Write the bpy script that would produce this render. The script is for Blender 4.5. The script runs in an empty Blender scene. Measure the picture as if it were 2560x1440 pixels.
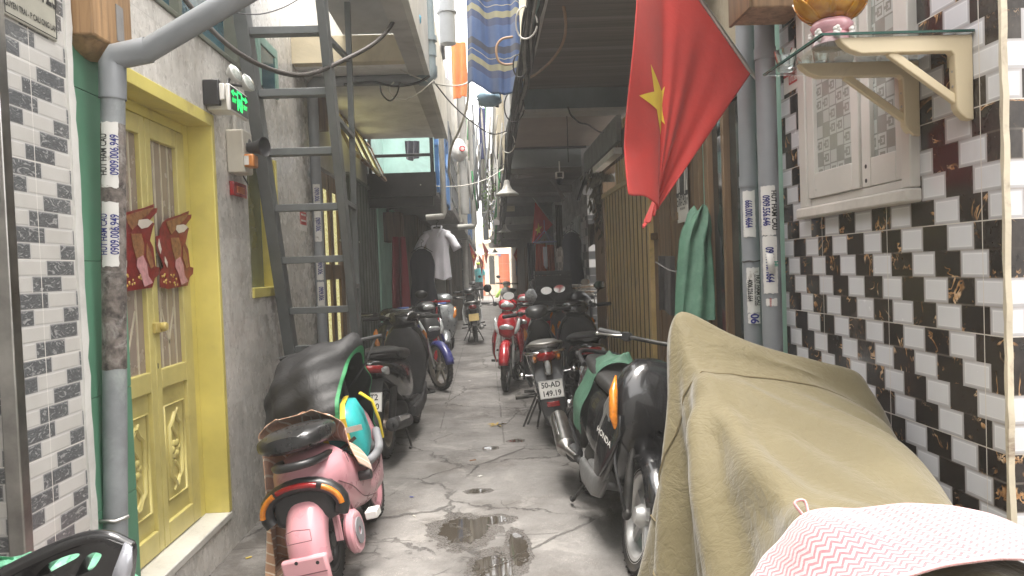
import bpy, bmesh, math, random
import numpy as np
from mathutils import Vector, Matrix
random.seed(7); rng = np.random.default_rng(7)
SC = bpy.context.scene; COL = SC.collection
R = math.radians
# ------------------------------------------------------------------ camera
F = 1800.0; CAM = np.array([0, 0, 1.42])
rho = math.atan(.037); pit = math.atan(48.4/F); yaw = math.atan(65.3/1801.0)
fw = np.array([math.sin(yaw)*math.cos(pit), math.cos(yaw)*math.cos(pit), -math.sin(pit)])
rt0 = np.array([math.cos(yaw), -math.sin(yaw), 0.0]); up0 = np.cross(rt0, fw)
# level axes -> image axes (the picture's content leans a little to the left)
rt = rt0*math.cos(rho) - up0*math.sin(rho)
up = rt0*math.sin(rho) + up0*math.cos(rho)
cd = bpy.data.cameras.new('camera'); cam = bpy.data.objects.new('camera', cd); COL.objects.link(cam)
cd.sensor_width = 36; cd.lens = 36*F/2560; cd.clip_start = .05; cd.clip_end = 400
cam.matrix_world = Matrix(((rt[0], up[0], -fw[0], CAM[0]), (rt[1], up[1], -fw[1], CAM[1]), (rt[2], up[2], -fw[2], CAM[2]), (0, 0, 0, 1)))
SC.camera = cam
def ray(px, py): return rt*(px-1280) + up*(720-py) + fw*F
def aty(px, py, y): d = ray(px, py); return CAM + d*(y/d[1])
def atx(px, py, x): d = ray(px, py); return CAM + d*(x/d[0])
def atz(px, py, z): d = ray(px, py); return CAM + d*((z-CAM[2])/d[2])
# ------------------------------------------------------------------ light
W = bpy.data.worlds.new('World'); SC.world = W; W.use_nodes = True
wn = W.node_tree; sky = wn.nodes.new('ShaderNodeTexSky'); sky.sky_type = 'NISHITA'; sky.sun_disc = False
SUN_EL, SUN_AZ = 82, 180          # azimuth clockwise from +y: the sun stands high behind the camera
sky.sun_elevation = R(SUN_EL); sky.sun_rotation = R(SUN_AZ); sky.air_density = 1.0; sky.dust_density = 9.0; sky.ozone_density = .6
_tc = wn.nodes.new('ShaderNodeTexCoord'); _no = wn.nodes.new('ShaderNodeTexNoise'); _no.inputs['Scale'].default_value = 2.2; _no.inputs['Detail'].default_value = 6
wn.links.new(_tc.outputs['Generated'], _no.inputs['Vector']); _mr = wn.nodes.new('ShaderNodeMapRange'); wn.links.new(_no.outputs[0], _mr.inputs[0]); _mr.inputs[1].default_value = .3; _mr.inputs[2].default_value = .7; _mr.inputs[3].default_value = .6; _mr.inputs[4].default_value = 1.0
_mx = wn.nodes.new('ShaderNodeMix'); _mx.data_type = 'RGBA'; wn.links.new(_mr.outputs[0], _mx.inputs[0]); wn.links.new(sky.outputs[0], _mx.inputs[6]); _mx.inputs[7].default_value = (9.2, 9.0, 8.8, 1)   # bright cloud cover
wn.links.new(_mx.outputs[2], wn.nodes['Background'].inputs[0]); wn.nodes['Background'].inputs[1].default_value = .12
sl = bpy.data.lights.new('sun', 'SUN'); sl.energy = 2.0; sl.angle = R(30); sl.color = (1, .96, .9)
so = bpy.data.objects.new('sun', sl); COL.objects.link(so)
sd = Vector((math.sin(R(SUN_AZ))*math.cos(R(SUN_EL)), math.cos(R(SUN_AZ))*math.cos(R(SUN_EL)), math.sin(R(SUN_EL))))
so.rotation_euler = sd.to_track_quat('Z', 'Y').to_euler(); so.location = sd*30
SC.view_settings.view_transform = 'Standard'; SC.view_settings.look = 'None'
SC.view_settings.exposure = 2.25; SC.view_settings.gamma = 1.0
SC.render.engine = 'CYCLES'
try:
    cy = SC.cycles; cy.max_bounces = 10; cy.diffuse_bounces = 6; cy.glossy_bounces = 4; cy.transmission_bounces = 8; cy.transparent_max_bounces = 12
    cy.use_denoising = True; cy.sample_clamp_indirect = 6; cy.caustics_reflective = False; cy.caustics_refractive = False
except Exception: pass
# ------------------------------------------------------------------ objects
def thing(name, label, cat, loc=(0, 0, 0), rz=0, group=None, rot=None):
    o = bpy.data.objects.new(name, None); COL.objects.link(o); o.empty_display_size = .1
    o.location = loc; o.rotation_euler = rot if rot else (0, 0, rz)
    o['label'] = label; o['category'] = cat
    if group: o['group'] = group
    return o
def wthing(name, label, cat, loc, group=None):     # a thing whose parts are given in world coordinates
    o = thing(name, label, cat, loc, 0, group); WORLD.add(o.name); return o
WORLD = set()
def tag(o, label, cat, group=None, kind=None):
    if label: o['label'] = label
    if cat: o['category'] = cat
    if group: o['group'] = group
    if kind: o['kind'] = kind
    return o
def copy_tree(o, parent=None):
    c = o.copy(); COL.objects.link(c)
    if parent: c.parent = parent
    for ch in [k for k in o.children]: copy_tree(ch, c)
    return c
def mesh_obj(name, V, Fc, mat, parent=None, smooth=None, bev=0, subd=0, solid=0, merge=False):
    me = bpy.data.meshes.new(name); me.from_pydata([tuple(map(float, v)) for v in V], [], [tuple(int(i) for i in f) for f in Fc]); me.validate(); me.update()
    bm = bmesh.new(); bm.from_mesh(me)
    if merge: bmesh.ops.remove_doubles(bm, verts=bm.verts, dist=1e-5)
    bmesh.ops.recalc_face_normals(bm, faces=bm.faces); bm.to_mesh(me); bm.free()
    if smooth is not None:
        me.polygons.foreach_set('use_smooth', [True]*len(me.polygons))
        if smooth < 179: me.set_sharp_from_angle(angle=R(smooth))
    o = bpy.data.objects.new(name, me); COL.objects.link(o)
    if mat: me.materials.append(mat)
    if parent:
        o.parent = parent
        if parent.name in WORLD: o.location = -parent.location
    if solid: m = o.modifiers.new('s', 'SOLIDIFY'); m.thickness = solid; m.offset = 0
    if bev: m = o.modifiers.new('b', 'BEVEL'); m.width = bev; m.segments = 2; m.limit_method = 'ANGLE'; m.angle_limit = R(40)
    if subd: m = o.modifiers.new('d', 'SUBSURF'); m.levels = subd; m.render_levels = subd
    return o
class MB:
    def __init__(s): s.v = []; s.f = []
    def add(s, V, Fc):
        n = len(s.v); s.v += [tuple(map(float, p)) for p in V]; s.f += [[i+n for i in f] for f in Fc]; return s
    def box(s, lo, hi, M=None):
        (a, b, c), (d, e, f) = lo, hi
        V = [(a, b, c), (d, b, c), (d, e, c), (a, e, c), (a, b, f), (d, b, f), (d, e, f), (a, e, f)]
        if M is not None: V = [M @ Vector(v) for v in V]
        return s.add(V, [(0, 3, 2, 1), (4, 5, 6, 7), (0, 1, 5, 4), (1, 2, 6, 5), (2, 3, 7, 6), (3, 0, 4, 7)])
    def bar(s, a, b, w, h, upv=(0, 0, 1)):           # box section bar from a to b
        a, b = Vector(a), Vector(b); d = (b-a).normalized(); u = Vector(upv); r = d.cross(u)
        if r.length < 1e-4: r = d.cross(Vector((1, 0, 0)))
        r.normalize(); u = r.cross(d)
        V = [p + r*sx*w/2 + u*sy*h/2 for p in (a, b) for sx, sy in ((-1, -1), (1, -1), (1, 1), (-1, 1))]
        return s.add(V, [(0, 1, 2, 3), (7, 6, 5, 4), (0, 4, 5, 1), (1, 5, 6, 2), (2, 6, 7, 3), (3, 7, 4, 0)])
    def rings(s, rs, cap=True, closed=False):
        n = len(rs[0]); V = [p for r in rs for p in r]; Fc = []; m = len(rs)
        for i in range(m if closed else m-1):
            for k in range(n):
                a, b = i*n+k, i*n+(k+1) % n; c, d = ((i+1) % m)*n+k, ((i+1) % m)*n+(k+1) % n
                Fc.append((a, b, d, c))
        if cap and not closed: Fc += [tuple(range(n))[::-1], tuple(range((m-1)*n, m*n))]
        return s.add(V, Fc)
    def tube(s, path, r, seg=8, cap=True, closed=False):
        P = [Vector(p) for p in path]; n = len(P); rs = []; rr = r if isinstance(r, (list, tuple)) else [r]*n
        prev = None
        for i in range(n):
            t = (P[(i+1) % n]-P[i-1]) if closed else (P[min(i+1, n-1)]-P[max(i-1, 0)])
            t.normalize()
            if prev is None:
                a = t.cross(Vector((0, 0, 1)));
                if a.length < .05: a = t.cross(Vector((1, 0, 0)))
            else: a = prev - t*prev.dot(t)
            a.normalize(); prev = a; b = t.cross(a)
            rs.append([P[i] + (a*math.cos(2*math.pi*k/seg) + b*math.sin(2*math.pi*k/seg))*rr[i] for k in range(seg)])
        return s.rings(rs, cap, closed)
    def lathe(s, prof, M=None, seg=24, closed=False, arc=None):   # prof (r, h) round local z
        M = M or Matrix.Identity(4); rs = []
        a0, a1 = arc if arc else (0, 2*math.pi)
        for k in range(seg + (1 if arc else 0)):
            a = a0 + (a1-a0)*k/seg; rs.append([M @ Vector((r*math.cos(a), r*math.sin(a), h)) for r, h in prof])
        n = len(prof); m = len(rs); V = [p for r in rs for p in r]; Fc = []
        for i in range(m if not arc else m-1):
            for k in range(n if closed else n-1):
                Fc.append((i*n+k, ((i+1) % m)*n+k, ((i+1) % m)*n+(k+1) % n, i*n+(k+1) % n))
        return s.add(V, Fc)
    def ell(s, c, r, M=None, nu=16, nv=10, p=1.0):
        V = []; Fc = []; c = Vector(c)
        pw = lambda t: math.copysign(abs(t)**p, t)
        for j in range(nv+1):
            th = math.pi*j/nv - math.pi/2
            for i in range(nu):
                ph = 2*math.pi*i/nu
                q = Vector((r[0]*pw(math.cos(th))*pw(math.cos(ph)), r[1]*pw(math.cos(th))*pw(math.sin(ph)), r[2]*pw(math.sin(th))))
                V.append(c + (M @ q if M else q))
        for j in range(nv):
            for i in range(nu): Fc.append((j*nu+i, j*nu+(i+1) % nu, (j+1)*nu+(i+1) % nu, (j+1)*nu+i))
        return s.add(V, Fc)
    def loft(s, st, seg=20):           # stations (centre, U, V, power)
        rs = []
        for c, U, Vv, p in st:
            c, U, Vv = Vector(c), Vector(U), Vector(Vv); e = 2.0/p
            q = []
            for k in range(seg):
                a = 2*math.pi*k/seg; ca, sa = math.cos(a), math.sin(a)
                q.append(c + U*math.copysign(abs(ca)**e, ca) + Vv*math.copysign(abs(sa)**e, sa))
            rs.append(q)
        return s.rings(rs)
    def hx(s, L, yc=0, seg=20):        # body along x: (x, z, half width, half height[, power])
        return s.loft([((q[0], yc, q[1]), (0, q[2], 0), (0, 0, q[3]), q[4] if len(q) > 4 else 2.6) for q in L], seg)
    def hz(s, L, yc=0, seg=20):        # body along z: (z, x, half x, half width[, power])
        return s.loft([((q[1], yc, q[0]), (q[2], 0, 0), (0, q[3], 0), q[4] if len(q) > 4 else 2.6) for q in L], seg)
    def prism(s, pts, M, d):           # outline in local xy, pushed d along local z
        n = len(pts); V = [M @ Vector((x, y, 0)) for x, y in pts] + [M @ Vector((x, y, d)) for x, y in pts]
        return s.add(V, [tuple(range(n))[::-1], tuple(range(n, 2*n))] + [(i, (i+1) % n, n+(i+1) % n, n+i) for i in range(n)])
    def grid(s, P):
        n, m = P.shape[:2]; V = P.reshape(-1, 3)
        return s.add(V, [(i*m+j, i*m+j+1, (i+1)*m+j+1, (i+1)*m+j) for i in range(n-1) for j in range(m-1)])
    def build(s, name, mat, parent=None, smooth=35, bev=0, subd=0, solid=0, merge=False):
        return mesh_obj(name, s.v, s.f, mat, parent, smooth, bev, subd, solid, merge)
def frame(o, x, y):                    # matrix with origin o, local x and y directions
    x = Vector(x).normalized(); z = x.cross(Vector(y)).normalized(); y = z.cross(x); o = Vector(o)
    return Matrix(((x[0], y[0], z[0], o[0]), (x[1], y[1], z[1], o[1]), (x[2], y[2], z[2], o[2]), (0, 0, 0, 1)))
def spline(pts, n=24):                 # Catmull-Rom through points
    P = [Vector(p) for p in pts]; P = [P[0]*2-P[1]] + P + [P[-1]*2-P[-2]]; out = []
    k = len(P)-3
    for i in range(k):
        for j in range(max(2, n//k)):
            t = j/max(2, n//k); a, b, c, d = P[i:i+4]
            out.append(.5*((2*b) + (c-a)*t + (2*a-5*b+4*c-d)*t*t + (3*b-a-3*c+d)*t**3))
    return out + [P[-2]]
def sag(a, b, s, n=14, wob=0):
    a, b = Vector(a), Vector(b)
    return [a.lerp(b, t/n) + Vector((wob*math.sin(t*1.7+a.x*9), 0, -4*s*(t/n)*(1-t/n) + wob*math.cos(t*2.3+a.y*5))) for t in range(n+1)]
_fonts = {}
def text_geo(txt, size, align='CENTER', shear=0, bold=0, cuts=0, extr=0):
    c = bpy.data.curves.new('t', 'FONT'); c.body = txt; c.size = size; c.align_x = align; c.align_y = 'CENTER'; c.shear = shear; c.offset = bold*size; c.resolution_u = 3; c.extrude = extr
    o = bpy.data.objects.new('t', c); COL.objects.link(o); dg = bpy.context.evaluated_depsgraph_get(); me = o.evaluated_get(dg).to_mesh()
    bm = bmesh.new(); bm.from_mesh(me)
    if cuts:
        bmesh.ops.triangulate(bm, faces=bm.faces)
        for q in range(cuts):
            L = [e for e in bm.edges if e.calc_length() > size*.28]
            if not L: break
            bmesh.ops.subdivide_edges(bm, edges=L, cuts=1); bmesh.ops.triangulate(bm, faces=bm.faces)
    V = [tuple(v.co) for v in bm.verts]; bm.verts.index_update(); Fc = [[v.index for v in f.verts] for f in bm.faces]; bm.free()
    o.evaluated_get(dg).to_mesh_clear(); COL.objects.unlink(o); bpy.data.objects.remove(o); bpy.data.curves.remove(c)
    return V, Fc
def text(txt, size, M, mat, name='lettering', parent=None, sx=1.0, align='CENTER', shear=0, bold=.012):
    V, Fc = text_geo(txt, size, align, shear, bold)
    return mesh_obj(name, [M @ Vector((x*sx, y, 0)) for x, y, z in V], Fc, mat, parent)
# ------------------------------------------------------------------ cloth
def cloth(P, colliders, pins=None, steps=160, iters=6, g=9.8, dt=.016, bend=.25, damp=.985, fric=.5, kick=None):
    P = P.copy(); n, m = P.shape[:2]; Q = P.copy()
    w = np.ones((n, m)); pinpos = None
    if pins is not None: w[pins] = 0
    fam = []
    for di, dj, k in ((1, 0, 1), (0, 1, 1), (1, 1, .5), (1, -1, .5), (2, 0, bend), (0, 2, bend)):
        for par in (0, 1):
            I = np.arange(n-di); J = np.arange(m-abs(dj)) + (1 if dj < 0 else 0)
            if di == 2: I = I[(I//2) % 2 == par]
            elif di == 1: I = I[I % 2 == par]
            elif dj == 2: J = J[(J//2) % 2 == par]
            else: J = J[J % 2 == par]
            if len(I) == 0 or len(J) == 0: continue
            A = np.ix_(I, J); B = np.ix_(I+di, J+dj)
            L = np.linalg.norm(P[A]-P[B], axis=-1); wa, wb = w[A], w[B]; sw = wa+wb; sw[sw == 0] = 1
            fam.append((A, B, L, k, wa/sw, wb/sw))
    for st in range(steps):
        v = (P-Q)*damp; Q = P.copy(); v[..., 2] -= g*dt*dt
        if kick is not None: v += kick*dt*dt*(1 if st < steps*.7 else 0)
        sp = np.linalg.norm(v, axis=-1, keepdims=True); v *= np.minimum(1, .03/np.maximum(sp, 1e-9))
        P = P + v*w[..., None]
        for it in range(iters):
            for A, B, L, k, wa, wb in fam:
                a, b = P[A], P[B]; d = b-a; l = np.linalg.norm(d, axis=-1); c = k*(l-L)/np.maximum(l, 1e-9)
                if k < .45: c = np.minimum(c, 0)      # bending only pushes apart
                P[A] = a + d*(c*wa)[..., None]; P[B] = b - d*(c*wb)[..., None]
            last = it == iters-1
            if it % 2 == 0 and not last: continue
            for c in colliders:
                if c[0] == 'cap':
                    a, b, r = np.array(c[1], float), np.array(c[2], float), c[3]; ab = b-a
                    t = np.clip(((P-a)@ab)/max(ab@ab, 1e-9), 0, 1); rr = r if not isinstance(r, tuple) else (r[0]+(r[1]-r[0])*t)
                    d = P-(a+t[..., None]*ab); l = np.linalg.norm(d, axis=-1); h = (l < rr)
                    push = d*((rr/np.maximum(l, 1e-6))-1)[..., None]
                elif c[0] == 'ell':
                    ce, ra = np.array(c[1], float), np.array(c[2], float); d = (P-ce)/ra; l = np.linalg.norm(d, axis=-1); h = l < 1
                    push = (d*((1/np.maximum(l, 1e-6))-1)[..., None])*ra
                elif c[0] == 'fn': push, h = c[1](P)
                else:
                    nn = np.array(c[1], float); s = P@nn - c[2]; h = s < 0; push = -s[..., None]*nn
                hw = (h*(w > 0))[..., None]; P = P + push*hw
                if last: Q = Q + (P-Q)*hw*fric
    return P
def pin_near(P, pts):                  # pins the grid points nearest to the given places and moves them there
    pins = np.zeros(P.shape[:2], bool)
    for q in pts:
        d = np.linalg.norm(P[..., :2]-np.array(q[:2]), axis=-1) + (np.abs(P[..., 2]-q[2])*.5); i, j = np.unravel_index(np.argmin(d), d.shape); pins[i, j] = True
    return pins
def sheet(o, u, v, n, m):              # flat grid from corner o spanned by u (n) and v (m)
    o, u, v = map(lambda q: np.array(q, float), (o, u, v)); a = np.linspace(0, 1, n)[:, None, None]; b = np.linspace(0, 1, m)[None, :, None]
    return o + u*a + v*b
def bilin(P, s, t):
    n, m = P.shape[:2]; x = min(max(s, 0), 1)*(n-1); y = min(max(t, 0), 1)*(m-1); i = min(int(x), n-2); j = min(int(y), m-2); a, b = x-i, y-j
    return P[i, j]*(1-a)*(1-b)+P[i+1, j]*a*(1-b)+P[i, j+1]*(1-a)*b+P[i+1, j+1]*a*b
def cloth_obj(name, P, mat, parent=None, solid=.003, subd=1):
    o = MB().grid(P).build(name, mat, parent, 180, 0, subd, 0)
    uv = o.data.uv_layers.new(name='uv'); n, m = P.shape[:2]
    idx = np.zeros(len(o.data.loops), int); o.data.loops.foreach_get('vertex_index', idx)
    uv.data.foreach_set('uv', np.stack([(idx // m)/(n-1), (idx % m)/(m-1)], 1).astype(np.float32).ravel())
    if solid:
        md = o.modifiers.new('s', 'SOLIDIFY'); md.thickness = solid; md.offset = 0
    return o
# ------------------------------------------------------------------ materials
class X:
    def __init__(s, nt, k): s.nt, s.k = nt, k
    def m(s, op, *a):
        n = s.nt.nodes.new('ShaderNodeMath'); n.operation = op
        for i, q in enumerate((s,)+a):
            if isinstance(q, X): s.nt.links.new(q.k, n.inputs[i])
            else: n.inputs[i].default_value = q
        return X(s.nt, n.outputs[0])
    def __add__(s, o): return s.m('ADD', o)
    def __radd__(s, o): return s.m('ADD', o)
    def __sub__(s, o): return s.m('SUBTRACT', o)
    def __rsub__(s, o): return (s*-1)+o
    def __mul__(s, o): return s.m('MULTIPLY', o)
    def __rmul__(s, o): return s.m('MULTIPLY', o)
    def __truediv__(s, o): return s.m('DIVIDE', o)
    def fl(s): return s.m('FLOOR')
    def fr(s): return s-s.fl()
    def ab(s): return s.m('ABSOLUTE')
    def gt(s, o): return s.m('GREATER_THAN', o)
    def lt(s, o): return s.m('LESS_THAN', o)
    def mn(s, o): return s.m('MINIMUM', o)
    def mx(s, o): return s.m('MAXIMUM', o)
    def sin(s): return s.m('SINE')
    def st(s, a, b):                     # smoothstep
        n = s.nt.nodes.new('ShaderNodeMapRange'); n.interpolation_type = 'SMOOTHSTEP'; s.nt.links.new(s.k, n.inputs[0]); n.inputs[1].default_value = a; n.inputs[2].default_value = b
        return X(s.nt, n.outputs[0])
class Mt:
    def __init__(s, name):
        s.mat = bpy.data.materials.new(name); s.mat.use_nodes = True; s.nt = s.mat.node_tree; s.b = s.nt.nodes['Principled BSDF']
        s.tc = s.nt.nodes.new('ShaderNodeTexCoord'); s.co = s.tc.outputs['Object']
    def xyz(s, k=None):
        n = s.nt.nodes.new('ShaderNodeSeparateXYZ'); s.nt.links.new(k or s.co, n.inputs[0]); return [X(s.nt, q) for q in n.outputs]
    def vec(s, x, y, z=0.0):
        n = s.nt.nodes.new('ShaderNodeCombineXYZ')
        for i, q in enumerate((x, y, z)):
            if isinstance(q, X): s.nt.links.new(q.k, n.inputs[i])
            else: n.inputs[i].default_value = q
        return n.outputs[0]
    def noise(s, sc, det=3, rough=.55, vec=None, dist=0, stretch=None, w=0):
        v = vec or s.co
        if stretch:
            mp = s.nt.nodes.new('ShaderNodeMapping'); mp.inputs['Scale'].default_value = stretch; s.nt.links.new(v, mp.inputs[0]); v = mp.outputs[0]
        n = s.nt.nodes.new('ShaderNodeTexNoise'); n.inputs['Scale'].default_value = sc; n.inputs['Detail'].default_value = det; n.inputs['Roughness'].default_value = rough; n.inputs['Distortion'].default_value = dist
        s.nt.links.new(v, n.inputs['Vector']); return X(s.nt, n.outputs[0])
    def voro(s, sc, feat='F1', vec=None, out=0, rnd=1):
        n = s.nt.nodes.new('ShaderNodeTexVoronoi'); n.feature = feat; n.inputs['Scale'].default_value = sc; n.inputs['Randomness'].default_value = rnd; s.nt.links.new(vec or s.co, n.inputs['Vector']); return X(s.nt, n.outputs[out])
    def rand(s, *xs):
        n = s.nt.nodes.new('ShaderNodeTexWhiteNoise'); n.noise_dimensions = '3D'; q = list(xs)+[0.0]*(3-len(xs)); s.nt.links.new(s.vec(*q), n.inputs['Vector']); return X(s.nt, n.outputs['Value'])
    def col(s, c):
        n = s.nt.nodes.new('ShaderNodeRGB'); n.outputs[0].default_value = (*c, 1); return n.outputs[0]
    def mix(s, f, a, b):
        n = s.nt.nodes.new('ShaderNodeMix'); n.data_type = 'RGBA'; s.nt.links.new(f.k, n.inputs[0]) if isinstance(f, X) else setattr(n.inputs[0], 'default_value', f)
        for q, i in ((a, 6), (b, 7)):
            if isinstance(q, tuple): n.inputs[i].default_value = (*q, 1)
            else: s.nt.links.new(q, n.inputs[i])
        return n.outputs[2]
    def ramp(s, f, stops):
        n = s.nt.nodes.new('ShaderNodeValToRGB'); e = n.color_ramp.elements; s.nt.links.new(f.k, n.inputs[0])
        while len(e) < len(stops): e.new(.5)
        for q, (p, c) in zip(e, stops): q.position = p; q.color = (*c, 1)
        return n.outputs[0]
    def set(s, **k):
        for n, v in k.items():
            i = s.b.inputs[{'col': 'Base Color', 'rough': 'Roughness', 'metal': 'Metallic', 'spec': 'Specular IOR Level', 'trans': 'Transmission Weight', 'alpha': 'Alpha', 'coat': 'Coat Weight', 'sheen': 'Sheen Weight', 'ior': 'IOR', 'em': 'Emission Color', 'es': 'Emission Strength', 'sss': 'Subsurface Weight'}[n]]
            if isinstance(v, X): s.nt.links.new(v.k, i)
            elif isinstance(v, tuple): i.default_value = (*v, 1)
            elif isinstance(v, (int, float)): i.default_value = v
            else: s.nt.links.new(v, i)
        return s
    def bump(s, h, st=.3, d=.01):
        n = s.nt.nodes.new('ShaderNodeBump'); n.inputs['Strength'].default_value = st; n.inputs['Distance'].default_value = d; s.nt.links.new(h.k, n.inputs['Height']); s.nt.links.new(n.outputs[0], s.b.inputs['Normal']); return s
_M = {}
def P(name, c, rough=.55, metal=0, var=.12, sc=8, bump=.12, bsc=60, bd=.002, coat=0, dirt=0, dcol=(.12, .1, .08), spec=.5):
    """plain paint, plastic, metal or cloth with uneven tone, gloss and a little relief"""
    if name in _M: return _M[name]
    m = Mt(name); n1 = m.noise(sc, 5, .6); c2 = tuple(q*(1-var*1.6) for q in c); c1 = tuple(min(1, q*(1+var)) for q in c)
    k = m.ramp(n1, [(.3, c2), (.7, c1)])
    if dirt:
        d = m.noise(sc*.6, 8, .72, dist=.6).st(.62-dirt*.25, .78-dirt*.1)*min(1, .5+dirt); k = m.mix(d, k, dcol)
    m.set(col=k, metal=metal, coat=coat, spec=spec, rough=(m.noise(sc*3, 4)*.3+(rough-.15)).mx(.04))
    if bump: m.bump(m.noise(bsc, 4), bump, bd)
    _M[name] = m.mat; return m.mat
def glass(name='clear_glass', c=(.92, .97, .95), rough=.02):
    if name in _M: return _M[name]
    m = Mt(name); m.set(col=c, rough=rough, trans=1.0, ior=1.45); _M[name] = m.mat; return m.mat
def cloth_mat(name, c, rough=.8, bsc=(9, 45, 260), st=.5, var=.1, sheen=.2, stripes=None, c2=None, d=.012):
    if name in _M: return _M[name]
    m = Mt(name); n = m.noise(bsc[0], 3, .6, dist=1.2); n2 = m.noise(bsc[1], 4, .6, dist=.6); n3 = m.noise(bsc[2], 2)
    base = m.ramp(m.noise(5, 4), [(.3, tuple(q*(1-var) for q in c)), (.7, tuple(min(1, q*(1+var)) for q in c))])
    if stripes:
        u = m.xyz(m.tc.outputs['UV'])[stripes[0]]; f = (u*stripes[1]+m.noise(4, 2)*.1).fr(); base = m.mix(f.lt(stripes[2]), base, c2)
    m.set(col=base, rough=rough, sheen=sheen).bump(n*.6+n2*.3+n3*.06, st, d); _M[name] = m.mat; return m.mat
# --- walls
def brick_tile(axis):
    m = Mt('grey_brick_tile'); q = m.xyz(); u, z = q[0]+q[1], q[2]
    r = (z/.05).fl(); s = u/.15 - r*.5 + .3; col = s.fl(); fu, fz = s.fr(), (z/.05).fr()
    dark = (col/2).fr().lt(.25)
    eu, ez = (fu-.5).ab(), (fz-.5).ab(); e = ((.5-eu)*3.0).mn(.5-ez)
    rr = m.rand(col, r)
    wv = m.noise(16, 4, .55, dist=3.2, vec=m.vec(u+rr*3, z*2.2, rr*7)); stripe = ((wv*22).sin()*.5+.5)
    mar = m.ramp(wv*.75+stripe*.25, [(.32, (.085, .088, .092)), (.58, (.165, .17, .175)), (.80, (.42, .42, .41))])
    wh = m.ramp(m.noise(6, 4), [(.3, (.50, .485, .455)), (.7, (.57, .555, .53))])
    k = m.mix(dark, wh, mar); bev = e.st(.03, .13)
    k = m.mix(bev, m.mix(dark, (.50, .49, .48), (.25, .25, .25)), k)
    grout = e.lt(.025); k = m.mix(grout, k, (.52, .51, .49))
    tl = ((z/.3).fr()-.5).ab().gt(.494).mx(((u/.45).fr()-.5).ab().gt(.496)); k = m.mix(tl, k, (.66, .64, .6))
    dirt = m.noise(3, 6, .7).st(.62, .8)*.25; k = m.mix(dirt, k, (.3, .27, .22))
    m.set(col=k, rough=m.noise(40, 2)*.12+.16).bump(bev+m.noise(4, 2)*.4, .35, .003); return m.mat
def check_tile(axis):
    m = Mt('black_and_white_tile'); q = m.xyz(); u, z = q[0]+q[1], q[2]
    r = (z/.075).fl(); s = u/.1125 - r*.5 + .12; col = s.fl(); fu, fz = s.fr(), (z/.075).fr()
    dark = (col/2).fr().lt(.25); eu, ez = (.5-(fu-.5).ab())*1.5, .5-(fz-.5).ab(); e = eu.mn(ez)
    rr = m.rand(col, r)
    wv = m.noise(8, 4, .5, dist=1.4, vec=m.vec(u+rr*9, z+rr*5, rr*3)); gate = m.noise(11, 2, vec=m.vec(u+rr*4, z+rr*2)).st(.50, .60)
    vein = (((wv-.5).ab()*-1+(.022*1.0)).st(0, .012))*gate
    w2 = m.noise(13, 4, .55, dist=1.0, vec=m.vec(u+rr*5, z, rr)); vein = vein.mx((((w2-.48).ab()*-1+.010).st(0, .008))*m.noise(9, 2, vec=m.vec(u-rr*4, z)).st(.56, .64))
    blot = m.noise(17, 4, .65, dist=.8, vec=m.vec(u+rr*7, z-rr*3, rr)).st(.66, .72)
    gold = m.ramp(m.noise(30, 3), [(.35, (.20, .095, .035)), (.55, (.46, .27, .13)), (.7, (.68, .52, .36))])
    bk = m.ramp(m.noise(14, 5, .7), [(.3, (.010, .008, .007)), (.75, (.038, .029, .025))])
    bk = m.mix(vein.mx(blot*.9)*rr.gt(.15), bk, gold)
    inn = e.st(.05, .16); wh = m.mix(inn, (.40, .392, .40), (.61, .615, .635))
    edge = e.lt(.16)*e.gt(.125); wh = m.mix(edge*.5, wh, (.80, .80, .80))
    k = m.mix(dark, wh, bk); k = m.mix(e.lt(.02)*(1-dark), k, (.38, .36, .35))
    tl = ((z/.3).fr()-.5).ab().gt(.495).mx((((u-.010)/.45).fr()-.5).ab().gt(.4965)); k = m.mix(tl, k, (.62, .58, .53))
    k = m.mix(m.noise(2.5, 6, .7, stretch=(1, 1, .5)).st(.52, .78)*.30, k, (.27, .235, .20)); k = m.mix((e*-1+.06).st(0, .05)*m.noise(5, 4).st(.4, .65)*.5, k, (.22, .19, .16))
    m.set(col=k, rough=m.noise(30, 2)*.10+.09+rr*.12).bump(inn*(1-dark)*.6+m.noise(3, 2)*.6+tl*-.5, .3, .003); return m.mat
def marble_tile(name='grey_marble_tile', c0=(.20, .195, .185), c1=(.42, .41, .39), w=.3, h=.45):
    m = Mt(name); q = m.xyz(); u, z = q[1]+q[0], q[2]
    fu, fz = (u/w).fr(), (z/h+.35).fr(); g = ((fu-.5).ab().gt(.4955)).mx((fz-.5).ab().gt(.496))
    a = m.noise(9, 8, .72, dist=1.5, stretch=(1, 1, .6)); b = m.noise(45, 3, .6, stretch=(1.6, 1.6, .5)).st(.58, .70); rr = m.rand((u/w).fl(), (z/h+.35).fl())
    k = m.ramp(a*.85+rr*.18, [(.3, c0), (.62, c1), (.8, tuple(q*1.25 for q in c1))]); k = m.mix(b*.55, k, tuple(q*.42 for q in c0))
    st = m.noise(2.3, 7, .75, dist=.8, stretch=(1, 1, .35)).st(.56, .72)*.55; k = m.mix(st, k, (.17, .14, .10))
    pe = m.noise(3.1, 6, .7).st(.70, .72)*((z*-1+1.9).st(0, .3)); k = m.mix(pe, k, (.10, .075, .05))
    k = m.mix(g, k, (.50, .48, .45)); m.set(col=k, rough=m.noise(12, 4)*.3+.12).bump(g*-1+m.noise(5, 5)*.5, .3, .004); return m.mat
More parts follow.
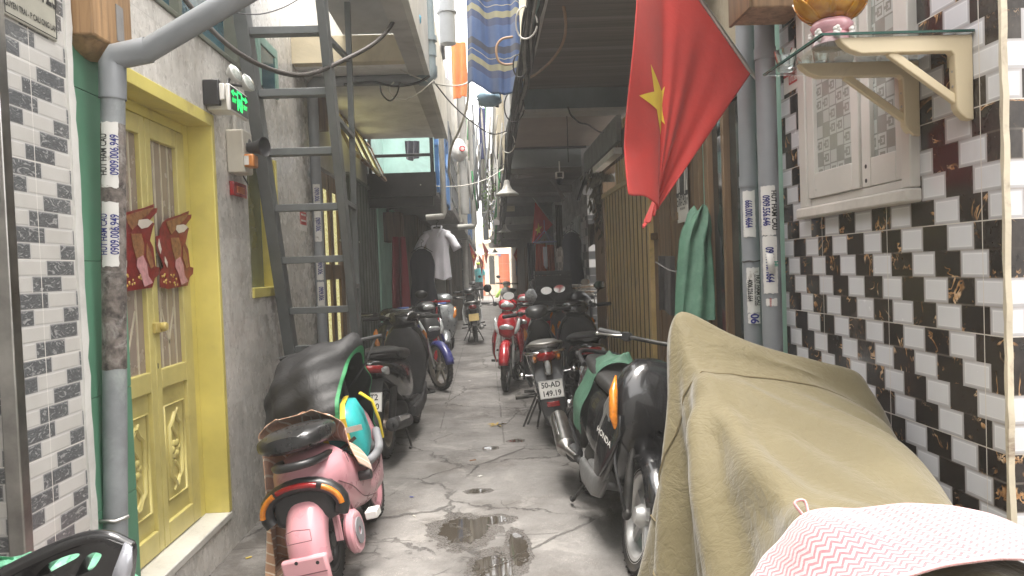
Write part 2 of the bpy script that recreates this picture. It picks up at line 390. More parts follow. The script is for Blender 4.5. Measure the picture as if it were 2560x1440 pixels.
def plaster(name, c, dirt=.4, dc=(.14, .12, .1), rough=.85, sc=2.2):
    if name in _M: return _M[name]
    m = Mt(name); n = m.noise(sc, 8, .7, dist=.5); k = m.ramp(n, [(.3, tuple(q*.72 for q in c)), (.55, c), (.75, tuple(min(1, q*1.12) for q in c))])
    k = m.mix(m.noise(sc*1.7, 9, .75, dist=1.0, stretch=(1, 1, .45)).st(.60-.1*dirt, .78)*dirt, k, dc)
    k = m.mix(m.noise(sc*5, 6, .7).st(.68, .70)*dirt*.7, k, tuple(q*.45+.1 for q in c))
    m.set(col=k, rough=rough).bump(m.noise(22, 6, .65)+m.noise(4, 3)*1.5, .3, .006); _M[name] = m.mat; return m.mat
def wood(name, c, rough=.6, st=(1, 1, .06), sc=26):
    if name in _M: return _M[name]
    m = Mt(name); n = m.noise(sc, 6, .65, dist=.7, stretch=st); k = m.ramp(n, [(.28, tuple(q*.42 for q in c)), (.5, c), (.75, tuple(min(1, q*1.45) for q in c))])
    k = m.mix(m.noise(3, 7, .75).st(.58, .75)*.6, k, tuple(q*.3 for q in c)); m.set(col=k, rough=rough).bump(n, .35, .003); _M[name] = m.mat; return m.mat
BLACKP = P('black_plastic', (.018, .018, .019), .38, var=.25, coat=.2)
BLACKM = P('matt_black_plastic', (.028, .028, .029), .62, var=.25, bump=.3, bsc=300)
RUBBER = P('tyre_rubber', (.022, .021, .020), .8, var=.3, dirt=.35, dcol=(.09, .075, .06))
CHROME = P('chrome', (.62, .62, .62), .18, 1, var=.15, bump=.05)
STEEL = P('brushed_steel', (.42, .41, .39), .35, 1, var=.2)
ALLOY = P('cast_alloy', (.36, .35, .33), .42, .8, var=.25, dirt=.2)
DKMET = P('dark_engine_metal', (.06, .058, .055), .55, .6, var=.4, dirt=.3, dcol=(.10, .08, .06))
WHITE = P('white_plastic', (.68, .67, .64), .4, var=.06)
GREYPVC = P('grey_pipe_plastic', (.235, .25, .265), .42, var=.10, sc=3, dirt=.18, dcol=(.14, .13, .12))
WHITEPVC = P('pale_pipe_plastic', (.52, .51, .48), .5, var=.12, sc=3, dirt=.3, dcol=(.2, .17, .13))
CABLE = P('black_cable_rubber', (.022, .022, .023), .55, var=.3, bump=0)
GREYCAB = P('grey_cable_rubber', (.26, .25, .24), .6, var=.2, bump=0)
TANCAB = P('tan_cable', (.36, .22, .13), .55, var=.15, bump=0)
WHCAB = P('white_cable', (.6, .58, .53), .55, var=.15, bump=0)
GLASS = glass()
# ------------------------------------------------------------------ ground
def ground_mat():
    m = Mt('worn_concrete_paving'); q = m.xyz(); x, y = q[0], q[1]
    wob = m.noise(5, 5, .65)-.5; n = m.noise(1.6, 8, .68, dist=.4)
    k = m.ramp(n, [(.30, (.095, .089, .083)), (.5, (.175, .166, .157)), (.72, (.265, .254, .242))])
    fine = m.noise(70, 3, .7); k = m.mix(fine.st(.58, .75)*.4, k, (.33, .31, .29)); k = m.mix(fine.st(.42, .30)*.5, k, (.09, .082, .075))
    k = m.mix(m.noise(.9, 7, .66).st(.50, .64)*.6, k, (.085, .075, .066)); k = m.mix(m.noise(3.2, 8, .7, dist=.5).st(.56, .62)*.45, k, (.30, .285, .265))
    sp = m.voro(95, out=0); k = m.mix(sp.lt(.25)*m.noise(3, 3).gt(.55)*.5, k, (.38, .35, .31))
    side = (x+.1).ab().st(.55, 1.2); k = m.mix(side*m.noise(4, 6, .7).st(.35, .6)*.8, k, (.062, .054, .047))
    vw = m.vec(x+wob*.25, y*.8+wob*.3, 0.0); ed = m.voro(1.15, 'DISTANCE_TO_EDGE', vw); gate = m.noise(.9, 3).st(.40, .50)
    ck = (ed*-1+(.011+0.0)).st(0, .008)*gate
    ed2 = m.voro(3.3, 'DISTANCE_TO_EDGE', m.vec(x+wob*.2, y+wob*.2, 3.0)); ck2 = (ed2*-1+.016).st(0, .012)*m.noise(1.1, 4).st(.55, .62)
    j = (((x-.10+wob*.03).ab()).lt(.007)*y.gt(5.8)).mx((((y+wob*.05)/1.9).fr()-.5).ab().gt(.4965)*m.noise(2, 3).gt(.45)).mx((x+.46+wob*.04).ab().lt(.006)*y.gt(6.5))
    crack = ck.mx(ck2).mx(j*.8*m.noise(4, 3).gt(.42)); k = m.mix(crack*.65, k, (.022, .019, .017))
    # patches of poured cement and shallow puddles
    pud = None; rim = None
    for px, py, a, b, t in PUD:
        c = atz(px, py, 0); dx, dy = x-float(c[0]), y-float(c[1])
        r = (dx*dx/(a*a)+dy*dy/(b*b)).m('SQRT')+(m.noise(7, 5, .62)-.5)*1.5+(m.noise(34, 3)-.5)*.45; p = (r*-1+1.0).st(0, .07); w = (r*-1+1.45).st(0, .12)
        pud = p if pud is None else pud.mx(p); rim = w if rim is None else rim.mx(w)
    spk = m.noise(85, 3, .6).gt(.50); wet = pud.mx(rim*spk)
    damp = m.noise(1.3, 5).st(.58, .70)*(y.lt(7.5))*.5
    k = m.mix(rim*.75, k, (.075, .068, .062)); k = m.mix(pud, k, (.045, .038, .030)); k = m.mix(damp*.6, k, (.10, .09, .08))
    rough = (m.noise(6, 5)*.35+.42)*(wet*-1+1)+wet*.035; m.set(col=k, rough=rough.mx(.03))
    h = (m.noise(2.2, 5, .6)*2.5+m.noise(24, 6, .7)*.8+fine*.25)*(pud*-1+1)-crack*2.2+rim*(m.noise(70, 2)*.8)*(pud*-1+1)
    m.bump(h, .55, .016); return m.mat
PUD = [(1160, 1325, .145, .20, 0), (1225, 1300, .11, .07, 0), (1295, 1372, .05, .22, 0), (1236, 1415, .10, .16, 0), (1195, 1228, .07, .05, 0), (1290, 1102, .06, .05, 0), (1225, 1120, .05, .05, 0)]
g = MB(); n = 1
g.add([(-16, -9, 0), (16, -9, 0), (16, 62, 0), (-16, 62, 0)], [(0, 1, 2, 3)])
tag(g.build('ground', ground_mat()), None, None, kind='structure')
# ------------------------------------------------------------------ materials of the walls
BRICKT, CHECKT, MARB = brick_tile(1), check_tile(1), marble_tile(c0=(.38, .365, .335), c1=(.66, .64, .60))
YEL = P('yellow_gloss_paint', (.66, .575, .16), .38, var=.12, sc=3, bump=.2, bsc=25, dirt=.30, dcol=(.36, .28, .11))
YELD = P('yellow_door_paint', (.56, .49, .18), .42, var=.12, sc=4, bump=.2, bsc=30, dirt=.38, dcol=(.30, .235, .10))
GREENW = P('sea_green_gloss_paint', (.115, .28, .18), .4, var=.10, sc=1.6, bump=.2, bsc=14, dirt=.22, dcol=(.16, .22, .17))
MINT = plaster('mint_paint', (.26, .42, .345), .35); MINTL = plaster('pale_mint_plaster', (.40, .58, .53), .2)
TEAL = P('teal_loft_glass', (.03, .10, .13), .16, var=.35, sc=2, bump=.05)
CREAM = plaster('cream_plaster', (.60, .53, .38), .35, (.25, .19, .12)); WPLA = plaster('white_plaster', (.62, .61, .58), .3, (.2, .18, .15))
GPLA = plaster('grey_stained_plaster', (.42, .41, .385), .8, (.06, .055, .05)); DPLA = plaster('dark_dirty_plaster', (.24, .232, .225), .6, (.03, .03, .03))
SOOT = plaster('sooty_cream_plaster', (.33, .28, .20), .9, (.05, .035, .025)); BEAMT = plaster('sooty_teal_beam', (.13, .165, .17), .8, (.03, .03, .03))
DWOOD = wood('dark_weathered_wood', (.12, .088, .06)); BWOOD = wood('brown_door_wood', (.165, .105, .055)); LWOOD = wood('light_box_wood', (.33, .21, .12))
CORR = P('ochre_corrugated_paint', (.58, .43, .19), .34, var=.12, sc=5, bump=.1, dirt=.3, dcol=(.10, .07, .03))
SHUT = P('grey_green_shutter_paint', (.125, .145, .128), .5, .2, var=.25, sc=3, dirt=.3, dcol=(.05, .045, .035))
BEIGE = P('beige_ceiling_board', (.30, .25, .21), .6, var=.1, sc=2, dirt=.1, dcol=(.1, .08, .06))
GRSLAB = plaster('pale_grey_soffit', (.80, .79, .775), .2, (.2, .18, .16))
FROST = P('frosted_glass', (.30, .245, .20), .25, var=.08, sc=3, bump=.03)
LADP = P('grey_ladder_paint', (.145, .155, .155), .45, .15, var=.12, sc=5, dirt=.12, dcol=(.08, .075, .065))
BLKFR = P('black_frame_paint', (.018, .018, .02), .45, var=.3, dirt=.1)
BLUEFR = P('blue_frame_paint', (.07, .20, .46), .45, var=.15, dirt=.2, dcol=(.1, .12, .16))
ALU = P('white_aluminium_frame', (.60, .58, .54), .35, .1, var=.08, sc=3, bump=.1, dirt=.12, dcol=(.42, .39, .34))
def part(parent, name, mat, *boxes, bev=0, smooth=30):
    m = MB()
    for lo, hi in boxes: m.box(lo, hi)
    return m.build(name, mat, parent, smooth, bev)
def rag(m, x0, x1, y, w, z0, z1, seed, n=60):      # ragged plaster strip standing on the y side of a wall edge
    r = random.Random(seed); V = []; Fc = []
    for i in range(n+1):
        z = z0+(z1-z0)*i/n; a = w*(.75+.5*r.random()); b = .006*r.random()
        V += [(x0, y-b, z), (x1, y-b, z), (x1, y+a, z), (x0, y+a, z)]
    for i in range(n):
        for k in range(4): Fc.append((i*4+k, i*4+(k+1) % 4, i*4+4+(k+1) % 4, i*4+4+k))
    return m.add(V, Fc)
# ------------------------------------------------------------------ near left: brick tile wall, green pilaster
w1 = wthing('tiled_wall', 'wall of white and grey marbled brick tiles with a steel strip on its corner', 'wall', (-1.8, 2.3, 0))
part(w1, 'wall', BRICKT, ((-4.2, 2.12, 0), (-1.36, 2.452, 6.5)))
part(w1, 'light_block_slab', GPLA, ((-4.2, -.6, 3.35), (-.85, 2.118, 3.45)))  # unseen slab added overhead to cut skylight near the camera
part(w1, 'light_block_wall', GPLA, ((-6, -4.2, 0), (6, -4.0, 6.0)), ((-4.4, -3.99, 0), (-4.2, 2.11, 6.0)))  # unseen walls added behind the camera to block frontal light
mb = MB(); mb.box((-1.388, 2.085, 0), (-1.342, 2.128, 3.7)); mb.build('corner_trim', STEEL, w1, 30, .004)
rag(MB(), -1.42, -1.352, 2.453, .032, 0, 3.7, 3).build('plaster_edge', WPLA, w1, 30)
w2 = wthing('green_pilaster', 'sea green tiled pilaster between the brick tiles and the yellow door', 'pilaster', (-1.7, 2.6, 0))
mb = MB()
for z0, z1 in ((0, .62), (.622, 1.02), (1.022, 1.5), (1.502, 2.1), (2.102, 3.3)): mb.box((-2.2, 2.454, z0), (-1.385, 2.83, z1))
mb.build('wall', GREENW, w2, 30, .002)
# ------------------------------------------------------------------ left house with the yellow door
h1 = wthing('marble_tiled_house', 'house front of grey marbled tiles with a yellow double door', 'house', (-1.8, 4.2, 0))
X1 = -1.38; yj0, yj1, zd = 2.80, 3.81, 2.27
part(h1, 'wall', MARB, ((-1.9, 2.83, zd+.002), (X1, yj1, 2.628)), ((-1.9, yj1, 0), (X1, 4.31, 2.628)), ((-1.9, 4.31, 0), (X1, 4.90, 1.30)), ((-1.9, 4.31, 2.20), (X1, 4.90, 2.628)),
     ((-1.9, 4.90, 0), (X1, 5.98, 2.628)), ((-1.9, 2.80, 0), (X1, yj1, .165)), ((-1.9, 4.36, 2.63), (X1-.01, 5.98, 4.4)))
mb = MB(); rag(mb, -1.6, -1.372, 2.84, .0, 0, .01, 1, 2); 
part(h1, 'threshold', plaster('worn_white_marble', (.56, .55, .51), .7, (.2, .18, .15), .35), ((-1.62, 2.80, .166), (X1+.006, yj1-.003, .205)), bev=.006)
# peeling yellow reveal and lintel
part(h1, 'door_frame', YEL, ((-1.54, yj1-.165+.13, .205), (X1+.004, yj1+.002, zd)), ((-1.54, 2.81, zd-.06), (X1+.004, yj1-.036, zd)), ((-1.54, 2.80, .205), (-1.41, 2.84, zd-.061)),
     ((-1.56, yj1-.10, .205), (-1.50, yj1-.037, zd-.061)), ((-1.56, 2.841, zd-.11), (-1.5, yj1-.101, zd-.061)), bev=.003)
def leaf(y0, y1, flip):
    z0, z1 = .212, zd-.114; xs, xf = -1.535, -1.495; sa, sb = (.05, .092) if flip > 0 else (.092, .05); gz0, gz1 = 1.02, z1-.085
    d = part(h1, 'door', YELD, ((xs, y0, z0), (xf, y0+sa, z1)), ((xs, y1-sb, z0), (xf, y1, z1)), ((xs, y0+sa, z1-.085), (xf, y1-sb, z1)), ((xs, y0+sa, .93), (xf, y1-sb, gz0)), ((xs, y0+sa, z0), (xf, y1-sb, z0+.10)),
             ((xs, y0+sa, z0+.10), (xf-.018, y1-sb, .93)), bev=.004)
    ya, yb = y0+sa, y1-sb; yc = (ya+yb)/2; hw = (yb-ya)/2
    pan = part(d, 'glass_pane', FROST, ((xs+.012, ya, gz0), (xs+.018, yb, gz1)))
    # grille seen through the frosted pane
    gm = MB(); zc = (gz0+gz1)/2
    for q in (-.55, 0, .55):
        if q: gm.bar((xs+.02, yc+q*hw, gz0), (xs+.02, yc+q*hw, gz1), .012, .004, (1, 0, 0))
    for a, b in (((0, gz1), (0, zc+.17)), ((0, zc-.17), (0, gz0)), ((0, zc+.17), (.5, zc)), ((.5, zc), (0, zc-.17)), ((0, zc-.17), (-.5, zc)), ((-.5, zc), (0, zc+.17)), ((.5, zc), (.98, zc)), ((-.5, zc), (-.98, zc)), ((0, zc-.42), (.5, zc-.25)), ((0, zc-.42), (-.5, zc-.25))):
        gm.bar((xs+.0195, yc+a[0]*hw, a[1]), (xs+.0195, yc+b[0]*hw, b[1]), .010, .003, (1, 0, 0))
    gm.build('grille', P('pale_grille_paint', (.52, .47, .36), .5, bump=0), d, 30)
    # moulded relief of the lower panel
    rm = MB(); pz0, pz1 = z0+.16, .87; n = .05
    def outline(i, notch):
        a, b, c, e = ya+i, yb-i, pz0+i, pz1-i
        return [(a+notch, c), (b-notch, c), (b-notch*.6, c+notch*.6), (b, c+notch), (b, e-notch), (b-notch*.6, e-notch*.6), (b-notch, e), (a+notch, e), (a+notch*.6, e-notch*.6), (a, e-notch), (a, c+notch), (a+notch*.6, c+notch*.6)]
    for i, nt, w in ((.03, .0, .014), (.075, .06, .022), (.125, .045, .010)):
        o = outline(i, nt)
        if nt == 0: o = [(ya+i, pz0+i), (yb-i, pz0+i), (yb-i, pz1-i), (ya+i, pz1-i)]
        if yb-ya-2*i < .06: continue
        rm.tube([(xf-.016, p, z) for p, z in o], w*.55, 6, closed=True)
    zc2 = (pz0+pz1)/2
    for t in range(6): rm.ell((xf-.016, yc+.03*math.cos(t*1.047), zc2+.03*math.sin(t*1.047)), (.010, .02, .02), nu=8, nv=5)
    for s in (-1, 1): rm.tube(spline([(xf-.015, yc+.02*s, zc2+s*.05), (xf-.013, yc-.03*s, zc2+s*.12), (xf-.015, yc+.035*s, zc2+s*.19)], 10), .007, 6)
    rm.build('relief_moulding', YELD, d, 60)
    return d, (xs, xf, ya, yb, yc, hw)
dl, gl = leaf(2.846, 3.286, -1); dr, gr = leaf(3.292, yj1-.104, 1)
mb = MB(); mb.box((-1.495, 3.27, 1.19), (-1.478, 3.34, 1.235)); mb.lathe([(0, 0), (.019, 0), (.022, .012), (.018, .024), (0, .026)], frame((-1.478, 3.325, 1.215), (0, 1, 0), (0, 0, 1)), 14)
mb.build('handle', P('yellow_lock_paint', (.50, .40, .13), .35, bump=0), dr, 40, .002)
part(dr, 'keyhole', BLACKM, ((-1.494, 3.30, 1.028), (-1.4935, 3.308, 1.052)))
# paper cut-out of a horse glued to each leaf
def ornament(d, yc, zc, s, seed, w=1.95):
    rr = random.Random(seed); x = -1.488
    RED = P('red_paper_foil', (.20, .018, .016), .4, var=.25, sc=30, bump=.05); GOLD = P('gold_paper_print', (.30, .14, .06), .4, .2, var=.3, sc=40); PINK = P('pink_paper_print', (.52, .26, .27), .5, var=.2, sc=40); PW = P('white_paper_print', (.6, .55, .48), .5, var=.1)
    def shape(pts, dx, mat, nm, par):
        return MB().prism([(a*s*w, b*s) for a, b in pts], frame((x+dx, yc, zc), (0, 1, 0), (0, 0, 1)), .0016).build(nm, mat, par, 30)
    o = shape([(-.9, -1.9), (-.5, -2.0), (.0, -1.95), (.6, -1.9), (.75, -1.5), (.95, -1.35), (1.0, -1.05), (.8, -1.0), (.75, -.2), (.6, .1), (.75, .6), (.85, .85), (.62, .95), (1.0, 1.35), (1.05, 1.55), (.85, 1.5), (.9, 1.7), (.4, 1.45), (-.35, 1.15), (-.6, .95), (-.75, .65), (-.78, .35), (-.98, .3), (-.95, -.3), (-.8, -.6), (-.65, -1.0), (-.85, -1.2)], 0, RED, 'paper_ornament', d)
    shape([(-.45, 1.0), (.35, 1.35), (.85, 1.55), (.55, 1.2), (.3, 1.0), (-.2, .45), (-.35, .7)], .003, GOLD, 'gold_mane', o)
    shape([(.1, .9), (.5, 1.0), (.75, .9), (.5, .65), (.2, .55), (.05, .7)], .004, PW, 'horse_head', o)
    shape([(-.25, .3), (.2, .35), (.3, -.1), (.25, -.6), (-.05, -.75), (-.2, -.2)], .003, GOLD, 'horse_chest', o)
    shape([(.4, .0), (.6, -.4), (.7, -1.0), (.55, -1.1), (.38, -.6)], .003, GOLD, 'horse_tail', o)
    shape([(-.05, -.7), (.2, -.55), (.35, -.9), (.4, -1.4), (.6, -1.7), (.2, -1.85), (.05, -1.3), (-.1, -1.0)], .005, PINK, 'foal', o)
    shape([(-.85, .2), (-.75, -.25), (-.82, -.45), (-.92, -.1)], .003, PW, 'horse_leg', o); shape([(-.6, -.55), (-.48, -.8), (-.5, -1.05), (-.62, -.8)], .003, PW, 'horse_leg', o)
    m = MB()
    for k in range(16):
        a, b = rr.uniform(-.8, .1), rr.uniform(-1.85, -1.35); m.ell((x+.003, yc+a*s*w, zc+b*s), (.002, .07*s*rr.uniform(.6, 1.5), .06*s), nu=6, nv=4)
    m.build('gold_flowers', P('yellow_gold_print', (.6, .42, .12), .4, var=.2), o, 180)
c = atx(437, 612, -1.488); ornament(dr, float(c[1]), float(c[2]), .105, 1); ornament(dl, gl[4]+.06, float(c[2])+.0, .105, 2)
# window, loft window
wn1 = part(h1, 'window', YEL, ((-1.50, 4.312, 1.302), (X1+.012, 4.898, 1.36)), ((-1.5, 4.86, 1.361), (X1+.012, 4.898, 2.198)), ((-1.5, 4.312, 1.361), (X1-.03, 4.33, 2.198)), ((-1.5, 4.331, 2.15), (X1, 4.859, 2.198)), bev=.003)
part(wn1, 'glass_pane', P('dim_green_glass', (.10, .125, .10), .1, var=.3, sc=3, bump=.02), ((-1.49, 4.331, 1.361), (-1.475, 4.859, 2.149)))
lw = part(h1, 'loft_window', P('loft_frame_wood', (.12, .13, .10), .6, dirt=.3), ((-1.5, 2.83, 2.629), (X1+.01, 4.29, 2.655)), ((-1.5, 4.25, 2.656), (X1, 4.29, 3.6)), ((-1.5, 3.52, 2.656), (X1-.03, 3.56, 3.6)), bev=.003)
part(lw, 'glass_pane', TEAL, ((-1.47, 2.83, 2.656), (-1.455, 4.249, 3.6)))
part(h1, 'blue_panel', P('sky_blue_paint', (.16, .33, .42), .4, var=.15, dirt=.25, dcol=(.3, .3, .28)), ((-1.5, 4.292, 2.629), (X1-.005, 4.358, 3.6)))
vw_ = part(h1, 'vent_window', MINT, ((-1.42, 4.60, 2.64), (X1+.012, 4.66, 2.97)), ((-1.42, 4.661, 2.91), (X1+.012, 5.04, 2.97)), ((-1.42, 4.98, 2.64), (X1+.012, 5.04, 2.909)), bev=.003)
part(vw_, 'glass_pane', TEAL, ((-1.40, 4.661, 2.64), (X1+.004, 4.979, 2.909)))
# ------------------------------------------------------------------ second house on the left: wooden door, shutter, slab
h2 = wthing('shuttered_house', 'house with a wooden door of lit yellow panes and a grey green folding shutter', 'house', (-1.8, 7.5, 0))
part(h2, 'wall', plaster('pale_mottled_plaster', (.40, .39, .36), .5), ((-1.95, 5.982, 2.36), (-1.381, 7.40, 3.03)), ((-1.95, 7.40, 2.44), (-1.385, 9.4, 3.03)), ((-1.95, 7.26, 0), (X1, 7.42, 2.36)), ((-1.95, 5.982, 3.03), (-1.39, 8.6, 4.4)))
dw = part(h2, 'door', BWOOD, *[((-1.46, a, 0.03), (-1.40, b, 2.34)) for a, b in ((5.99, 6.08), (6.30, 6.42), (6.66, 6.80), (7.06, 7.25))], *[((-1.455, 6.08, a), (-1.405, 7.06, b)) for a, b in ((.03, .80), (1.38, 1.52), (2.2, 2.34))], bev=.004)
def litglass():
    m = Mt('lit_yellow_patterned_glass'); q = m.xyz(); n = m.noise(38, 3); e = m.voro(40, 'DISTANCE_TO_EDGE'); k = m.ramp(n+e*.6, [(.35, (.45, .38, .12)), (.6, (.75, .70, .32)), (.8, (.85, .82, .5))])
    m.set(col=k, rough=.2, em=k, es=.17); return m.mat
LITG = litglass()
for a, b in ((6.08, 6.30), (6.42, 6.66), (6.80, 7.06)):
    for z0, z1 in ((.80, 1.38), (1.52, 2.2)): part(dw, 'glass_pane', LITG, ((-1.44, a, z0), (-1.425, b, z1)))
mb = MB(); mb.tube([(-1.36, 6.9, 1.75), (-1.36, 7.9, 1.77)], .012, 8); mb.build('latch_bar', STEEL, dw, 60)
def slats(y0, y1, z0, z1, xa, xb, w, gap):
    m = MB(); y = y0
    while y+w < y1: m.box((xa, y, z0), (xb, y+w, z1)); y += w+gap
    return m
def corrugated(y0, y1, z0, z1, x, amp, per, sgn):
    n = int((y1-y0)/per*6); P_ = np.zeros((n+1, 2, 3))
    for i in range(n+1):
        t = i/6*2*math.pi; yy = y0+(y1-y0)*i/n; xx = x+amp*max(-.6, min(.6, math.sin(t)))/.6
        P_[i, 0] = (xx, yy, z0); P_[i, 1] = (xx, yy, z1)
    return MB().grid(P_)
slats(7.43, 9.40, .02, 2.43, -1.3755, -1.372, .13, .07).build('shutter', SHUT, h2, 30); part(h2, 'shutter_shade_sheet', P('shutter_shade_paint', (.05, .055, .05), .6, var=.25), ((-1.43, 7.43, .02), (-1.3765, 9.40, 2.43)))  # dark sheet behind the slats paints in the shade between ribs
part(h2, 'shutter_rail', SHUT, ((-1.44, 7.42, 2.432), (-1.35, 9.42, 2.47)), ((-1.43, 7.425, 1.2), (-1.345, 7.47, 2.43)), bev=.004)
# top-hung windows standing open over the shutter
for k, y in enumerate((6.55, 7.15, 7.8, 8.4)):
    M = Matrix.Translation((-1.375, y, 2.98)) @ Matrix.Rotation(R(-24), 4, 'Y'); m = MB(); W_, H_ = .5, .5
    for lo, hi in (((0, 0, -H_), (.03, .05, 0)), ((0, W_-.05, -H_), (.03, W_, 0)), ((0, .05, -.05), (.03, W_-.05, 0)), ((0, .05, -H_), (.03, W_-.05, -H_+.05))): m.box(lo, hi, M)
    f = m.build('awning_window', BWOOD if k % 2 else P('yellow_ochre_frame', (.42, .33, .10), .5), h2, 30)
    MB().box((.01, .05, -H_+.05), (.018, W_-.05, -.05), M).build('glass_pane', LITG if k < 3 else FROST, f, 30)
# concrete balcony slab over the lane
Zs = float(aty(1000, 346, 8.6)[2]); Xs = float(atz(1112, 346, Zs)[0])
b1 = wthing('concrete_balcony', 'pale grey concrete balcony slab with white parapet above the ladder', 'balcony', (-1.0, 7.0, Zs))
ym = float(atz(880, 168, Zs)[1])
part(b1, 'slab', GRSLAB, ((-1.389, ym, Zs), (Xs-.121, 8.6, Zs+.16)))
part(b1, 'edge_beam', plaster('grey_beam_plaster', (.5, .49, .475), .3), ((Xs-.12, 3.9, Zs-.018), (Xs-.002, 8.6, Zs+.2)))
part(b1, 'parapet', WPLA, ((Xs, 3.9, Zs-.02), (Xs+.04, 8.62, Zs+.75)))
part(b1, 'riser', CREAM, ((-1.389, ym-.10, Zs+.012), (Xs-.122, ym-.002, Zs+.21)))
part(b1, 'front_wall', CREAM, ((-1.389, 4.42, Zs+.31), (-.98, 4.60, Zs+1.0)))
part(b1, 'cover_board', P('grey_sheet_board', (.42, .42, .42), .55, var=.06), ((-1.0, 4.4, Zs+.212), (Xs-.122, ym-.104, Zs+.24)), ((-1.385, 4.40, Zs+.20), (-.92, 4.62, Zs+.305)), bev=.004)
# ------------------------------------------------------------------ third house: mint wall under a black balcony
h3 = wthing('mint_house', 'mint green house under a black railed balcony', 'house', (-1.6, 10.8, 0))
part(h3, 'wall', MINT, ((-1.9, 9.43, 0), (-1.36, 12.0, 2.37)))
part(h3, 'upper_wall', MINTL, ((-1.9, 10.6, 2.62), (-.62, 10.8, 4.6)), ((-1.9, 9.43, 2.64), (-1.42, 10.6, 4.0)))
part(h3, 'upper_front', GPLA, ((-1.9, 10.9, 3.2), (-.60, 13.6, 6.0)))
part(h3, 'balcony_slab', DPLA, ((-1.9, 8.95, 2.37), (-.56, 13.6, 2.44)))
part(h3, 'balcony_beam', BLKFR, ((-1.385, 8.80, 2.345), (-.56, 8.94, 2.63)), ((-1.385, 8.83, 2.22), (-.60, 8.92, 2.344)))
part(h3, 'railing', BLKFR, *[((-1.36, 8.84, z), (-.58, 8.88, z+.035)) for z in (2.83, 3.06)], ((-1.37, 8.83, 2.631), (-1.33, 8.88, 3.2)), ((-.62, 8.83, 2.631), (-.575, 8.88, 3.2)), bev=.003)
mb = MB()
for y in (9.0, 9.9, 10.8, 11.7): mb.bar((-.55, y, 2.40), (-.55, y, 3.5), .05, .05)
for y in (9.0, 9.9, 10.8): mb.bar((-.55, y, 2.5), (-.55, y+.9, 3.3), .035, .03)
for z in (2.46, 3.0, 3.46): mb.bar((-.55, 8.95, z), (-.55, 11.75, z), .04, .045)
mb.build('side_frame', BLUEFR, h3, 30)
# farther left: dark plank fronts, each a house
xs_ = [(12.02, 15.5, -1.12, DWOOD, 'dark plank house front behind the hanging white shirt'), (15.52, 20.5, -.86, GPLA, 'grey stained house front past the white shirt'), (20.52, 26.5, -.66, DWOOD, 'dark house front beside the far white drainpipe'), (26.52, 33, -.52, GPLA, 'last grey house front on the flag side before the orange house')]
for k, (y0, y1, x, mt, lb) in enumerate(xs_):
    h = wthing('row_house', lb, 'house', (x-.4, (y0+y1)/2, 0)); z1 = (2.42, 2.34, 2.30, 2.26)[k]
    part(h, 'wall', mt, ((x-.7, y0, 0), (x, y1, z1)))
    m = MB(); yy = y0+.1
    while yy < y1-.3: m.box((x+.001, yy, .05), (x+.03, yy+.16, z1-.1)); yy += .34
    m.build('planking', (DWOOD, wood('grey_brown_boards', (.14, .115, .085)), BLKFR, DWOOD)[k], h, 30)
    part(h, 'door', (BWOOD, DPLA, BWOOD, DPLA)[k], ((x+.031, y0+.9, .04), (x+.05, y0+1.7, 2.05)))
    xo = (-.50, -.44, -.40, -.36)[k]
    part(h, 'slab', DPLA, ((x-.7, y0+.01, z1+.002), (xo, y1, z1+.12)))
    part(h, 'upper_wall', (GPLA, WPLA, GPLA, CREAM)[k], ((x-.7, y0+.02, z1+.122), (xo-.10, y1, (5.8, 6.0, 6.2, 6.4)[k])))
    m = MB(); zz = z1+.25
    while zz < z1+1.5: m.bar((xo-.03, y0+.1, zz), (xo-.03, y1-.1, zz), .03, .03); zz += .4
    yy = y0+.12
    while yy < y1: m.bar((xo-.03, yy, z1+.12), (xo-.03, yy, z1+1.5), .03, .03); yy += .8
    m.build('balcony_rail', (GREYPVC, WHITEPVC, BLUEFR, WHITEPVC)[k], h, 30)
# ------------------------------------------------------------------ near right: checker tile wall with window
XR = 1.31
def etched():
    m = Mt('etched_patterned_glass'); q = m.xyz(); u, z = q[1], q[2]; c = .052
    col, row = (u/c).fl(), (z/c).fl(); a, b = ((u/c).fr()-.5), ((z/c).fr()-.5)
    d = a.ab().mx(b.ab()); ring = ((d*3.1+.08).fr()).lt(.52); cut = (a.gt(0))*(b.ab().lt(.10)); ring = ring*(1-cut)
    ck = ((col+row*2)/3).fr(); big = ck.lt(.2); blk = ((col+row)/4).fr().lt(.15)
    pat = ring*(1-big)*(1-blk)+blk*.8*(d.lt(.42)); n = m.noise(5, 3)
    k = m.mix(pat, (.235, .24, .215), (.40, .41, .385)); k = m.mix(n.st(.4, .7)*.3, k, (.5, .5, .47)); m.set(col=k, rough=pat*.4+.12); return m.mat
r1 = wthing('tiled_wall', 'wall of black veined and white square tiles around a white window', 'wall', (1.6, 2.4, 0))
wy0, wy1, wz0, wz1 = 2.135, 2.86, 1.62, 2.62
part(r1, 'wall', CHECKT, ((XR, 1.772, 0), (4.5, wy0, 6.5)), ((XR, wy1, 0), (2.0, 3.10, 6.5)), ((XR, wy0, 0), (2.0, wy1, wz0)), ((XR, wy0, wz1), (2.0, wy1, 6.5)))
rag(MB(), XR-.004, XR+.012, 1.765, .008, 0, 3.7, 11, 90).build('corner_trim', P('cream_corner_plaster', (.56, .50, .38), .6, dirt=.5, dcol=(.12, .06, .04)), r1, 30)
part(r1, 'light_block_slab', GPLA, ((.85, .8, 3.35), (XR-.002, 3.10, 3.45)))  # unseen overhead slab, added to shade the near tiles
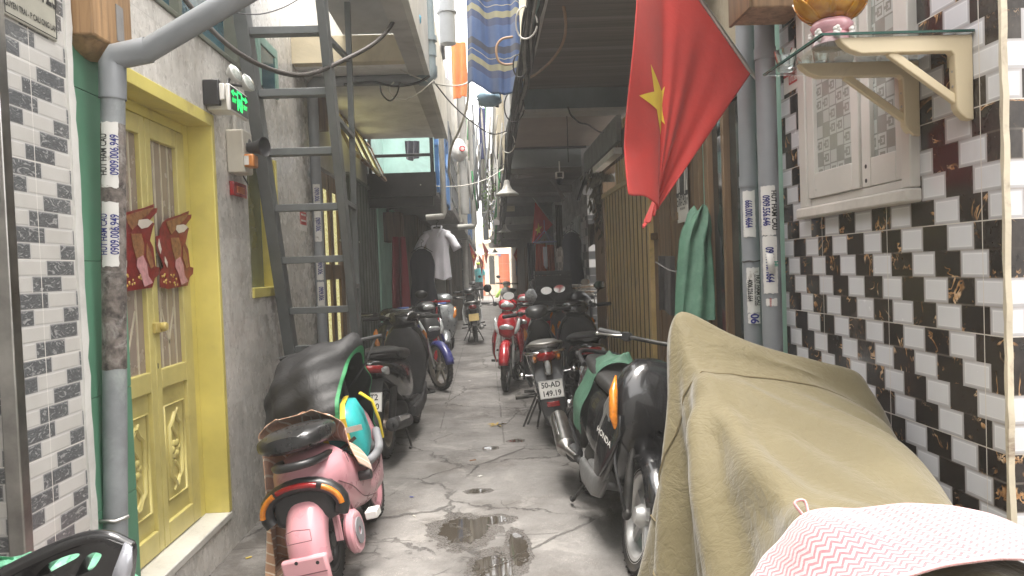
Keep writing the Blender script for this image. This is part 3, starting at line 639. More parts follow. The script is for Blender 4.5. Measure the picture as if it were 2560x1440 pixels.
wf = part(r1, 'window', ALU, ((XR-.03, wy0-.02, wz0), (XR+.05, wy0+.028, wz1)), ((XR-.03, wy1-.05, wz0), (XR+.05, wy1+.01, wz1)), ((XR-.03, wy0+.029, wz1-.05), (XR+.05, wy1-.051, wz1)), ((XR-.012, wy0+.029, wz0), (XR+.05, wy1-.051, wz0+.03)), bev=.004)
part(r1, 'window_sill', plaster('white_sill_plaster', (.60, .57, .52), .3), ((XR-.045, wy0-.025, wz0-.045), (XR+.02, wy1+.02, wz0-.002)), bev=.008)
ymid = 2.42; ETCH = etched()
for a, b, dx in ((wy0+.03, ymid-.002, .0), (ymid+.002, wy1-.052, -.008)):
    s_ = part(wf, 'sash', ALU, ((XR-.015+dx, a, wz0+.031), (XR+.02+dx, a+.05, wz1-.052)), ((XR-.015+dx, b-.055, wz0+.031), (XR+.02+dx, b, wz1-.052)), ((XR-.015+dx, a+.051, wz0+.031), (XR+.02+dx, b-.056, wz0+.125)), ((XR-.015+dx, a+.051, wz1-.11), (XR+.02+dx, b-.056, wz1-.052)), bev=.003)
    part(wf, 'glass_pane', ETCH, ((XR+.0+dx, a+.051, wz0+.126), (XR+.006+dx, b-.056, wz1-.111)))
mb = MB()
for z in (wz0+.052, wz0+.10): mb.lathe([(0, 0), (.0075, 0), (.0075, .004), (0, .004)], frame((XR-.0152, ymid-.028, z), (0, 1, 0), (0, 0, 1)), 12)
mb.build('lock_hole', BLACKM, wf, 40)
# ------------------------------------------------------------------ right house: green wall, glazed window, plank door, ochre folding door
r2 = wthing('green_shop_house', 'old house front with a brown glazed window, plank door and ochre folding door', 'house', (1.6, 5, 0))
part(r2, 'wall', MINT, ((1.32, 3.102, 0), (2, 3.50, 2.98)), ((1.33, 3.50, 0), (2, 4.16, .92)), ((1.33, 4.161, 0), (2, 4.30, 2.98)))
part(r2, 'upper_wall', SOOT, ((1.325, 3.502, 2.34), (2, 4.158, 3.0)), ((1.327, 4.302, 2.36), (2, 6.4, 3.0)))
wb = part(r2, 'window', BWOOD, ((1.29, 3.502, .92), (1.37, 3.56, 2.34)), ((1.29, 4.09, .92), (1.37, 4.158, 2.34)), ((1.295, 3.56, .92), (1.36, 4.09, 1.0)), ((1.295, 3.56, 2.26), (1.36, 4.09, 2.34)), ((1.285, 3.80, 1.0), (1.36, 3.835, 2.26)), bev=.004)
for a, b in ((3.561, 3.799), (3.836, 4.089)): part(wb, 'glass_pane', P('dark_window_glass', (.035, .04, .036), .06, var=.4, sc=3, bump=.03, bsc=5), ((1.322, a, 1.0), (1.33, b, 2.26)))
mb = MB()
for z in (1.06, 2.18): mb.box((1.278, 3.505, z), (1.291, 3.535, z+.09))
mb.build('hinge', P('rusty_iron', (.17, .12, .07), .7, .4, var=.4), wb, 30, .003)
m = MB()
for k in range(7): m.box((1.30+.006*(k % 2), 4.302+k*.17, .03), (1.36, 4.302+k*.17+.164, 2.358))
pd = m.build('plank_door', BWOOD, r2, 30, .003)
part(pd, 'bolt', P('rusty_iron', (.17, .12, .07), .7, .4, var=.4), ((1.27, 5.35, 1.60), (1.298, 5.46, 1.65)), ((1.27, 4.70, 1.70), (1.298, 4.78, 1.75)), bev=.004)
part(pd, 'edge_strip', P('pale_blue_strip', (.42, .50, .52), .5), ((1.285, 4.55, 1.2), (1.298, 4.57, 2.3)))
slats(5.52, 7.60, .03, 2.12, 1.280, 1.2835, .105, .055).build('folding_door', CORR, r2, 30); part(r2, 'door_shade_sheet', P('gate_shade_paint', (.085, .055, .03), .7, var=.25), ((1.2845, 5.5, .03), (1.31, 7.60, 2.12)))  # dark board added so the gaps show painted rib shade
slats(5.50, 7.0, 2.17, 2.75, 1.30, 1.33, .07, .06).build('door_grille', CORR, r2, 30, .005); part(r2, 'grille_back', DWOOD, ((1.345, 5.5, 2.17), (1.37, 7.0, 2.75)))
part(r2, 'door_rail', CORR, ((1.26, 5.48, 2.121), (1.36, 7.62, 2.168)), ((1.265, 5.482, .02), (1.31, 5.515, 2.12)), bev=.004)
part(r2, 'frame_board', BWOOD, ((1.28, 7.63, 0), (1.42, 8.3, 2.3)), ((1.30, 6.42, 2.4), (1.42, 8.88, 2.66)))
part(r2, 'grey_rail', GRSLAB, ((1.20, 6.5, 2.42), (1.28, 8.2, 2.48)))
# ceilings over the right side of the lane
zc = 3.0
s1 = wthing('upper_floor', 'brown boarded underside of the jutting upper floor above the big flag', 'upper floor', (.9, 5, zc))
def boards():
    m = Mt('brown_ceiling_boards'); q = m.xyz(); y = q[1]+q[0]*.05; f = (y/.105).fr(); gr = (f-.5).ab().gt(.46); n = m.noise(7, 5, .6, stretch=(.12, 3, 1)); rr = m.rand((y/.105).fl())
    k = m.ramp(n*.8+rr*.2, [(.3, (.10, .078, .062)), (.55, (.155, .125, .102)), (.75, (.22, .185, .155))]); k = m.mix(gr*.5, k, (.05, .04, .033)); m.set(col=k, rough=.5).bump(gr*-1+n*.3, .4, .004); return m.mat
part(s1, 'ceiling', boards(), ((.43, 3.9, zc), (2.0, 6.398, zc+.05)))
part(s1, 'floor_slab', DPLA, ((.42, 3.88, zc+.052), (2.0, 8.9, zc+.2)), ((1.315, 3.12, zc+.2), (2.0, 3.87, zc+2.5)))
part(s1, 'edge_strip', WHITEPVC, ((.405, 3.9, zc-.02), (.428, 6.6, zc+.05)), bev=.003)
part(s1, 'edge_wood', P('pale_teal_paint', (.25, .38, .36), .6, dirt=.5), ((.37, 3.9, zc+.02), (.403, 6.5, zc+.07)), bev=.003)
part(s1, 'upper_wall', CREAM, ((.44, 3.9, zc+.2), (.6, 8.9, 4.6)))
part(s1, 'beam', BEAMT, ((.40, 6.4, 2.82), (1.5, 6.62, 3.051)))
part(s1, 'beam_lip', GPLA, ((.30, 6.385, 2.795), (1.5, 6.63, 2.818)))
part(s1, 'beam_end', plaster('stained_pale_plaster', (.42, .41, .38), .8), ((.28, 6.37, 2.82), (.398, 6.64, 3.15)))
part(s1, 'ceiling_panel', BEIGE, ((.35, 6.632, 2.90), (1.5, 8.88, 2.94)))
part(s1, 'lintel', P('grey_lintel_paint', (.17, .185, .185), .6, var=.15, sc=2, dirt=.2), ((.34, 8.9, 2.66), (1.24, 9.0, 2.95)), bev=.003)
part(s1, 'dark_joint', BLKFR, ((.35, 8.86, 2.874), (1.3, 8.898, 2.90)))
part(s1, 'wall_strip', P('pale_panel', (.26, .27, .26), .6, var=.15, dirt=.2), ((1.26, 6.64, 2.56), (1.309, 8.85, 2.80)))
# farther right: stone chip wall, dark fronts
def chips():
    m = Mt('grey_stone_chip_tile'); q = m.xyz(); u, z = q[1], q[2]; s = u/.20+(z/.10).fl()*.5; rr = m.rand(s.fl(), (z/.10).fl()); e = ((s.fr()-.5).ab()*1.0).mx(((z/.10).fr()-.5).ab())
    n = m.noise(18, 4); lo = z.lt(2.05)
    k2 = m.mix(rr.gt(.5), (.55, .54, .52), (.06, .06, .06)); k1 = m.ramp(n+rr*.25, [(.35, (.09, .085, .08)), (.6, (.26, .25, .235)), (.8, (.42, .41, .39))])
    k = m.mix(lo, k1, k2); m.set(col=m.mix(e.gt(.46), k, (.3, .29, .28)), rough=.3); return m.mat
h = wthing('stone_tiled_house', 'house front of grey and white stone chip tiles behind the parked bikes', 'house', (1.6, 11, 0))
part(h, 'wall', chips(), ((1.30, 8.95, 0), (1.9, 13.5, 2.66)))
part(h, 'door', P('pale_grey_door', (.33, .34, .33), .5), *[((1.27, y, .04), (1.299, y+.14, 2.1)) for y in (9.6, 9.8, 10.0, 10.2)], bev=.004)
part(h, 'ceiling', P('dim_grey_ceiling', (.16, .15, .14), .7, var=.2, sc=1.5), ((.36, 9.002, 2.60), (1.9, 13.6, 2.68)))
[part(h, 'ceiling_beam', DPLA, ((.36, y, 2.50), (1.4, y+.12, 2.599))) for y in (10.4, 11.9)]
part(h, 'end_board', DPLA, ((.36, 13.50, 2.681), (1.9, 13.6, 3.2))); part(h, 'front_board', DPLA, ((.625, 8.92, 2.96), (2.2, 9.0, 4.2)), ((1.242, 8.905, 2.3), (2.2, 8.945, 2.958)))
part(h, 'upper_wall', WPLA, ((.46, 9.0, 2.7), (.62, 13.6, 5.6)))
for k, (y0, y1, x, mt, lb) in enumerate([(13.62, 19.0, 1.25, DPLA, 'sooty dark house front behind the orange shorts'), (19.02, 26, 1.18, GPLA, 'grey house front past the orange shorts under a low ceiling'), (26.02, 32.5, 1.20, DWOOD, 'last dark house front on the hanging jeans side')]):
    h = wthing('row_house', lb, 'house', (x+.4, (y0+y1)/2, 0)); z1 = (2.40, 2.38, 2.62)[k]
    part(h, 'wall', mt, ((x, y0, 0), (x+.7, y1, z1)))
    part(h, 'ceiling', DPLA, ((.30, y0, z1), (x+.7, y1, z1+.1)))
    part(h, 'ceiling_beam', GPLA, ((.2, y0+.02, z1-.14), (x-.01, y0+.16, z1-.001))); part(h, 'ceiling_beam', GPLA, ((.2, y1-.4, z1-.2), (x-.01, y1-.25, z1-.001)))
    part(h, 'end_board', DPLA, ((.605, y0+.01, z1+.102), (x+1.2, y0+.1, z1+.8)))
    part(h, 'door', BWOOD, ((x-.03, y0+1.0, .04), (x-.002, y0+1.9, 2.0)))
    part(h, 'upper_wall', (CREAM, WPLA, GPLA)[k], ((.42, y0, z1+.1), (.6, y1, (5.8, 6.0, 6.2)[k])))
    m = MB(); zz = z1+.2
    while zz < z1+1.6: m.bar((.38, y0+.1, zz), (.38, y1-.1, zz), .03, .03); zz += .35
    m.build('balcony_rail', (WHITEPVC, GREYPVC, BLUEFR)[k], h, 30)
# ------------------------------------------------------------------ orange house that closes the lane
YE = 39.0
def E(px, py): return aty(px, py, YE)
oe = wthing('orange_house', 'bright orange tiled house closing the far end of the lane', 'house', (0, YE, 0))
ORANGE = P('orange_wall_tile', (.62, .17, .07), .5, var=.08, sc=2, dirt=.1, dcol=(.4, .12, .06)); CRM = P('cream_door_paint', (.66, .58, .45), .5, var=.06)
def eb(x0, y0, x1, y1, d0, d1):        # box from two picture corners on the house front
    a, b = E(x0, y1), E(x1, y0); return ((a[0], YE+d0, a[2]), (b[0], YE+d1, b[2]))
part(oe, 'wall', ORANGE, eb(1150, 630, 1360, 745, 0, .3))
part(oe, 'tile_joint', P('pale_joint', (.6, .30, .2), .7), *[((E(1248, 700)[0], YE-.004, z), (E(1290, 700)[0], YE-.001, z+.02)) for z in (.5, .9, 1.3, 1.7)], *[((x, YE-.0045, .1), (x+.015, YE-.0015, 2.2)) for x in (.95, 1.3)])
part(oe, 'upper_wall', plaster('pale_cream_front', (.75, .68, .55), .3), eb(1100, 560, 1360, 628, -.02, .3))
part(oe, 'cornice', CRM, eb(1200, 622, 1300, 631, -.25, -.021), eb(1195, 604, 1262, 610, -.3, -.022))
d_ = part(oe, 'door', CRM, eb(1214, 638, 1222, 738, -.06, -.005), eb(1239, 638, 1246, 738, -.06, -.005), eb(1222, 711, 1239, 738, -.06, -.005), eb(1222, 634, 1239, 640, -.06, -.005))
part(d_, 'glass_pane', P('dark_window_glass', (.035, .04, .036), .06, var=.4, sc=3, bump=.03, bsc=5), eb(1222, 640, 1239, 711, -.03, -.01))
p_ = part(oe, 'number_plate', P('blue_enamel', (.10, .13, .42), .4), eb(1243, 635, 1252, 641, -.03, -.006))
a = E(1247.5, 638); text('83/10', .085, frame((a[0], YE-.034, a[2]), (1, 0, 0), (0, 0, 1)), WHITE, 'house_number', p_)
part(oe, 'side_wall', plaster('pale_cream_front', (.75, .68, .55), .3), eb(1276, 628, 1330, 745, -1.6, -.4), eb(1120, 628, 1205, 745, -3.0, -2.8))
part(oe, 'side_door', DPLA, eb(1278, 648, 1286, 720, -1.66, -1.602), eb(1196, 650, 1204, 735, -3.06, -3.002))
# ------------------------------------------------------------------ motorbikes (local: x forward, y left, z up)
YAX = Matrix.Rotation(R(90), 4, 'X')
GLOSSB = P('gloss_black_paint', (.012, .012, .013), .22, var=.3, coat=.6, bump=.03, dirt=.25, dcol=(.06, .055, .05))
SEATB = P('black_seat_vinyl', (.030, .029, .028), .55, var=.2, bump=.25, bsc=220)
SEATG = P('grey_seat_vinyl', (.17, .165, .155), .6, var=.1, bump=.2, bsc=220)
LENS = P('clear_lens', (.52, .54, .54), .08, .25, var=.2, sc=30, coat=.8, bump=.15, bsc=70)
REDL = P('red_lens', (.30, .008, .010), .15, var=.25, sc=40, coat=.6, bump=.2, bsc=120); AMBL = P('amber_lens', (.62, .20, .015), .15, var=.2, sc=40, coat=.6, bump=.3, bsc=140)
MIRR = P('mirror_glass', (.7, .7, .7), .03, 1, var=.02, bump=0)
PLATEW = P('plate_white', (.72, .71, .68), .4, var=.05, dirt=.1); PLATEY = P('plate_yellow', (.62, .45, .16), .45, var=.12); INK = P('plate_ink', (.012, .012, .012), .5, bump=0)
def wheel(root, x, Rr, w, rim, sty='five', y=0, disc=True):
    M = Matrix.Translation((x, y, Rr)) @ YAX
    hub = MB(); hub.lathe([(0, -.05), (.035, -.05), (.055, -.02), (.055, .02), (.035, .05), (0, .05)], M, 16)
    hb = hub.build('wheel', DKMET if sty == 'wire' else rim, root, 40)
    t = MB(); ri = Rr-w*.95; pr = []
    for k in range(13):
        a = math.pi*(k/12)-math.pi/2; pr.append((ri+.02+(Rr-ri-.02)*max(0, math.cos(a))**.75, w/2*math.sin(a)*(1.05 if abs(math.sin(a)) < .95 else .8)))
    t.lathe(pr, M, 40, closed=True)
    for k in range(36):               # tread blocks
        a = 2*math.pi*k/36; c, s = math.cos(a), math.sin(a); o = M @ Vector((c*(Rr-.0035), s*(Rr-.0035), 0)); tn = (M.to_3x3() @ Vector((-s, c, 0))); ax = M.to_3x3() @ Vector((0, 0, 1))
        for sg in (-1, 1): t.bar(o+ax*sg*.006+tn*.010*sg, o+ax*sg*w*.36-tn*.012, .010, .008, tuple((M.to_3x3() @ Vector((c, s, 0)))))
    t.build('tyre', RUBBER, hb, 50)
    r = MB(); r.lathe([(ri+.022, -w*.36), (ri+.03, -w*.40), (ri+.004, -w*.36), (ri-.012, -w*.14), (ri-.012, w*.14), (ri+.004, w*.36), (ri+.03, w*.40), (ri+.022, w*.36), (ri+.005, 0)], M, 40, closed=True)
    if sty == 'wire':
        for k in range(28):
            a = 2*math.pi*k/28; b = a+(.5 if k % 2 else -.5); sd = .035 if (k//2) % 2 else -.035
            r.tube([M @ Vector((.045*math.cos(b), .045*math.sin(b), sd)), M @ Vector(((ri)*math.cos(a), (ri)*math.sin(a), 0))], .0022, 5)
    else:
        n = {'five': 5, 'three': 3, 'six': 6, 'disc': 0}[sty]
        for k in range(n):
            a = 2*math.pi*k/n+.3
            for q in ((-.16, -.05), (.16, .05)) if n == 5 else ((0, 0),):
                r.bar(M @ Vector((.045*math.cos(a+q[0]), .045*math.sin(a+q[0]), 0)), M @ Vector(((ri)*math.cos(a+q[1]), ri*math.sin(a+q[1]), 0)), .024, .02, tuple(M.to_3x3() @ Vector((0, 0, 1))))
        if n == 0: r.lathe([(.05, -.02), (ri, -.012), (ri, .012), (.05, .02)], M, 30)
    r.build('rim', rim, hb, 40)
    if disc:
        d = MB(); Md = M @ Matrix.Translation((0, 0, -.062)); d.lathe([(.05, 0), (.105, 0), (.105, .004), (.05, .004)], Md, 28, closed=True); d.build('brake_disc', STEEL, hb, 30)
    return hb
def fender(root, x, Rr, w, mat, a0, a1, gap=.025, name='fender', th=.004):
    m = MB(); n = 20; P_ = np.zeros((n+1, 9, 3))
    for i in range(n+1):
        a = R(a0+(a1-a0)*i/n); ed = math.sin(math.pi*i/n)**.3*.15+.85
        for j in range(9):
            s = (j-4)/4; rr = Rr+gap-abs(s)**3*.045; P_[i, j] = (x+rr*math.cos(a), s*w/2*ed, Rr+rr*math.sin(a))
    return m.grid(P_).build(name, mat, root, 180, solid=th)
def plate(root, o, rx, L1, L2, mat=PLATEW, w=.19, h=.14, ink=INK):
    M = frame(o, (0, -1, 0), (math.sin(rx), 0, math.cos(rx)))
    m = MB(); m.prism([(-w/2, -h/2), (w/2, -h/2), (w/2, h/2), (-w/2, h/2)], M @ Matrix.Translation((0, 0, -.004)), .004)
    p = m.build('number_plate', mat, root, 30, .002)
    if L1:
        text(L1, h*.43, M @ Matrix.Translation((0, h*.235, .0008)), ink, 'plate_lettering', p, .92, bold=.022); text(L2, h*.43, M @ Matrix.Translation((0, -h*.235, .0008)), ink, 'plate_lettering', p, .92, bold=.022)
        f = MB(); a, b = w/2-.004, h/2-.004; f.tube([M @ Vector((sx*a, sy*b, .001)) for sx, sy in ((-1, -1), (1, -1), (1, 1), (-1, 1))], .0014, 4, closed=True); f.build('plate_border', ink, p, 30)
    return p
def bars(root, x, z, w, mat, grip=BLACKM, mirrors='LR', rise=.0, mz=.17, mcol=BLACKP, round_m=False, back=.07, lever=STEEL):
    b = MB(); b.tube(spline([(x-back, -w/2, z+rise), (x-.02, -w*.25, z+rise*.8), (x+.02, 0, z), (x-.02, w*.25, z+rise*.8), (x-back, w/2, z+rise)], 16), .011, 8); bb = b.build('handlebar', mat, root, 60)
    for s in (-1, 1):
        g_ = MB(); d = Vector((x-back, s*w/2, z+rise))-Vector((x-.02, s*w*.25, z+rise*.8)); d.normalize(); e = Vector((x-back, s*w/2, z+rise))
        g_.tube([e-d*.13, e-d*.12, e-d*.005, e+d*.008, e+d*.012], [.015, .019, .018, .02, .013], 12); g_.build('grip', grip, bb, 40)
        c = MB(); c.ell(e-d*.165, (.028, .035, .026)); c.box(e-d*.165+Vector((-.02, -.02, -.015)), e-d*.165+Vector((.03, .02, .02))); c.build('switch_box', BLACKP, bb, 40)
        l = MB(); l.tube(spline([e-d*.15+Vector((.035, 0, .002)), e-d*.10+Vector((.062, 0, -.004)), e-d*.0+Vector((.05, 0, -.012))], 8), [.008]+[.006]*7+[.009] if False else .0055, 8); l.ell(e+Vector((.05, 0, -.012)), (.009, .009, .009)); l.build('brake_lever', lever, bb, 60)
        if ('L' if s > 0 else 'R') in mirrors:
            q = e-d*.15; top = q+Vector((.02, s*.07, mz)); m = MB(); m.tube(spline([q, q+Vector((.03, s*.01, mz*.5)), top+Vector((.015, 0, -.01))], 8), .005, 6)
            N_ = Vector((-1, -s*.25, .08)).normalized(); Mx = frame(top+Vector((0, 0, .02)), (0, -1, 0), Vector((0, 0, 1))-N_*N_.z)
            rx, ry = (.05, .05) if round_m else (.062, .042)
            m.ell(top+Vector((.012, 0, .02)), (.02, rx, ry)); mo = m.build('mirror', mcol, bb, 60)
            g2 = MB(); g2.prism([(rx*.88*math.cos(t*.2618), ry*.88*math.sin(t*.2618)) for t in range(24)], Mx @ Matrix.Translation((0, 0, .0075)), .003); g2.build('mirror_glass', MIRR, mo, 30)
    return bb
def fork(root, xa, za, xt, zt, mat=ALLOY, y=.085, r=.017):
    m = MB()
    for s in (-1, 1): m.tube([(xa, s*y, za), (xa+(xt-xa)*.55, s*y, za+(zt-za)*.55)], r*1.25, 10); m.tube([(xa+(xt-xa)*.5, s*y, za+(zt-za)*.5), (xt, s*y*.8, zt)], r*.8, 10); m.ell((xa, s*y, za), (.028, .022, .028))
    return m.build('front_fork', mat, root, 50)
def muffler(root, x0, x1, y, z0, z1, mat=STEEL, r=.052):
    m = MB(); m.tube([(x0, y*.8, z0), (x0+(x1-x0)*.2, y, z0+.01), (x0+(x1-x0)*.25, y, z0+.015), (x1, y, z1), (x1-.01, y, z1+.002)], [.02, .024, r, r*.92, r*.6], 16); m.tube([(x1-.01, y, z1), (x1-.05, y, z1+.005)], r*.35, 12)
    e = m.build('exhaust', mat, root, 40); g_ = MB(); p0 = Vector((x0+(x1-x0)*.4, y+math.copysign(r*.75, y), z0+.05)); p1 = Vector((x0+(x1-x0)*.88, y+math.copysign(r*.75, y), z0+(z1-z0)*.85+.03)); g_.bar(p0, p1, .012, .055); g_.build('heat_shield', CHROME, e, 30, .004); return e
def stand(root, x, side=1, both=True):
    m = MB()
    if both:
        for s in (-1, 1): m.tube(spline([(x, s*.06, .25), (x-.06, s*.12, .10), (x-.10, s*.15, .012), (x-.16, s*.15, .012)], 8), .010, 6)
        m.tube([(x-.03, -.09, .18), (x-.03, .09, .18)], .009, 6)
    m.tube([(x+.1, side*.10, .24), (x+.02, side*.24, .015), (x-.02, side*.26, .012)], .009, 6)
    return m.build('stand', DKMET, root, 50)
def place(root_name, label, pos, fwd, lean=0, group='motorbikes parked along the lane', cat='motorbike', sc=1.0):
    o = thing(root_name, label, cat, (pos[0], pos[1], 0), group=group, rot=(lean, 0, math.atan2(fwd[1], fwd[0]))); o.scale = (sc, sc, sc); return o
def scooter(label, pos, fwd, lean=0, body=GLOSSB, lower=BLACKM, seat=SEATB, rim=ALLOY, pl=None, mirrors='LR', sty='five', lights=True, rr=.265, headlight=LENS, name='scooter', apron2=None, winkers=True, turn=0, tail_hi=0.0, bz=1.02):
    o = place(name, label, pos, fwd, lean)
    wheel(o, .64, rr, .095, rim, sty); wheel(o, -.62, rr, .115, rim, sty, disc=False)
    fork(o, .64, rr, .50, .66, DKMET)
    fender(o, .64, rr, .16, body, 25, 165)
    m = MB(); m.hz([(.34, .36, .03, .09), (.40, .40, .07, .13), (.52, .455, .095, .175), (.66, .465, .115, .205), (.80, .435, .11, .195), (.90, .405, .095, .145), (.955, .39, .06, .09), (.97, .385, .02, .03)], seg=28); ap = m.build('front_cowl', body, o, 60)
    m = MB(); m.hz([(.33, .325, .03, .15, 4), (.5, .335, .035, .19, 4), (.70, .33, .035, .20, 4), (.86, .33, .04, .14, 4), (.92, .33, .02, .08, 4)]); m.build('leg_shield', lower, o, 50)
    if apron2:
        for s in (-1, 1):
            m = MB(); m.loft([((.40, s*.155, .35), (.05, s*.01, 0), (0, .02, 0), 2.5), ((.47, s*.185, .48), (.085, -s*.02, 0), (.0, .022, 0), 2.5), ((.50, s*.20, .62), (.075, -s*.02, 0), (0, .02, 0), 2.5), ((.47, s*.20, .74), (.03, 0, 0), (0, .012, 0), 2.5)]); m.build('side_fairing', apron2, o, 60)
    m = MB(); m.ell((.545, 0, .80), (.05, .075, .06)); hl = None
    if headlight is LENS: pass
    m2 = MB(); m2.hx([(.27, bz-.03, .05, .03), (.31, bz-.01, .11, .06), (.38, bz-.01, .135, .075), (.44, bz-.015, .12, .065), (.475, bz-.03, .07, .04), (.485, bz-.035, .02, .012)]); hc = m2.build('handlebar_cowl', body, o, 60)
    m = MB(); m.ell((.452, 0, bz-.015), (.045, .088, .040), nu=18); m.build('headlight', headlight, hc, 60)
    m = MB(); m.box((.27, -.06, bz+.015), (.34, .06, bz+.03)); m.build('dial', BLACKP, hc, 30, .008)
    for s in (-1, 1) if winkers else ():
        m = MB(); m.loft([((.525, s*.12, .70), (.02, 0, 0), (0, .02, 0), 2), ((.52, s*.15, .76), (.025, 0, 0), (0, .035, 0), 2.2), ((.475, s*.165, .85), (.02, 0, 0), (0, .025, 0), 2), ((.45, s*.165, .89), (.004, 0, 0), (0, .006, 0), 2)]); m.build('indicator', AMBL, ap, 60)
    bb = bars(o, .37, bz, .68, DKMET, mirrors=mirrors)
    if turn:
        T_ = Matrix.Translation((.40, 0, 0)) @ Matrix.Rotation(turn, 4, 'Z') @ Matrix.Translation((-.40, 0, 0)); bb.matrix_local = T_; hc.matrix_local = T_
    m = MB(); m.box((-.10, -.15, .285), (.36, .15, .33)); fl = m.build('floorboard', lower, o, 30, .018)
    m = MB()
    for k in range(5): m.box((-.06, -.12+k*.055, .3305), (.30, -.095+k*.055, .336))
    m.build('floor_ribs', RUBBER, fl, 30)
    for s in (-1, 1):
        m = MB(); m.hx([(-.18, .27, .02, .04), (-.05, .255, .025, .055), (.2, .26, .022, .055), (.38, .31, .02, .06), (.46, .38, .01, .04)], yc=s*.155); m.build('side_skirt', apron2 or lower, o, 60)
    m = MB(); m.hx([(.10, .46, .07, .10), (.04, .50, .13, .19), (-.15, .53, .165, .21), (-.42, .58, .185, .17), (-.66, .66, .165, .115), (-.84, .715+tail_hi, .115, .075), (-.95, .745+tail_hi, .06, .045), (-.98, .752+tail_hi, .02, .02)], seg=28); rb = m.build('rear_body', body, o, 60)
    m = MB(); m.hx([(.08, .715, .06, .02), (.02, .735, .12, .05), (-.2, .755, .145, .055), (-.36, .775, .15, .055), (-.46, .80, .155, .05), (-.65, .815+tail_hi*.6, .145, .042), (-.80, .82+tail_hi, .11, .03), (-.85, .815+tail_hi, .05, .015)], seg=24); m.build('seat', seat, o, 60)
    m = MB(); m.tube(spline([(-.62, .155, .79), (-.78, .165, .835+tail_hi), (-.93, .10, .85+tail_hi), (-.955, 0, .85+tail_hi), (-.93, -.10, .85+tail_hi), (-.78, -.165, .835+tail_hi), (-.62, -.155, .79)], 24), .014, 10); m.build('grab_rail', BLACKM, o, 60)
    m = MB(); m.hx([(-.86, .715+tail_hi, .118, .04), (-.93, .73+tail_hi, .095, .036), (-.985, .738+tail_hi, .05, .025), (-1.0, .74+tail_hi, .015, .01)]); m.build('tail_light', REDL, rb, 60)
    for s in (-1, 1):
        m = MB(); m.hx([(-.82, .70+tail_hi, .02, .035), (-.90, .715+tail_hi, .025, .03), (-.95, .725+tail_hi, .012, .015)], yc=s*.105); m.build('rear_indicator', LENS, rb, 60)
    m = MB(); m.loft([((-.86, 0, .64), (.02, 0, .02), (0, .085, 0), 4), ((-.96, 0, .50), (.012, 0, .01), (0, .08, 0), 4), ((-1.03, 0, .36), (.008, 0, .006), (0, .075, 0), 4), ((-1.05, 0, .30), (.006, 0, .006), (0, .055, 0), 4)]); m.build('mudguard', BLACKM, o, 50)
    if pl: plate(o, (-.995, 0, .50), R(18), *pl)
    m = MB(); m.box((-1.045, -.04, .335), (-1.03, .04, .36)); m.build('reflector', REDL, o, 30, .003)
    m = MB(); m.ell((-.28, .0, .30), (.20, .13, .11)); m.hx([(-.1, .30, .05, .09), (-.4, .28, .05, .10), (-.66, .27, .04, .08)], yc=.11); m.tube([(-.62, -.07, .27), (-.62, -.11, .62)], .028, 10); m.build('engine', DKMET, o, 50)
    muffler(o, -.28, -.98, -.155, .24, .33, BLACKM); stand(o, -.22)
    return o
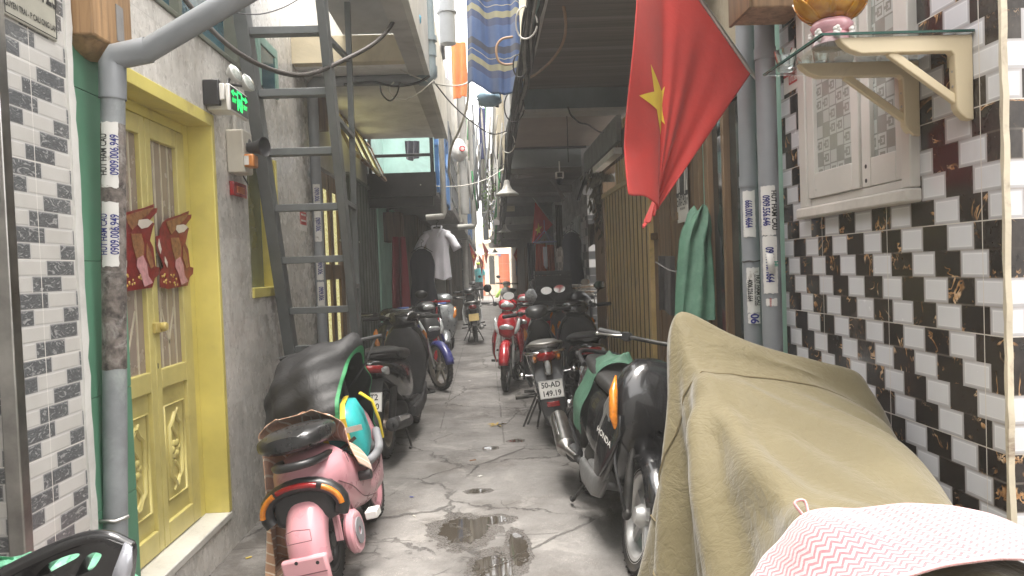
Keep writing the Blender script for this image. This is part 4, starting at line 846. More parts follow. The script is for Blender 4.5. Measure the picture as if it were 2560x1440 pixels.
def underbone(label, pos, fwd, lean=0, body=GLOSSB, shield=None, seat=SEATB, rim=ALLOY, pl=None, mirrors='LR', sty='wire', name='motorbike', frontcol=None, round_head=False, bargrip=BLACKM, tailm=REDL, basket=False, round_m=False, fend=None, bz=1.0):
    o = place(name, label, pos, fwd, lean); rr = .285; shield = shield or body
    wheel(o, .63, rr, .072, rim, sty); wheel(o, -.60, rr, .08, rim, sty, disc=False)
    fork(o, .63, rr, .46, .74, ALLOY, .075, .015); fender(o, .63, rr, .125, fend or body, 10, 170)
    fender(o, -.60, rr, .14, BLACKM, 20, 165, .04, 'rear_fender')
    m = MB(); m.hz([(.60, .46, .03, .05), (.66, .49, .075, .10), (.76, .475, .085, .125), (.86, .44, .075, .105), (.92, .42, .03, .05)], seg=24); nc = m.build('front_cowl', body, o, 60)
    m = MB(); m.hx([(.52, .72, .02, .03), (.545, .73, .06, .045), (.56, .735, .085, .03), (.565, .735, .03, .01)]); m.build('position_light', LENS, nc, 60)
    for s in (-1, 1):
        m = MB(); m.loft([((.30, s*.15, .30), (.05, -s*.01, 0), (0, .012, 0), 3), ((.38, s*.175, .42), (.10, -s*.02, 0), (0, .014, 0), 3), ((.43, s*.165, .58), (.11, -s*.03, 0), (0, .016, 0), 3), ((.43, s*.13, .72), (.085, -s*.02, 0), (0, .016, 0), 3), ((.41, s*.09, .82), (.03, 0, 0), (0, .01, 0), 3)]); m.build('leg_shield', shield, o, 60)
        m = MB(); m.loft([((.535, s*.10, .66), (.012, 0, 0), (0, .012, 0), 2), ((.53, s*.125, .72), (.02, 0, 0), (0, .03, 0), 2), ((.48, s*.14, .82), (.015, 0, 0), (0, .015, 0), 2), ((.46, s*.14, .85), (.003, 0, 0), (0, .003, 0), 2)]); m.build('indicator', LENS if not round_head else AMBL, nc, 60)
    m = MB(); m.hx([(.42, .70, .05, .07), (.25, .58, .06, .07), (.05, .50, .075, .09), (-.12, .52, .09, .12), (-.2, .55, .10, .12)]); m.build('frame_cover', body if not round_head else BLACKM, o, 60)
    m = MB(); m.hx([(-.02, .55, .08, .08), (-.15, .59, .125, .13), (-.40, .63, .135, .11), (-.65, .68, .115, .075), (-.83, .725, .075, .05), (-.93, .745, .04, .03), (-.95, .75, .015, .012)], seg=26); rb = m.build('rear_body', body, o, 60)
    m = MB(); m.hx([(.04, .70, .05, .02), (-.02, .72, .10, .045), (-.2, .735, .125, .05), (-.45, .765, .135, .05), (-.62, .785, .12, .042), (-.76, .79, .09, .03), (-.80, .785, .03, .012)], seg=24); m.build('seat', seat, o, 60)
    m = MB(); m.tube(spline([(-.55, .135, .74), (-.74, .14, .80), (-.88, .09, .82), (-.91, 0, .82), (-.88, -.09, .82), (-.74, -.14, .80), (-.55, -.135, .74)], 24), .012, 10); m.build('grab_rail', ALLOY, o, 60)
    m = MB(); m.hx([(-.82, .71, .085, .045), (-.90, .72, .07, .045), (-.95, .73, .03, .03), (-.965, .735, .01, .01)]); m.build('tail_light', tailm, rb, 60)
    for s in (-1, 1):
        m = MB(); m.hx([(-.78, .69, .015, .03), (-.86, .70, .022, .03), (-.92, .715, .01, .012)], yc=s*.095); m.build('rear_indicator', AMBL if tailm is REDL and round_head else LENS, rb, 60)
    m = MB(); m.loft([((-.82, 0, .64), (.02, 0, .02), (0, .065, 0), 4), ((-.93, 0, .50), (.012, 0, .01), (0, .06, 0), 4), ((-.99, 0, .38), (.008, 0, .006), (0, .055, 0), 4)]); m.build('mudguard', BLACKM, o, 50)
    if pl: plate(o, (-.965, 0, .53), R(18), *pl)
    m2 = MB(); m2.hx([(.28, bz-.03, .04, .03), (.32, bz-.005, .09, .05), (.39, bz, .115, .065), (.45, bz-.01, .10, .06), (.49, bz-.025, .05, .035), (.50, bz-.03, .015, .01)]); hc = m2.build('handlebar_cowl', frontcol or body, o, 60)
    m = MB(); m.ell((.465, 0, bz-.012), (.04, .08, .042), nu=18); m.build('headlight', LENS, hc, 60)
    bars(o, .36, bz, .64, DKMET, grip=bargrip, mirrors=mirrors, round_m=round_m)
    m = MB(); m.ell((.06, 0, .34), (.15, .10, .085)); m.tube([(.18, 0, .36), (.30, 0, .38)], .062, 14); m.box((-.12, -.11, .27), (.12, .11, .40)); m.build('engine', ALLOY, o, 40, .02)
    m = MB(); m.hx([(-.05, .32, .012, .045), (-.3, .31, .014, .05), (-.6, .29, .014, .05), (-.68, .285, .01, .04)], yc=.105); m.build('chain_case', BLACKM, o, 60)
    m = MB()
    for s in (-1, 1): m.tube([(-.60, s*.095, .29), (-.50, s*.12, .64)], .012, 8); m.tube(spline([(-.60+.1*k/24*0+(-.58+.60)*0+.10*k/30, s*(.095+.025*k/30)+.022*math.cos(k*1.25), .29+.35*k/30+.022*math.sin(k*1.25)*.3) for k in range(30)], 60), .006, 5)
    m.build('shock_absorber', CHROME, o, 60)
    for s in (-1, 1):
        m = MB(); m.tube([(0, s*.1, .28), (0, s*.24, .275)], .008, 6); m.tube([(0, s*.15, .275), (0, s*.245, .275)], .016, 10); m.build('foot_peg', RUBBER, o, 60)
        m = MB(); m.tube([(-.33, s*.12, .36), (-.33, s*.22, .37)], .014, 10); m.build('foot_peg', RUBBER, o, 60)
    muffler(o, .0, -.92, -.13, .24, .32, ALLOY if not round_head else CHROME, .042); stand(o, -.1)
    return o
def between(c0, c1):                   # bike from rear and front wheel contact points
    a, b = Vector(c0[:2]), Vector(c1[:2]); d = (b-a).normalized(); return (a+d*.62), d
GREYP = P('silver_grey_paint', (.30, .32, .33), .3, .35, var=.1, coat=.5, bump=.03); REDP = P('red_paint', (.42, .014, .022), .25, var=.15, coat=.7, bump=.03); BLUEP = P('blue_paint', (.045, .05, .22), .3, var=.2, coat=.5, bump=.03)
WHP = P('white_paint', (.66, .66, .65), .3, var=.06, coat=.5, bump=.03); GUNM = P('gunmetal_plastic', (.12, .12, .118), .45, .15, var=.15); SATB = P('satin_black_paint', (.035, .036, .037), .42, var=.15, coat=.15, bump=.05)
CRIM = P('cream_alloy_rim', (.52, .48, .41), .4, .3, var=.12); GOLDR = P('bronze_alloy_rim', (.36, .30, .24), .35, .7, var=.15); BRIM = P('black_alloy_rim', (.03, .03, .03), .4, .4, var=.2)
# left row, from the camera inwards
p, d = between(atz(962, 1145, 0), atz(1052, 1040, 0))
t2 = scooter('black scooter seen from behind with plate T2 7.90, nearest of the left row', p, d, R(-1), lower=BLACKM, rim=GOLDR, pl=('59-T2', '267.90'), mirrors='', sty='six')
text('VISION', .022, Matrix.Translation((-.60, -.158, .70)) @ frame((0, 0, 0), (1, 0, .15), (0, 0, 1)), P('gold_badge', (.6, .45, .2), .3, .6), 'badge', t2)
scooter('black scooter facing the camera beside the shutter, one chrome mirror raised', (-.98, 7.35), (.12, -1), R(-2), mirrors='L', rim=BRIM, lower=BLACKM)
underbone('blue and black moped with a cream cast front wheel turned towards the lane', (-.90, 9.15), (.52, -.85), R(3), body=SATB, shield=BLUEP, fend=BLUEP, rim=CRIM, sty='five', mirrors='', bargrip=P('blue_grip', (.05, .10, .35), .5))
scooter('silver grey scooter facing the camera under the white shirt', (-.76, 11.3), (.16, -.98), R(-3), body=GREYP, lower=SATB, rim=BRIM, mirrors='')
p, d = between(atz(1192, 858, 0), atz(1172, 800, 0))
underbone('black and white moped with a yellow number plate, seen from behind', p, d, R(-5), body=SATB, shield=WHP, rim=BRIM, sty='five', pl=('', '', PLATEY, .19, .14), mirrors='', fend=SATB)
underbone('dark moped parked far down the lane before the orange house', (-.38, 22.5), (.1, 1), R(-4), body=SATB, rim=BRIM, sty='five', mirrors='R', pl=('', '', PLATEW))
# right row
p, d = between((.545, 5.95), (.595, 7.15))
def cub():
    o = underbone('black retro moped with grey seat and plate 50-AD 149.19', p, d, R(-6), body=SATB, seat=SEATG, rim=CHROME, sty='wire', mirrors='LR', round_head=True, pl=None, name='motorbike', bz=1.0)
    for c in list(o.children):
        if c.name.split('.')[0] in ('tail_light', 'mudguard'): bpy.data.objects.remove(c)
    m = MB(); m.loft([((-.62, 0, .66), (.02, 0, .10), (0, .125, 0), 3), ((-.78, 0, .62), (.03, 0, .11), (0, .125, 0), 3), ((-.89, 0, .54), (.06, 0, .08), (0, .118, 0), 3), ((-.95, 0, .42), (.035, 0, .035), (0, .105, 0), 3), ((-.97, 0, .30), (.025, 0, .02), (0, .095, 0), 3), ((-.97, 0, .21), (.015, 0, .01), (0, .075, 0), 3), ((-.965, 0, .18), (.008, 0, .004), (0, .05, 0), 3)], 24); rf = m.build('rear_cowl', SATB, o, 60)
    m = MB(); m.ell((-.905, 0, .635), (.035, .036, .075), p=.7); m.build('tail_light_bezel', CHROME, rf, 60)
    m = MB(); m.ell((-.925, 0, .635), (.028, .022, .058), p=.7); m.build('tail_light', LENS, rf, 60)
    plate(o, (-.985, 0, .47), R(10), '50-AD', '149.19')
    m = MB(); m.box((-.998, -.05, .335), (-.982, .05, .375)); m.build('reflector', REDL, o, 30, .003)
    m = MB(); m.loft([((-.955, 0, .33), (.02, 0, .01), (0, .075, 0), 4), ((-.99, 0, .25), (.01, 0, .006), (0, .06, 0), 4), ((-.995, 0, .19), (.006, 0, .004), (0, .045, 0), 4)]); m.build('mud_flap', GUNM, o, 50)
    m = MB(); m.tube(spline([(-.40, .16, .70), (-.60, .165, .73), (-.82, .14, .745), (-.86, 0, .745), (-.82, -.14, .745), (-.60, -.165, .73), (-.40, -.16, .70)], 24), .013, 10)
    for s in (-1, 1): m.tube([(-.55, s*.16, .72), (-.55, s*.14, .58)], .009, 8)
    m.build('chrome_rail', CHROME, o, 60)
    for s in (-1, 1):
        m = MB(); m.tube([(-.74, s*.12, .56), (-.74, s*.19, .565)], .009, 8); m.ell((-.745, s*.215, .567), (.028, .03, .028)); m.build('rear_winker', CHROME, o, 60)
    m = MB(); m.tube([(-.1, .11, .30), (-.16, .28, .015)], .010, 8); m.tube([(-.02, .10, .26), (-.02, .30, .27)], .011, 8); m.tube([(-.02, .19, .27), (-.02, .31, .272)], .021, 12); m.build('side_stand', DKMET, o, 60)
    return o
cub()
underbone('red and black moped facing the camera, nose beside the retro moped', (.27, 8.95), (-.13, -.99), R(-2), body=REDP, shield=REDP, fend=REDP, rim=CHROME, sty='wire', mirrors='R', round_m=True)
underbone('second red moped behind, only its red nose and bars showing over the others', (.66, 9.7), (-.45, -.9), R(-2), body=REDP, shield=REDP, fend=REDP, rim=BRIM, sty='five', mirrors='', bz=1.03)
scooter('black sport moped with a red tail lamp, parked against the ochre door', (.93, 6.75), (.05, 1), R(-4), body=GLOSSB, rim=BRIM, mirrors='LR', sty='five')
scooter('black scooter under the crates with folded cloth on its seat', (1.02, 8.3), (.0, 1), R(-4), body=SATB, rim=BRIM, mirrors='R', sty='five')
# near right: dark scooter facing the camera, half hidden by the olive cover
c0, c1 = (.60, 4.50), (.635, 3.27)
p, d = between(c0, c1)
hb = scooter('dark scooter facing the camera with HONDA on its nose, half hidden by the olive cover', p, d, R(-11), winkers=False, headlight=GLOSSB, turn=R(-33), body=GLOSSB, lower=GUNM, rim=P('silver_rim', (.55, .55, .54), .35, .5, var=.1), sty='five', mirrors='', apron2=GUNM, rr=.27, bz=1.05)


m = MB(); m.loft([((.42, -.20, .38), (.06, -.0, 0), (.0, .012, 0), 3), ((.50, -.205, .50), (.085, .02, 0), (0, .012, 0), 3), ((.545, -.195, .62), (.075, .03, 0), (0, .012, 0), 3), ((.53, -.19, .70), (.05, .02, 0), (0, .008, 0), 3)]); fp = m.build('nose_panel', GLOSSB, hb, 60)
text('HONDA', .042, frame((.538, -.2235, .585), (.95, .28, -.30), (.25, .0, .95)), WHITE, 'lettering', fp, bold=.02)
m = MB(); m.loft([((.575, -.175, .62), (.012, 0, 0), (0, .008, 0), 2), ((.56, -.20, .69), (.03, 0, 0), (0, .02, 0), 2.4), ((.51, -.205, .80), (.03, 0, 0), (0, .02, 0), 2.4), ((.465, -.195, .87), (.006, 0, 0), (0, .004, 0), 2)]); m.build('amber_indicator', AMBL, hb, 60)
m = MB(); m.tube(spline([(.52, -.15, .62), (.60, -.17, .50), (.66, -.13, .36), (.64, -.09, .27)], 14), .007, 8); m.build('brake_hose', CABLE, hb, 60)
for c in list(hb.children):
    if c.name.split('.')[0] == 'handlebar_cowl':
        for k in list(c.children): bpy.data.objects.remove(k)
        bpy.data.objects.remove(c)
muffler(hb, -.35, -1.0, -.20, .26, .36, STEEL, .062)
# far right glimpses
underbone('bike with a red front basket far down the right side', (.62, 21), (-.2, -1), R(-3), body=WHP, shield=WHP, rim=CHROME, mirrors='R')
# red folding kick scooter with small wheels beside the blue moped
ks = thing('kick_scooter', 'slim red folding scooter with small white wheels between the blue moped and the grey scooter', 'scooter', (-.70, 10.05, 0), rot=(0, 0, R(-95)))
m = MB(); m.loft([((.10, 0, .14), (.03, 0, 0), (0, .05, 0), 4), ((.06, 0, .45), (.028, 0, 0), (0, .048, 0), 4), ((.0, 0, .80), (.02, 0, 0), (0, .04, 0), 4)]); m.box((-.5, -.06, .11), (.1, .06, .15)); m.build('body', REDP, ks, 40, .006)
for x in (.16, -.5): wheel(ks, x, .085, .04, WHP, 'three', disc=False)
m = MB(); m.tube(spline([(.0, 0, .78), (-.02, 0, .95), (.03, .0, 1.02)], 8), .014, 8); m.tube([(.02, -.2, 1.0), (.02, .2, 1.0)], .012, 8); m.build('handlebar', REDP, ks, 60)
# ------------------------------------------------------------------ pink electric scooter, tail towards the camera
PINK = P('pink_gloss_plastic', (.62, .30, .34), .3, var=.05, sc=4, coat=.3, bump=.04, dirt=.12, dcol=(.35, .2, .2)); PINKD = P('pink_dull_plastic', (.60, .31, .34), .45, var=.05); GREYT = P('grey_trim_plastic', (.22, .22, .235), .5, var=.1)
a, b = Vector(atz(832, 1462, 0)[:2]), Vector(atz(945, 1285, 0)[:2]); dd = (b-a).normalized(); po = a+dd*.47; LEAN = R(-11)
pk = place('electric_scooter', 'small pink electric scooter with a red and amber rear light band', po, dd, LEAN, group=None, cat='electric scooter')
wheel(pk, .46, .20, .075, PINK, 'disc', disc=False); wheel(pk, -.46, .20, .09, BRIM, 'disc', disc=False)
# rear wheel shroud
P_ = np.zeros((26, 13, 3))
for i in range(26):
    an = R(-8+185*i/25)
    for j in range(13):
        s = (j-6)/6; rr_ = .245-abs(s)**3.2*.07; P_[i, j] = (-.46-rr_*math.cos(an)*1.06, s*.105*(1-.12*math.cos(an)), .20+rr_*math.sin(an)*1.12)
sh = MB().grid(P_).build('rear_fender', PINK, pk, 180, solid=.006)
m = MB(); m.box((-.735, -.10, .10), (-.70, .10, .235)); m.build('plate_holder', PINKD, sh, 30, .012)
m = MB()
for y, z in ((-.06, .205), (.03, .22), (0, .26)): m.lathe([(0, 0), (.008, 0), (.008, .005), (0, .005)], frame((-.736 if z < .25 else -.70, y, z), (0, 1, 0), (0, 0, 1)) , 10)
m.build('bolt_hole', BLACKM, sh, 40)
for k in range(3):
    m = MB(); m.bar((-.56+.03*k, -.104, .22-.01*k), (-.535+.03*k, -.100, .33-.01*k), .012, .01); m.build('fender_vent', PINKD, sh, 30, .003)
m = MB(); m.lathe([(0, .0), (.05, .0), (.085, .004), (.10, .02), (.10, .04), (.09, .05), (0, .05)], Matrix.Translation((-.40, -.105, .20)) @ Matrix.Rotation(R(90), 4, 'X'), 28); hm = m.build('hub_cover', PINK, pk, 40)
m = MB(); m.lathe([(.02, 0), (.06, 0), (.06, .006), (.02, .006)], Matrix.Translation((-.40, -.156, .20)) @ Matrix.Rotation(R(90), 4, 'X'), 24, closed=True); m.build('hub_ring', GREYT, hm, 40)
m = MB(); m.bar((-.41, -.115, .26), (-.30, -.11, .40), .03, .04); m.build('swing_arm', PINKD, pk, 30, .01)
# tail: black band with lights
arc = lambda r, x, t0, t1, n=14: [(x+.02*abs(math.cos(R(t0+(t1-t0)*i/n))), r*1.12*math.cos(R(t0+(t1-t0)*i/n)), .40+r*.72*math.sin(R(t0+(t1-t0)*i/n))) for i in range(n+1)]
m = MB(); m.tube(arc(.155, -.60, -25, 205), .032, 10); tb = m.build('tail_band', BLACKP, pk, 60)
m = MB(); m.tube(arc(.160, -.635, 60, 120), .013, 8); m.build('tail_light', REDL, tb, 60)
for t0, t1 in ((0, 52), (128, 180)):
    m = MB(); m.tube(arc(.160, -.635, t0, t1), .013, 8); m.build('turn_light', AMBL, tb, 60)
m = MB(); m.box((-.60, -.14, .33), (-.50, .14, .50)); m.build('tail_shell', BLACKM, pk, 30, .03)
# body
m = MB(); m.hx([(-.56, .50, .10, .05), (-.48, .50, .155, .12), (-.34, .47, .16, .16), (-.2, .40, .155, .17), (0, .325, .16, .13), (.25, .32, .155, .13), (.42, .36, .12, .12), (.52, .42, .06, .06)], seg=28); bd = m.build('body', PINK, pk, 60)
m = MB(); m.hz([(.30, .42, .05, .10), (.45, .46, .055, .12), (.60, .43, .05, .09), (.70, .40, .035, .05)]); m.build('front_shield', PINK, pk, 60)
m = MB(); m.hx([(-.12, .46, .10, .02), (0, .445, .145, .022), (.28, .445, .14, .022), (.38, .46, .10, .02)]); m.build('floor_mat', P('dark_grey_mat', (.06, .06, .063), .6, var=.15), pk, 60)
m = MB(); m.tube(spline([(-.15, -.155, .46), (0, -.165, .425), (.25, -.16, .43), (.42, -.12, .50)], 16), .024, 10); m.tube(spline([(-.15, .155, .46), (0, .165, .425), (.25, .16, .43), (.42, .12, .50)], 16), .024, 10); m.build('floor_trim', GREYT, pk, 60)
m = MB(); m.tube([(-.2, 0, .50), (-.33, 0, .62)], .035, 12); m.hx([(-.14, .655, .05, .02), (-.20, .675, .10, .045), (-.34, .69, .145, .055), (-.50, .70, .155, .058), (-.60, .705, .14, .05), (-.65, .705, .09, .03)], seg=28); m.build('seat', P('glossy_seat_vinyl', (.02, .02, .021), .3, var=.2, coat=.25, bump=.1, bsc=120), pk, 60)
m = MB(); m.tube(spline([(-.36, .09, .58), (-.56, .09, .60), (-.64, .04, .605), (-.64, -.06, .605), (-.56, -.11, .60), (-.36, -.10, .58)], 20), .019, 10); m.build('grab_handle', BLACKP, pk, 60)
m = MB(); m.tube([(-.20, -.155, .40), (-.20, -.215, .40)], .024, 12); m.build('knob', BLACKP, bd, 50)
m = MB(); m.box((-.33, -.235, .215), (-.25, -.175, .255)); m.build('foot_peg', WHITE, pk, 30, .006)
m = MB(); m.box((-.44, .12, .20), (-.38, .18, .235)); m.build('foot_peg', WHITE, pk, 30, .006)
text('Tina', .095, frame((-.335, -.1655, .555), (1, -.0, .35), (-.3, .18, 1)), BLACKP, 'script_lettering', bd, shear=.35, sx=.7, bold=0)
m = MB(); m.tube([(.46, 0, .20), (.36, 0, 1.02)], .022, 10); m.tube([(.34, -.30, 1.03), (.34, .30, 1.03)], .013, 10); m.build('steering_column', BLACKM, pk, 60)

SEAMC = P('panel_gap', (.16, .07, .08), .6, bump=0)
for s in (-1, 1):
    m = MB(); m.tube(spline([(-.50, s*.150, .47), (-.36, s*.163, .40), (-.20, s*.158, .30), (0, s*.158, .25)], 14), .0028, 5); m.build('panel_seam', SEAMC, bd, 60)
    m = MB(); m.tube(spline([(-.18, s*.157, .42), (-.06, s*.163, .36), (.20, s*.160, .37), (.40, s*.122, .42)], 14), .0024, 5); m.build('panel_seam', SEAMC, bd, 60)
m = MB(); q = [(-.728, -.055, .30), (-.728, .055, .30), (-.722, .055, .345), (-.715, .02, .352), (-.722, -.055, .345)]; m.tube(q, .0022, 5, closed=True); m.build('fender_hatch', SEAMC, sh, 60)
m = MB(); m.tube(spline([(.34, -.26, 1.02), (.30, -.18, .90), (.36, -.05, .78)], 10), .006, 6); m.build('brake_cable', CABLE, pk, 60)
m = MB(); m.bar((-.738, -.095, .165), (-.738, .095, .165), .002, .004); m.build('fold_line', SEAMC, sh, 30)
# ------------------------------------------------------------------ pipes with pasted bills
def cyl_map(cx, cy, r, a0, zc, dirn, V, off): 
    out = []
    for x, y, z in V:
        a = a0 - dirn*y/r; rr = r+off; out.append((cx+rr*math.cos(a), cy+rr*math.sin(a), zc+dirn*x))
    return out
def bill(parent, cx, cy, r, a0, z0, z1, w, mat, seed, name='pasted_bill'):
    rr = random.Random(seed); n = 22; m = MB(); P_ = np.zeros((n+1, 9, 3))
    for i in range(n+1):
        e0, e1 = (rr.uniform(0, .004), rr.uniform(0, .004))
        for j in range(9):
            a = a0+((j/8-.5)*(w-e0-e1))/r; zz = z0+(z1-z0)*i/n+(rr.uniform(-.003, .003) if i in (0, n) else 0); P_[i, j] = (cx+(r+.0012)*math.cos(a), cy+(r+.0012)*math.sin(a), zz)
    return m.grid(P_).build(name, mat, parent, 180)
def cyl_text(parent, txt, size, cx, cy, r, a0, zc, dirn, mat, sx=1.0, dy=0, bold=.02):
    V, Fc = text_geo(txt, size, cuts=3, bold=bold); V = [(x*sx, y+dy, z) for x, y, z in V]
    return mesh_obj('lettering', cyl_map(cx, cy, r, a0, zc, dirn, V, .0026), Fc, mat, parent)
INKB = P('blue_print_ink', (.02, .025, .18), .5, bump=0); INKK = P('black_print_ink', (.02, .02, .02), .5, bump=0); INKG = P('green_print_ink', (.02, .32, .22), .5, bump=0); INKR = P('red_print_ink', (.42, .03, .03), .5, bump=0)
def paper(name, c, tear=.5):
    m = Mt(name); t = m.noise(16, 7, .75).st(.60-.06*tear, .64); k = m.mix(t, c, (.36, .34, .30)); m.set(col=k, rough=.6); return m.mat
PAPER = paper('torn_white_paper', (.62, .61, .58)); RESID = P('glue_residue', (.16, .135, .12), .8, var=.5, sc=30, bump=.5, bsc=60, dirt=.6, dcol=(.33, .31, .29))
px_, py_ = -1.315, 2.60; pr_ = .040; A0 = math.atan2(-py_, -px_)
GRIMY = P('grimy_pipe_plastic', (.235, .25, .26), .5, var=.2, sc=6, dirt=.55, dcol=(.36, .40, .38), bump=.25, bsc=40)
pw = wthing('drain_pipe', 'fat grey drainpipe plastered with old bills in front of the green pilaster', 'drainpipe', (px_, py_, 0))
ztop = float(aty(300, 175, py_)[2]); e1 = aty(565, -25, py_-.05); q0 = Vector((px_, py_, ztop-.06)); q1 = Vector((px_, py_, ztop+.02)); q2 = Vector(aty(345, 120, py_)); 
m = MB(); m.tube([(px_, py_, 0), (px_, py_, ztop-.05)], pr_, 20, cap=False); m.build('pipe', GRIMY, pw, 60)
m = MB(); m.tube([Vector((px_, py_, ztop-.10)), q0, q1, Vector((px_+.015, py_, ztop+.05)), q2], pr_*1.12, 20, cap=False); m.build('elbow', GREYPVC, pw, 60)
m = MB(); m.tube([q2-Vector((.02, 0, .012)), Vector(e1), Vector(e1)+(Vector(e1)-q2)*.6], pr_, 20); m.build('branch_pipe', GREYPVC, pw, 60)
zz = lambda y: float(aty(298, y, py_)[2])
m = MB(); m.tube([(px_-.07, py_, zz(1290)), (px_-.03, py_-.045, zz(1292)), (px_+.02, py_-.042, zz(1293)), (px_+.045, py_, zz(1290))], .007, 8); m.build('pipe_strap', STEEL, pw, 60)
bill(pw, px_, py_, pr_, A0, zz(920), zz(310), .105, RESID, 4, 'glue_residue')
for a, b, s in ((470, 308, 1), (665, 506, 2)):
    k = .0015
    bl = bill(pw, px_, py_, pr_+k, A0-.3, zz(a), zz(b), .062, PAPER, s)
    cyl_text(bl, 'HUT HAM CAU', .034, px_, py_, pr_+k, A0-.3, (zz(a)+zz(b))/2, 1, INKB if s == 2 else INKK, .62, .018)
    cyl_text(bl, '0909.006.949', .036, px_, py_, pr_+k, A0-.3, (zz(a)+zz(b))/2, 1, INKB, .72, -.017)
pw.rotation_euler = (0, .044, 0); pw.location.x -= .062
# two grey downpipes at the right
rp = []
for k, (x, y, r, lb) in enumerate(((1.235, 3.30, .042, 'grey downpipe next to the green wall, left of the pair with torn bills'), (1.235, 3.075, .042, 'grey downpipe against the checker tiles, right of the pair with torn bills'))):
    t = wthing('drain_pipe', lb, 'drainpipe', (x, y, 0), 'grey downpipes by the checker tiles'); rp.append(t)
    m = MB(); m.tube([(x, y, 0), (x, y, 3.6)], r, 20); m.build('pipe', GREYPVC, t, 60)
    Z = lambda py, px=(1905, 1938)[k]: float(aty(px, py, y)[2]); a0 = math.atan2(-y, -x)
    m = MB(); m.tube([(x, y, Z(440 if k == 0 else 120)-.05), (x, y, Z(440 if k == 0 else 120))], r*1.09, 20); m.build('socket', GREYPVC, t, 60)
    def note(y1, y0, w, da, lines, s, mat=PAPER):
        bl = bill(t, x, y, r+.0015*(1+s % 2), a0+da, Z(y0), Z(y1), w, mat, s+20)
        for txt, sz, dy, mt, sx in lines: cyl_text(bl, txt, sz, x, y, r+.0015*(1+s % 2), a0+da, (Z(y0)+Z(y1))/2, -1, mt, sx, dy, .03)
    if k == 0:
        note(478, 592, .060, -.1, [('666.000.4664', .042, -.002, INKB, .55)], 1)
        note(668, 780, .064, .15, [('HUT HAM CAU', .024, .02, INKK, .85), ('SUA CHUA - THONG CAU - CONG NGHET', .010, .006, INKK, .75), ('4006.226.664', .030, -.016, INKK, .62)], 2); note(782, 806, .06, .15, [('06', .05, 0, INKB, .9)], 3)
        m = MB(); m.tube([(x+r*math.cos(t_), y+(r+.003)*math.sin(t_), Z(652)+.002*math.sin(t_*5)) for t_ in np.linspace(-3.3, .4, 14)], .003, 6); m.build('wire_tie', DKMET, t, 60)
    else:
        note(466, 588, .066, -.1, [('HUT HAM CAU', .030, .024, INKK, .82), ('0909.556.646', .040, -.008, INKB, .60)], 4); note(590, 732, .066, -.05, [('0909.440.4664', .044, -.002, INKB, .58), ('HL', .03, .022, INKG, .8)], 6); note(745, 763, .05, .0, [('078.58.56.55', .010, -.004, INKR, .7)], 5)
        m = MB(); m.add([(x-r*.9, y-r-.004, Z(632)), (x-r*.2, y-r-.012, Z(634)), (x-r*.1, y-r-.016, Z(682)), (x-r*.7, y-r-.010, Z(684))], [(0, 1, 2, 3)]); m.build('peeled_flap', PAPER, t, 30, solid=.001)
bx = wthing('wooden_box', 'brown splintered wooden box fixed above the two grey downpipes', 'box', (1.15, 3.0, 2.5))
a, b = aty(1893, 28, 2.78), aty(1985, 50, 2.78)
m = MB(); m.box((1.08, 2.80, 2.405), (1.305, 3.02, 2.8)); m.build('box', LWOOD, bx, 30, .006); m = MB(); m.box((1.065, 2.79, 2.40), (1.078, 3.03, 2.8)); m.build('side_board', BWOOD, bx, 30, .003)
bx = wthing('meter_box', 'weathered brown meter box above the green pilaster behind the fat pipe', 'meter box', (-1.4, 2.62, 2.4))
a = aty(210, 120, 2.55); zb = float(a[2])
m = MB(); m.box((-1.47, 2.50, zb+.03), (-1.29, 2.78, zb+.8)); m.build('box', wood('weathered_meter_wood', (.30, .18, .085)), bx, 30, .008)
m = MB(); m.loft([((-1.38, 2.64, zb+.03), (.075, 0, 0), (0, .12, 0), 4), ((-1.38, 2.64, zb-.0), (.05, 0, 0), (0, .08, 0), 3), ((-1.38, 2.64, zb-.015), (.015, 0, 0), (0, .02, 0), 2)]); m.build('underside', wood('weathered_meter_wood', (.30, .18, .085)), bx, 50)
m = MB(); m.box((-1.2895, 2.66, zb+.06), (-1.287, 2.71, zb+.19)); m.build('slot', DPLA, bx, 30); m = MB(); m.box((-1.472, 2.495, zb+.032), (-1.40, 2.4995, zb+.8)); m.build('peeling_paint', plaster('pale_blue_peeling', (.38, .44, .45), .5), bx, 30)
# house number plate on the brick tiles
L0, L1 = atx(12, 40, -1.352), atx(143, 100, -1.352)
np_ = wthing('house_number_plate', 'pale enamel house number plate with black digits on the brick tiles', 'sign', (-1.35, 2.3, 2.2))
zl = float(atx(143, 105, -1.352)[2]); y0n, y1n = 2.135, float(atx(143, 105, -1.352)[1])
m = MB(); m.box((-1.358, y0n, zl), (-1.350, y1n, zl+.24)); pl_ = m.build('plate', P('old_enamel', (.40, .39, .33), .4, var=.12, sc=6, dirt=.25), np_, 30, .003)
ym_ = (y0n+y1n)/2; w_ = y1n-y0n
m = MB(); m.tube([(-1.3495, y0n+.006, zl+.008), (-1.3495, y1n-.006, zl+.008), (-1.3495, y1n-.006, zl+.232), (-1.3495, y0n+.006, zl+.232)], .0018, 4, closed=True); m.build('border_line', INKK, np_, 30)
text('145/73/25', .105, frame((-1.3485, ym_+.01, zl+.135), (0, 1, 0), (0, 0, 1)), INKK, 'house_number', np_, .60, bold=.02)
text('NGUYEN TRAI - P CAU ONG LANH', .026, frame((-1.3485, ym_, zl+.036), (0, 1, 0), (0, 0, 1)), INKK, 'street_name', np_, .68, bold=.02)
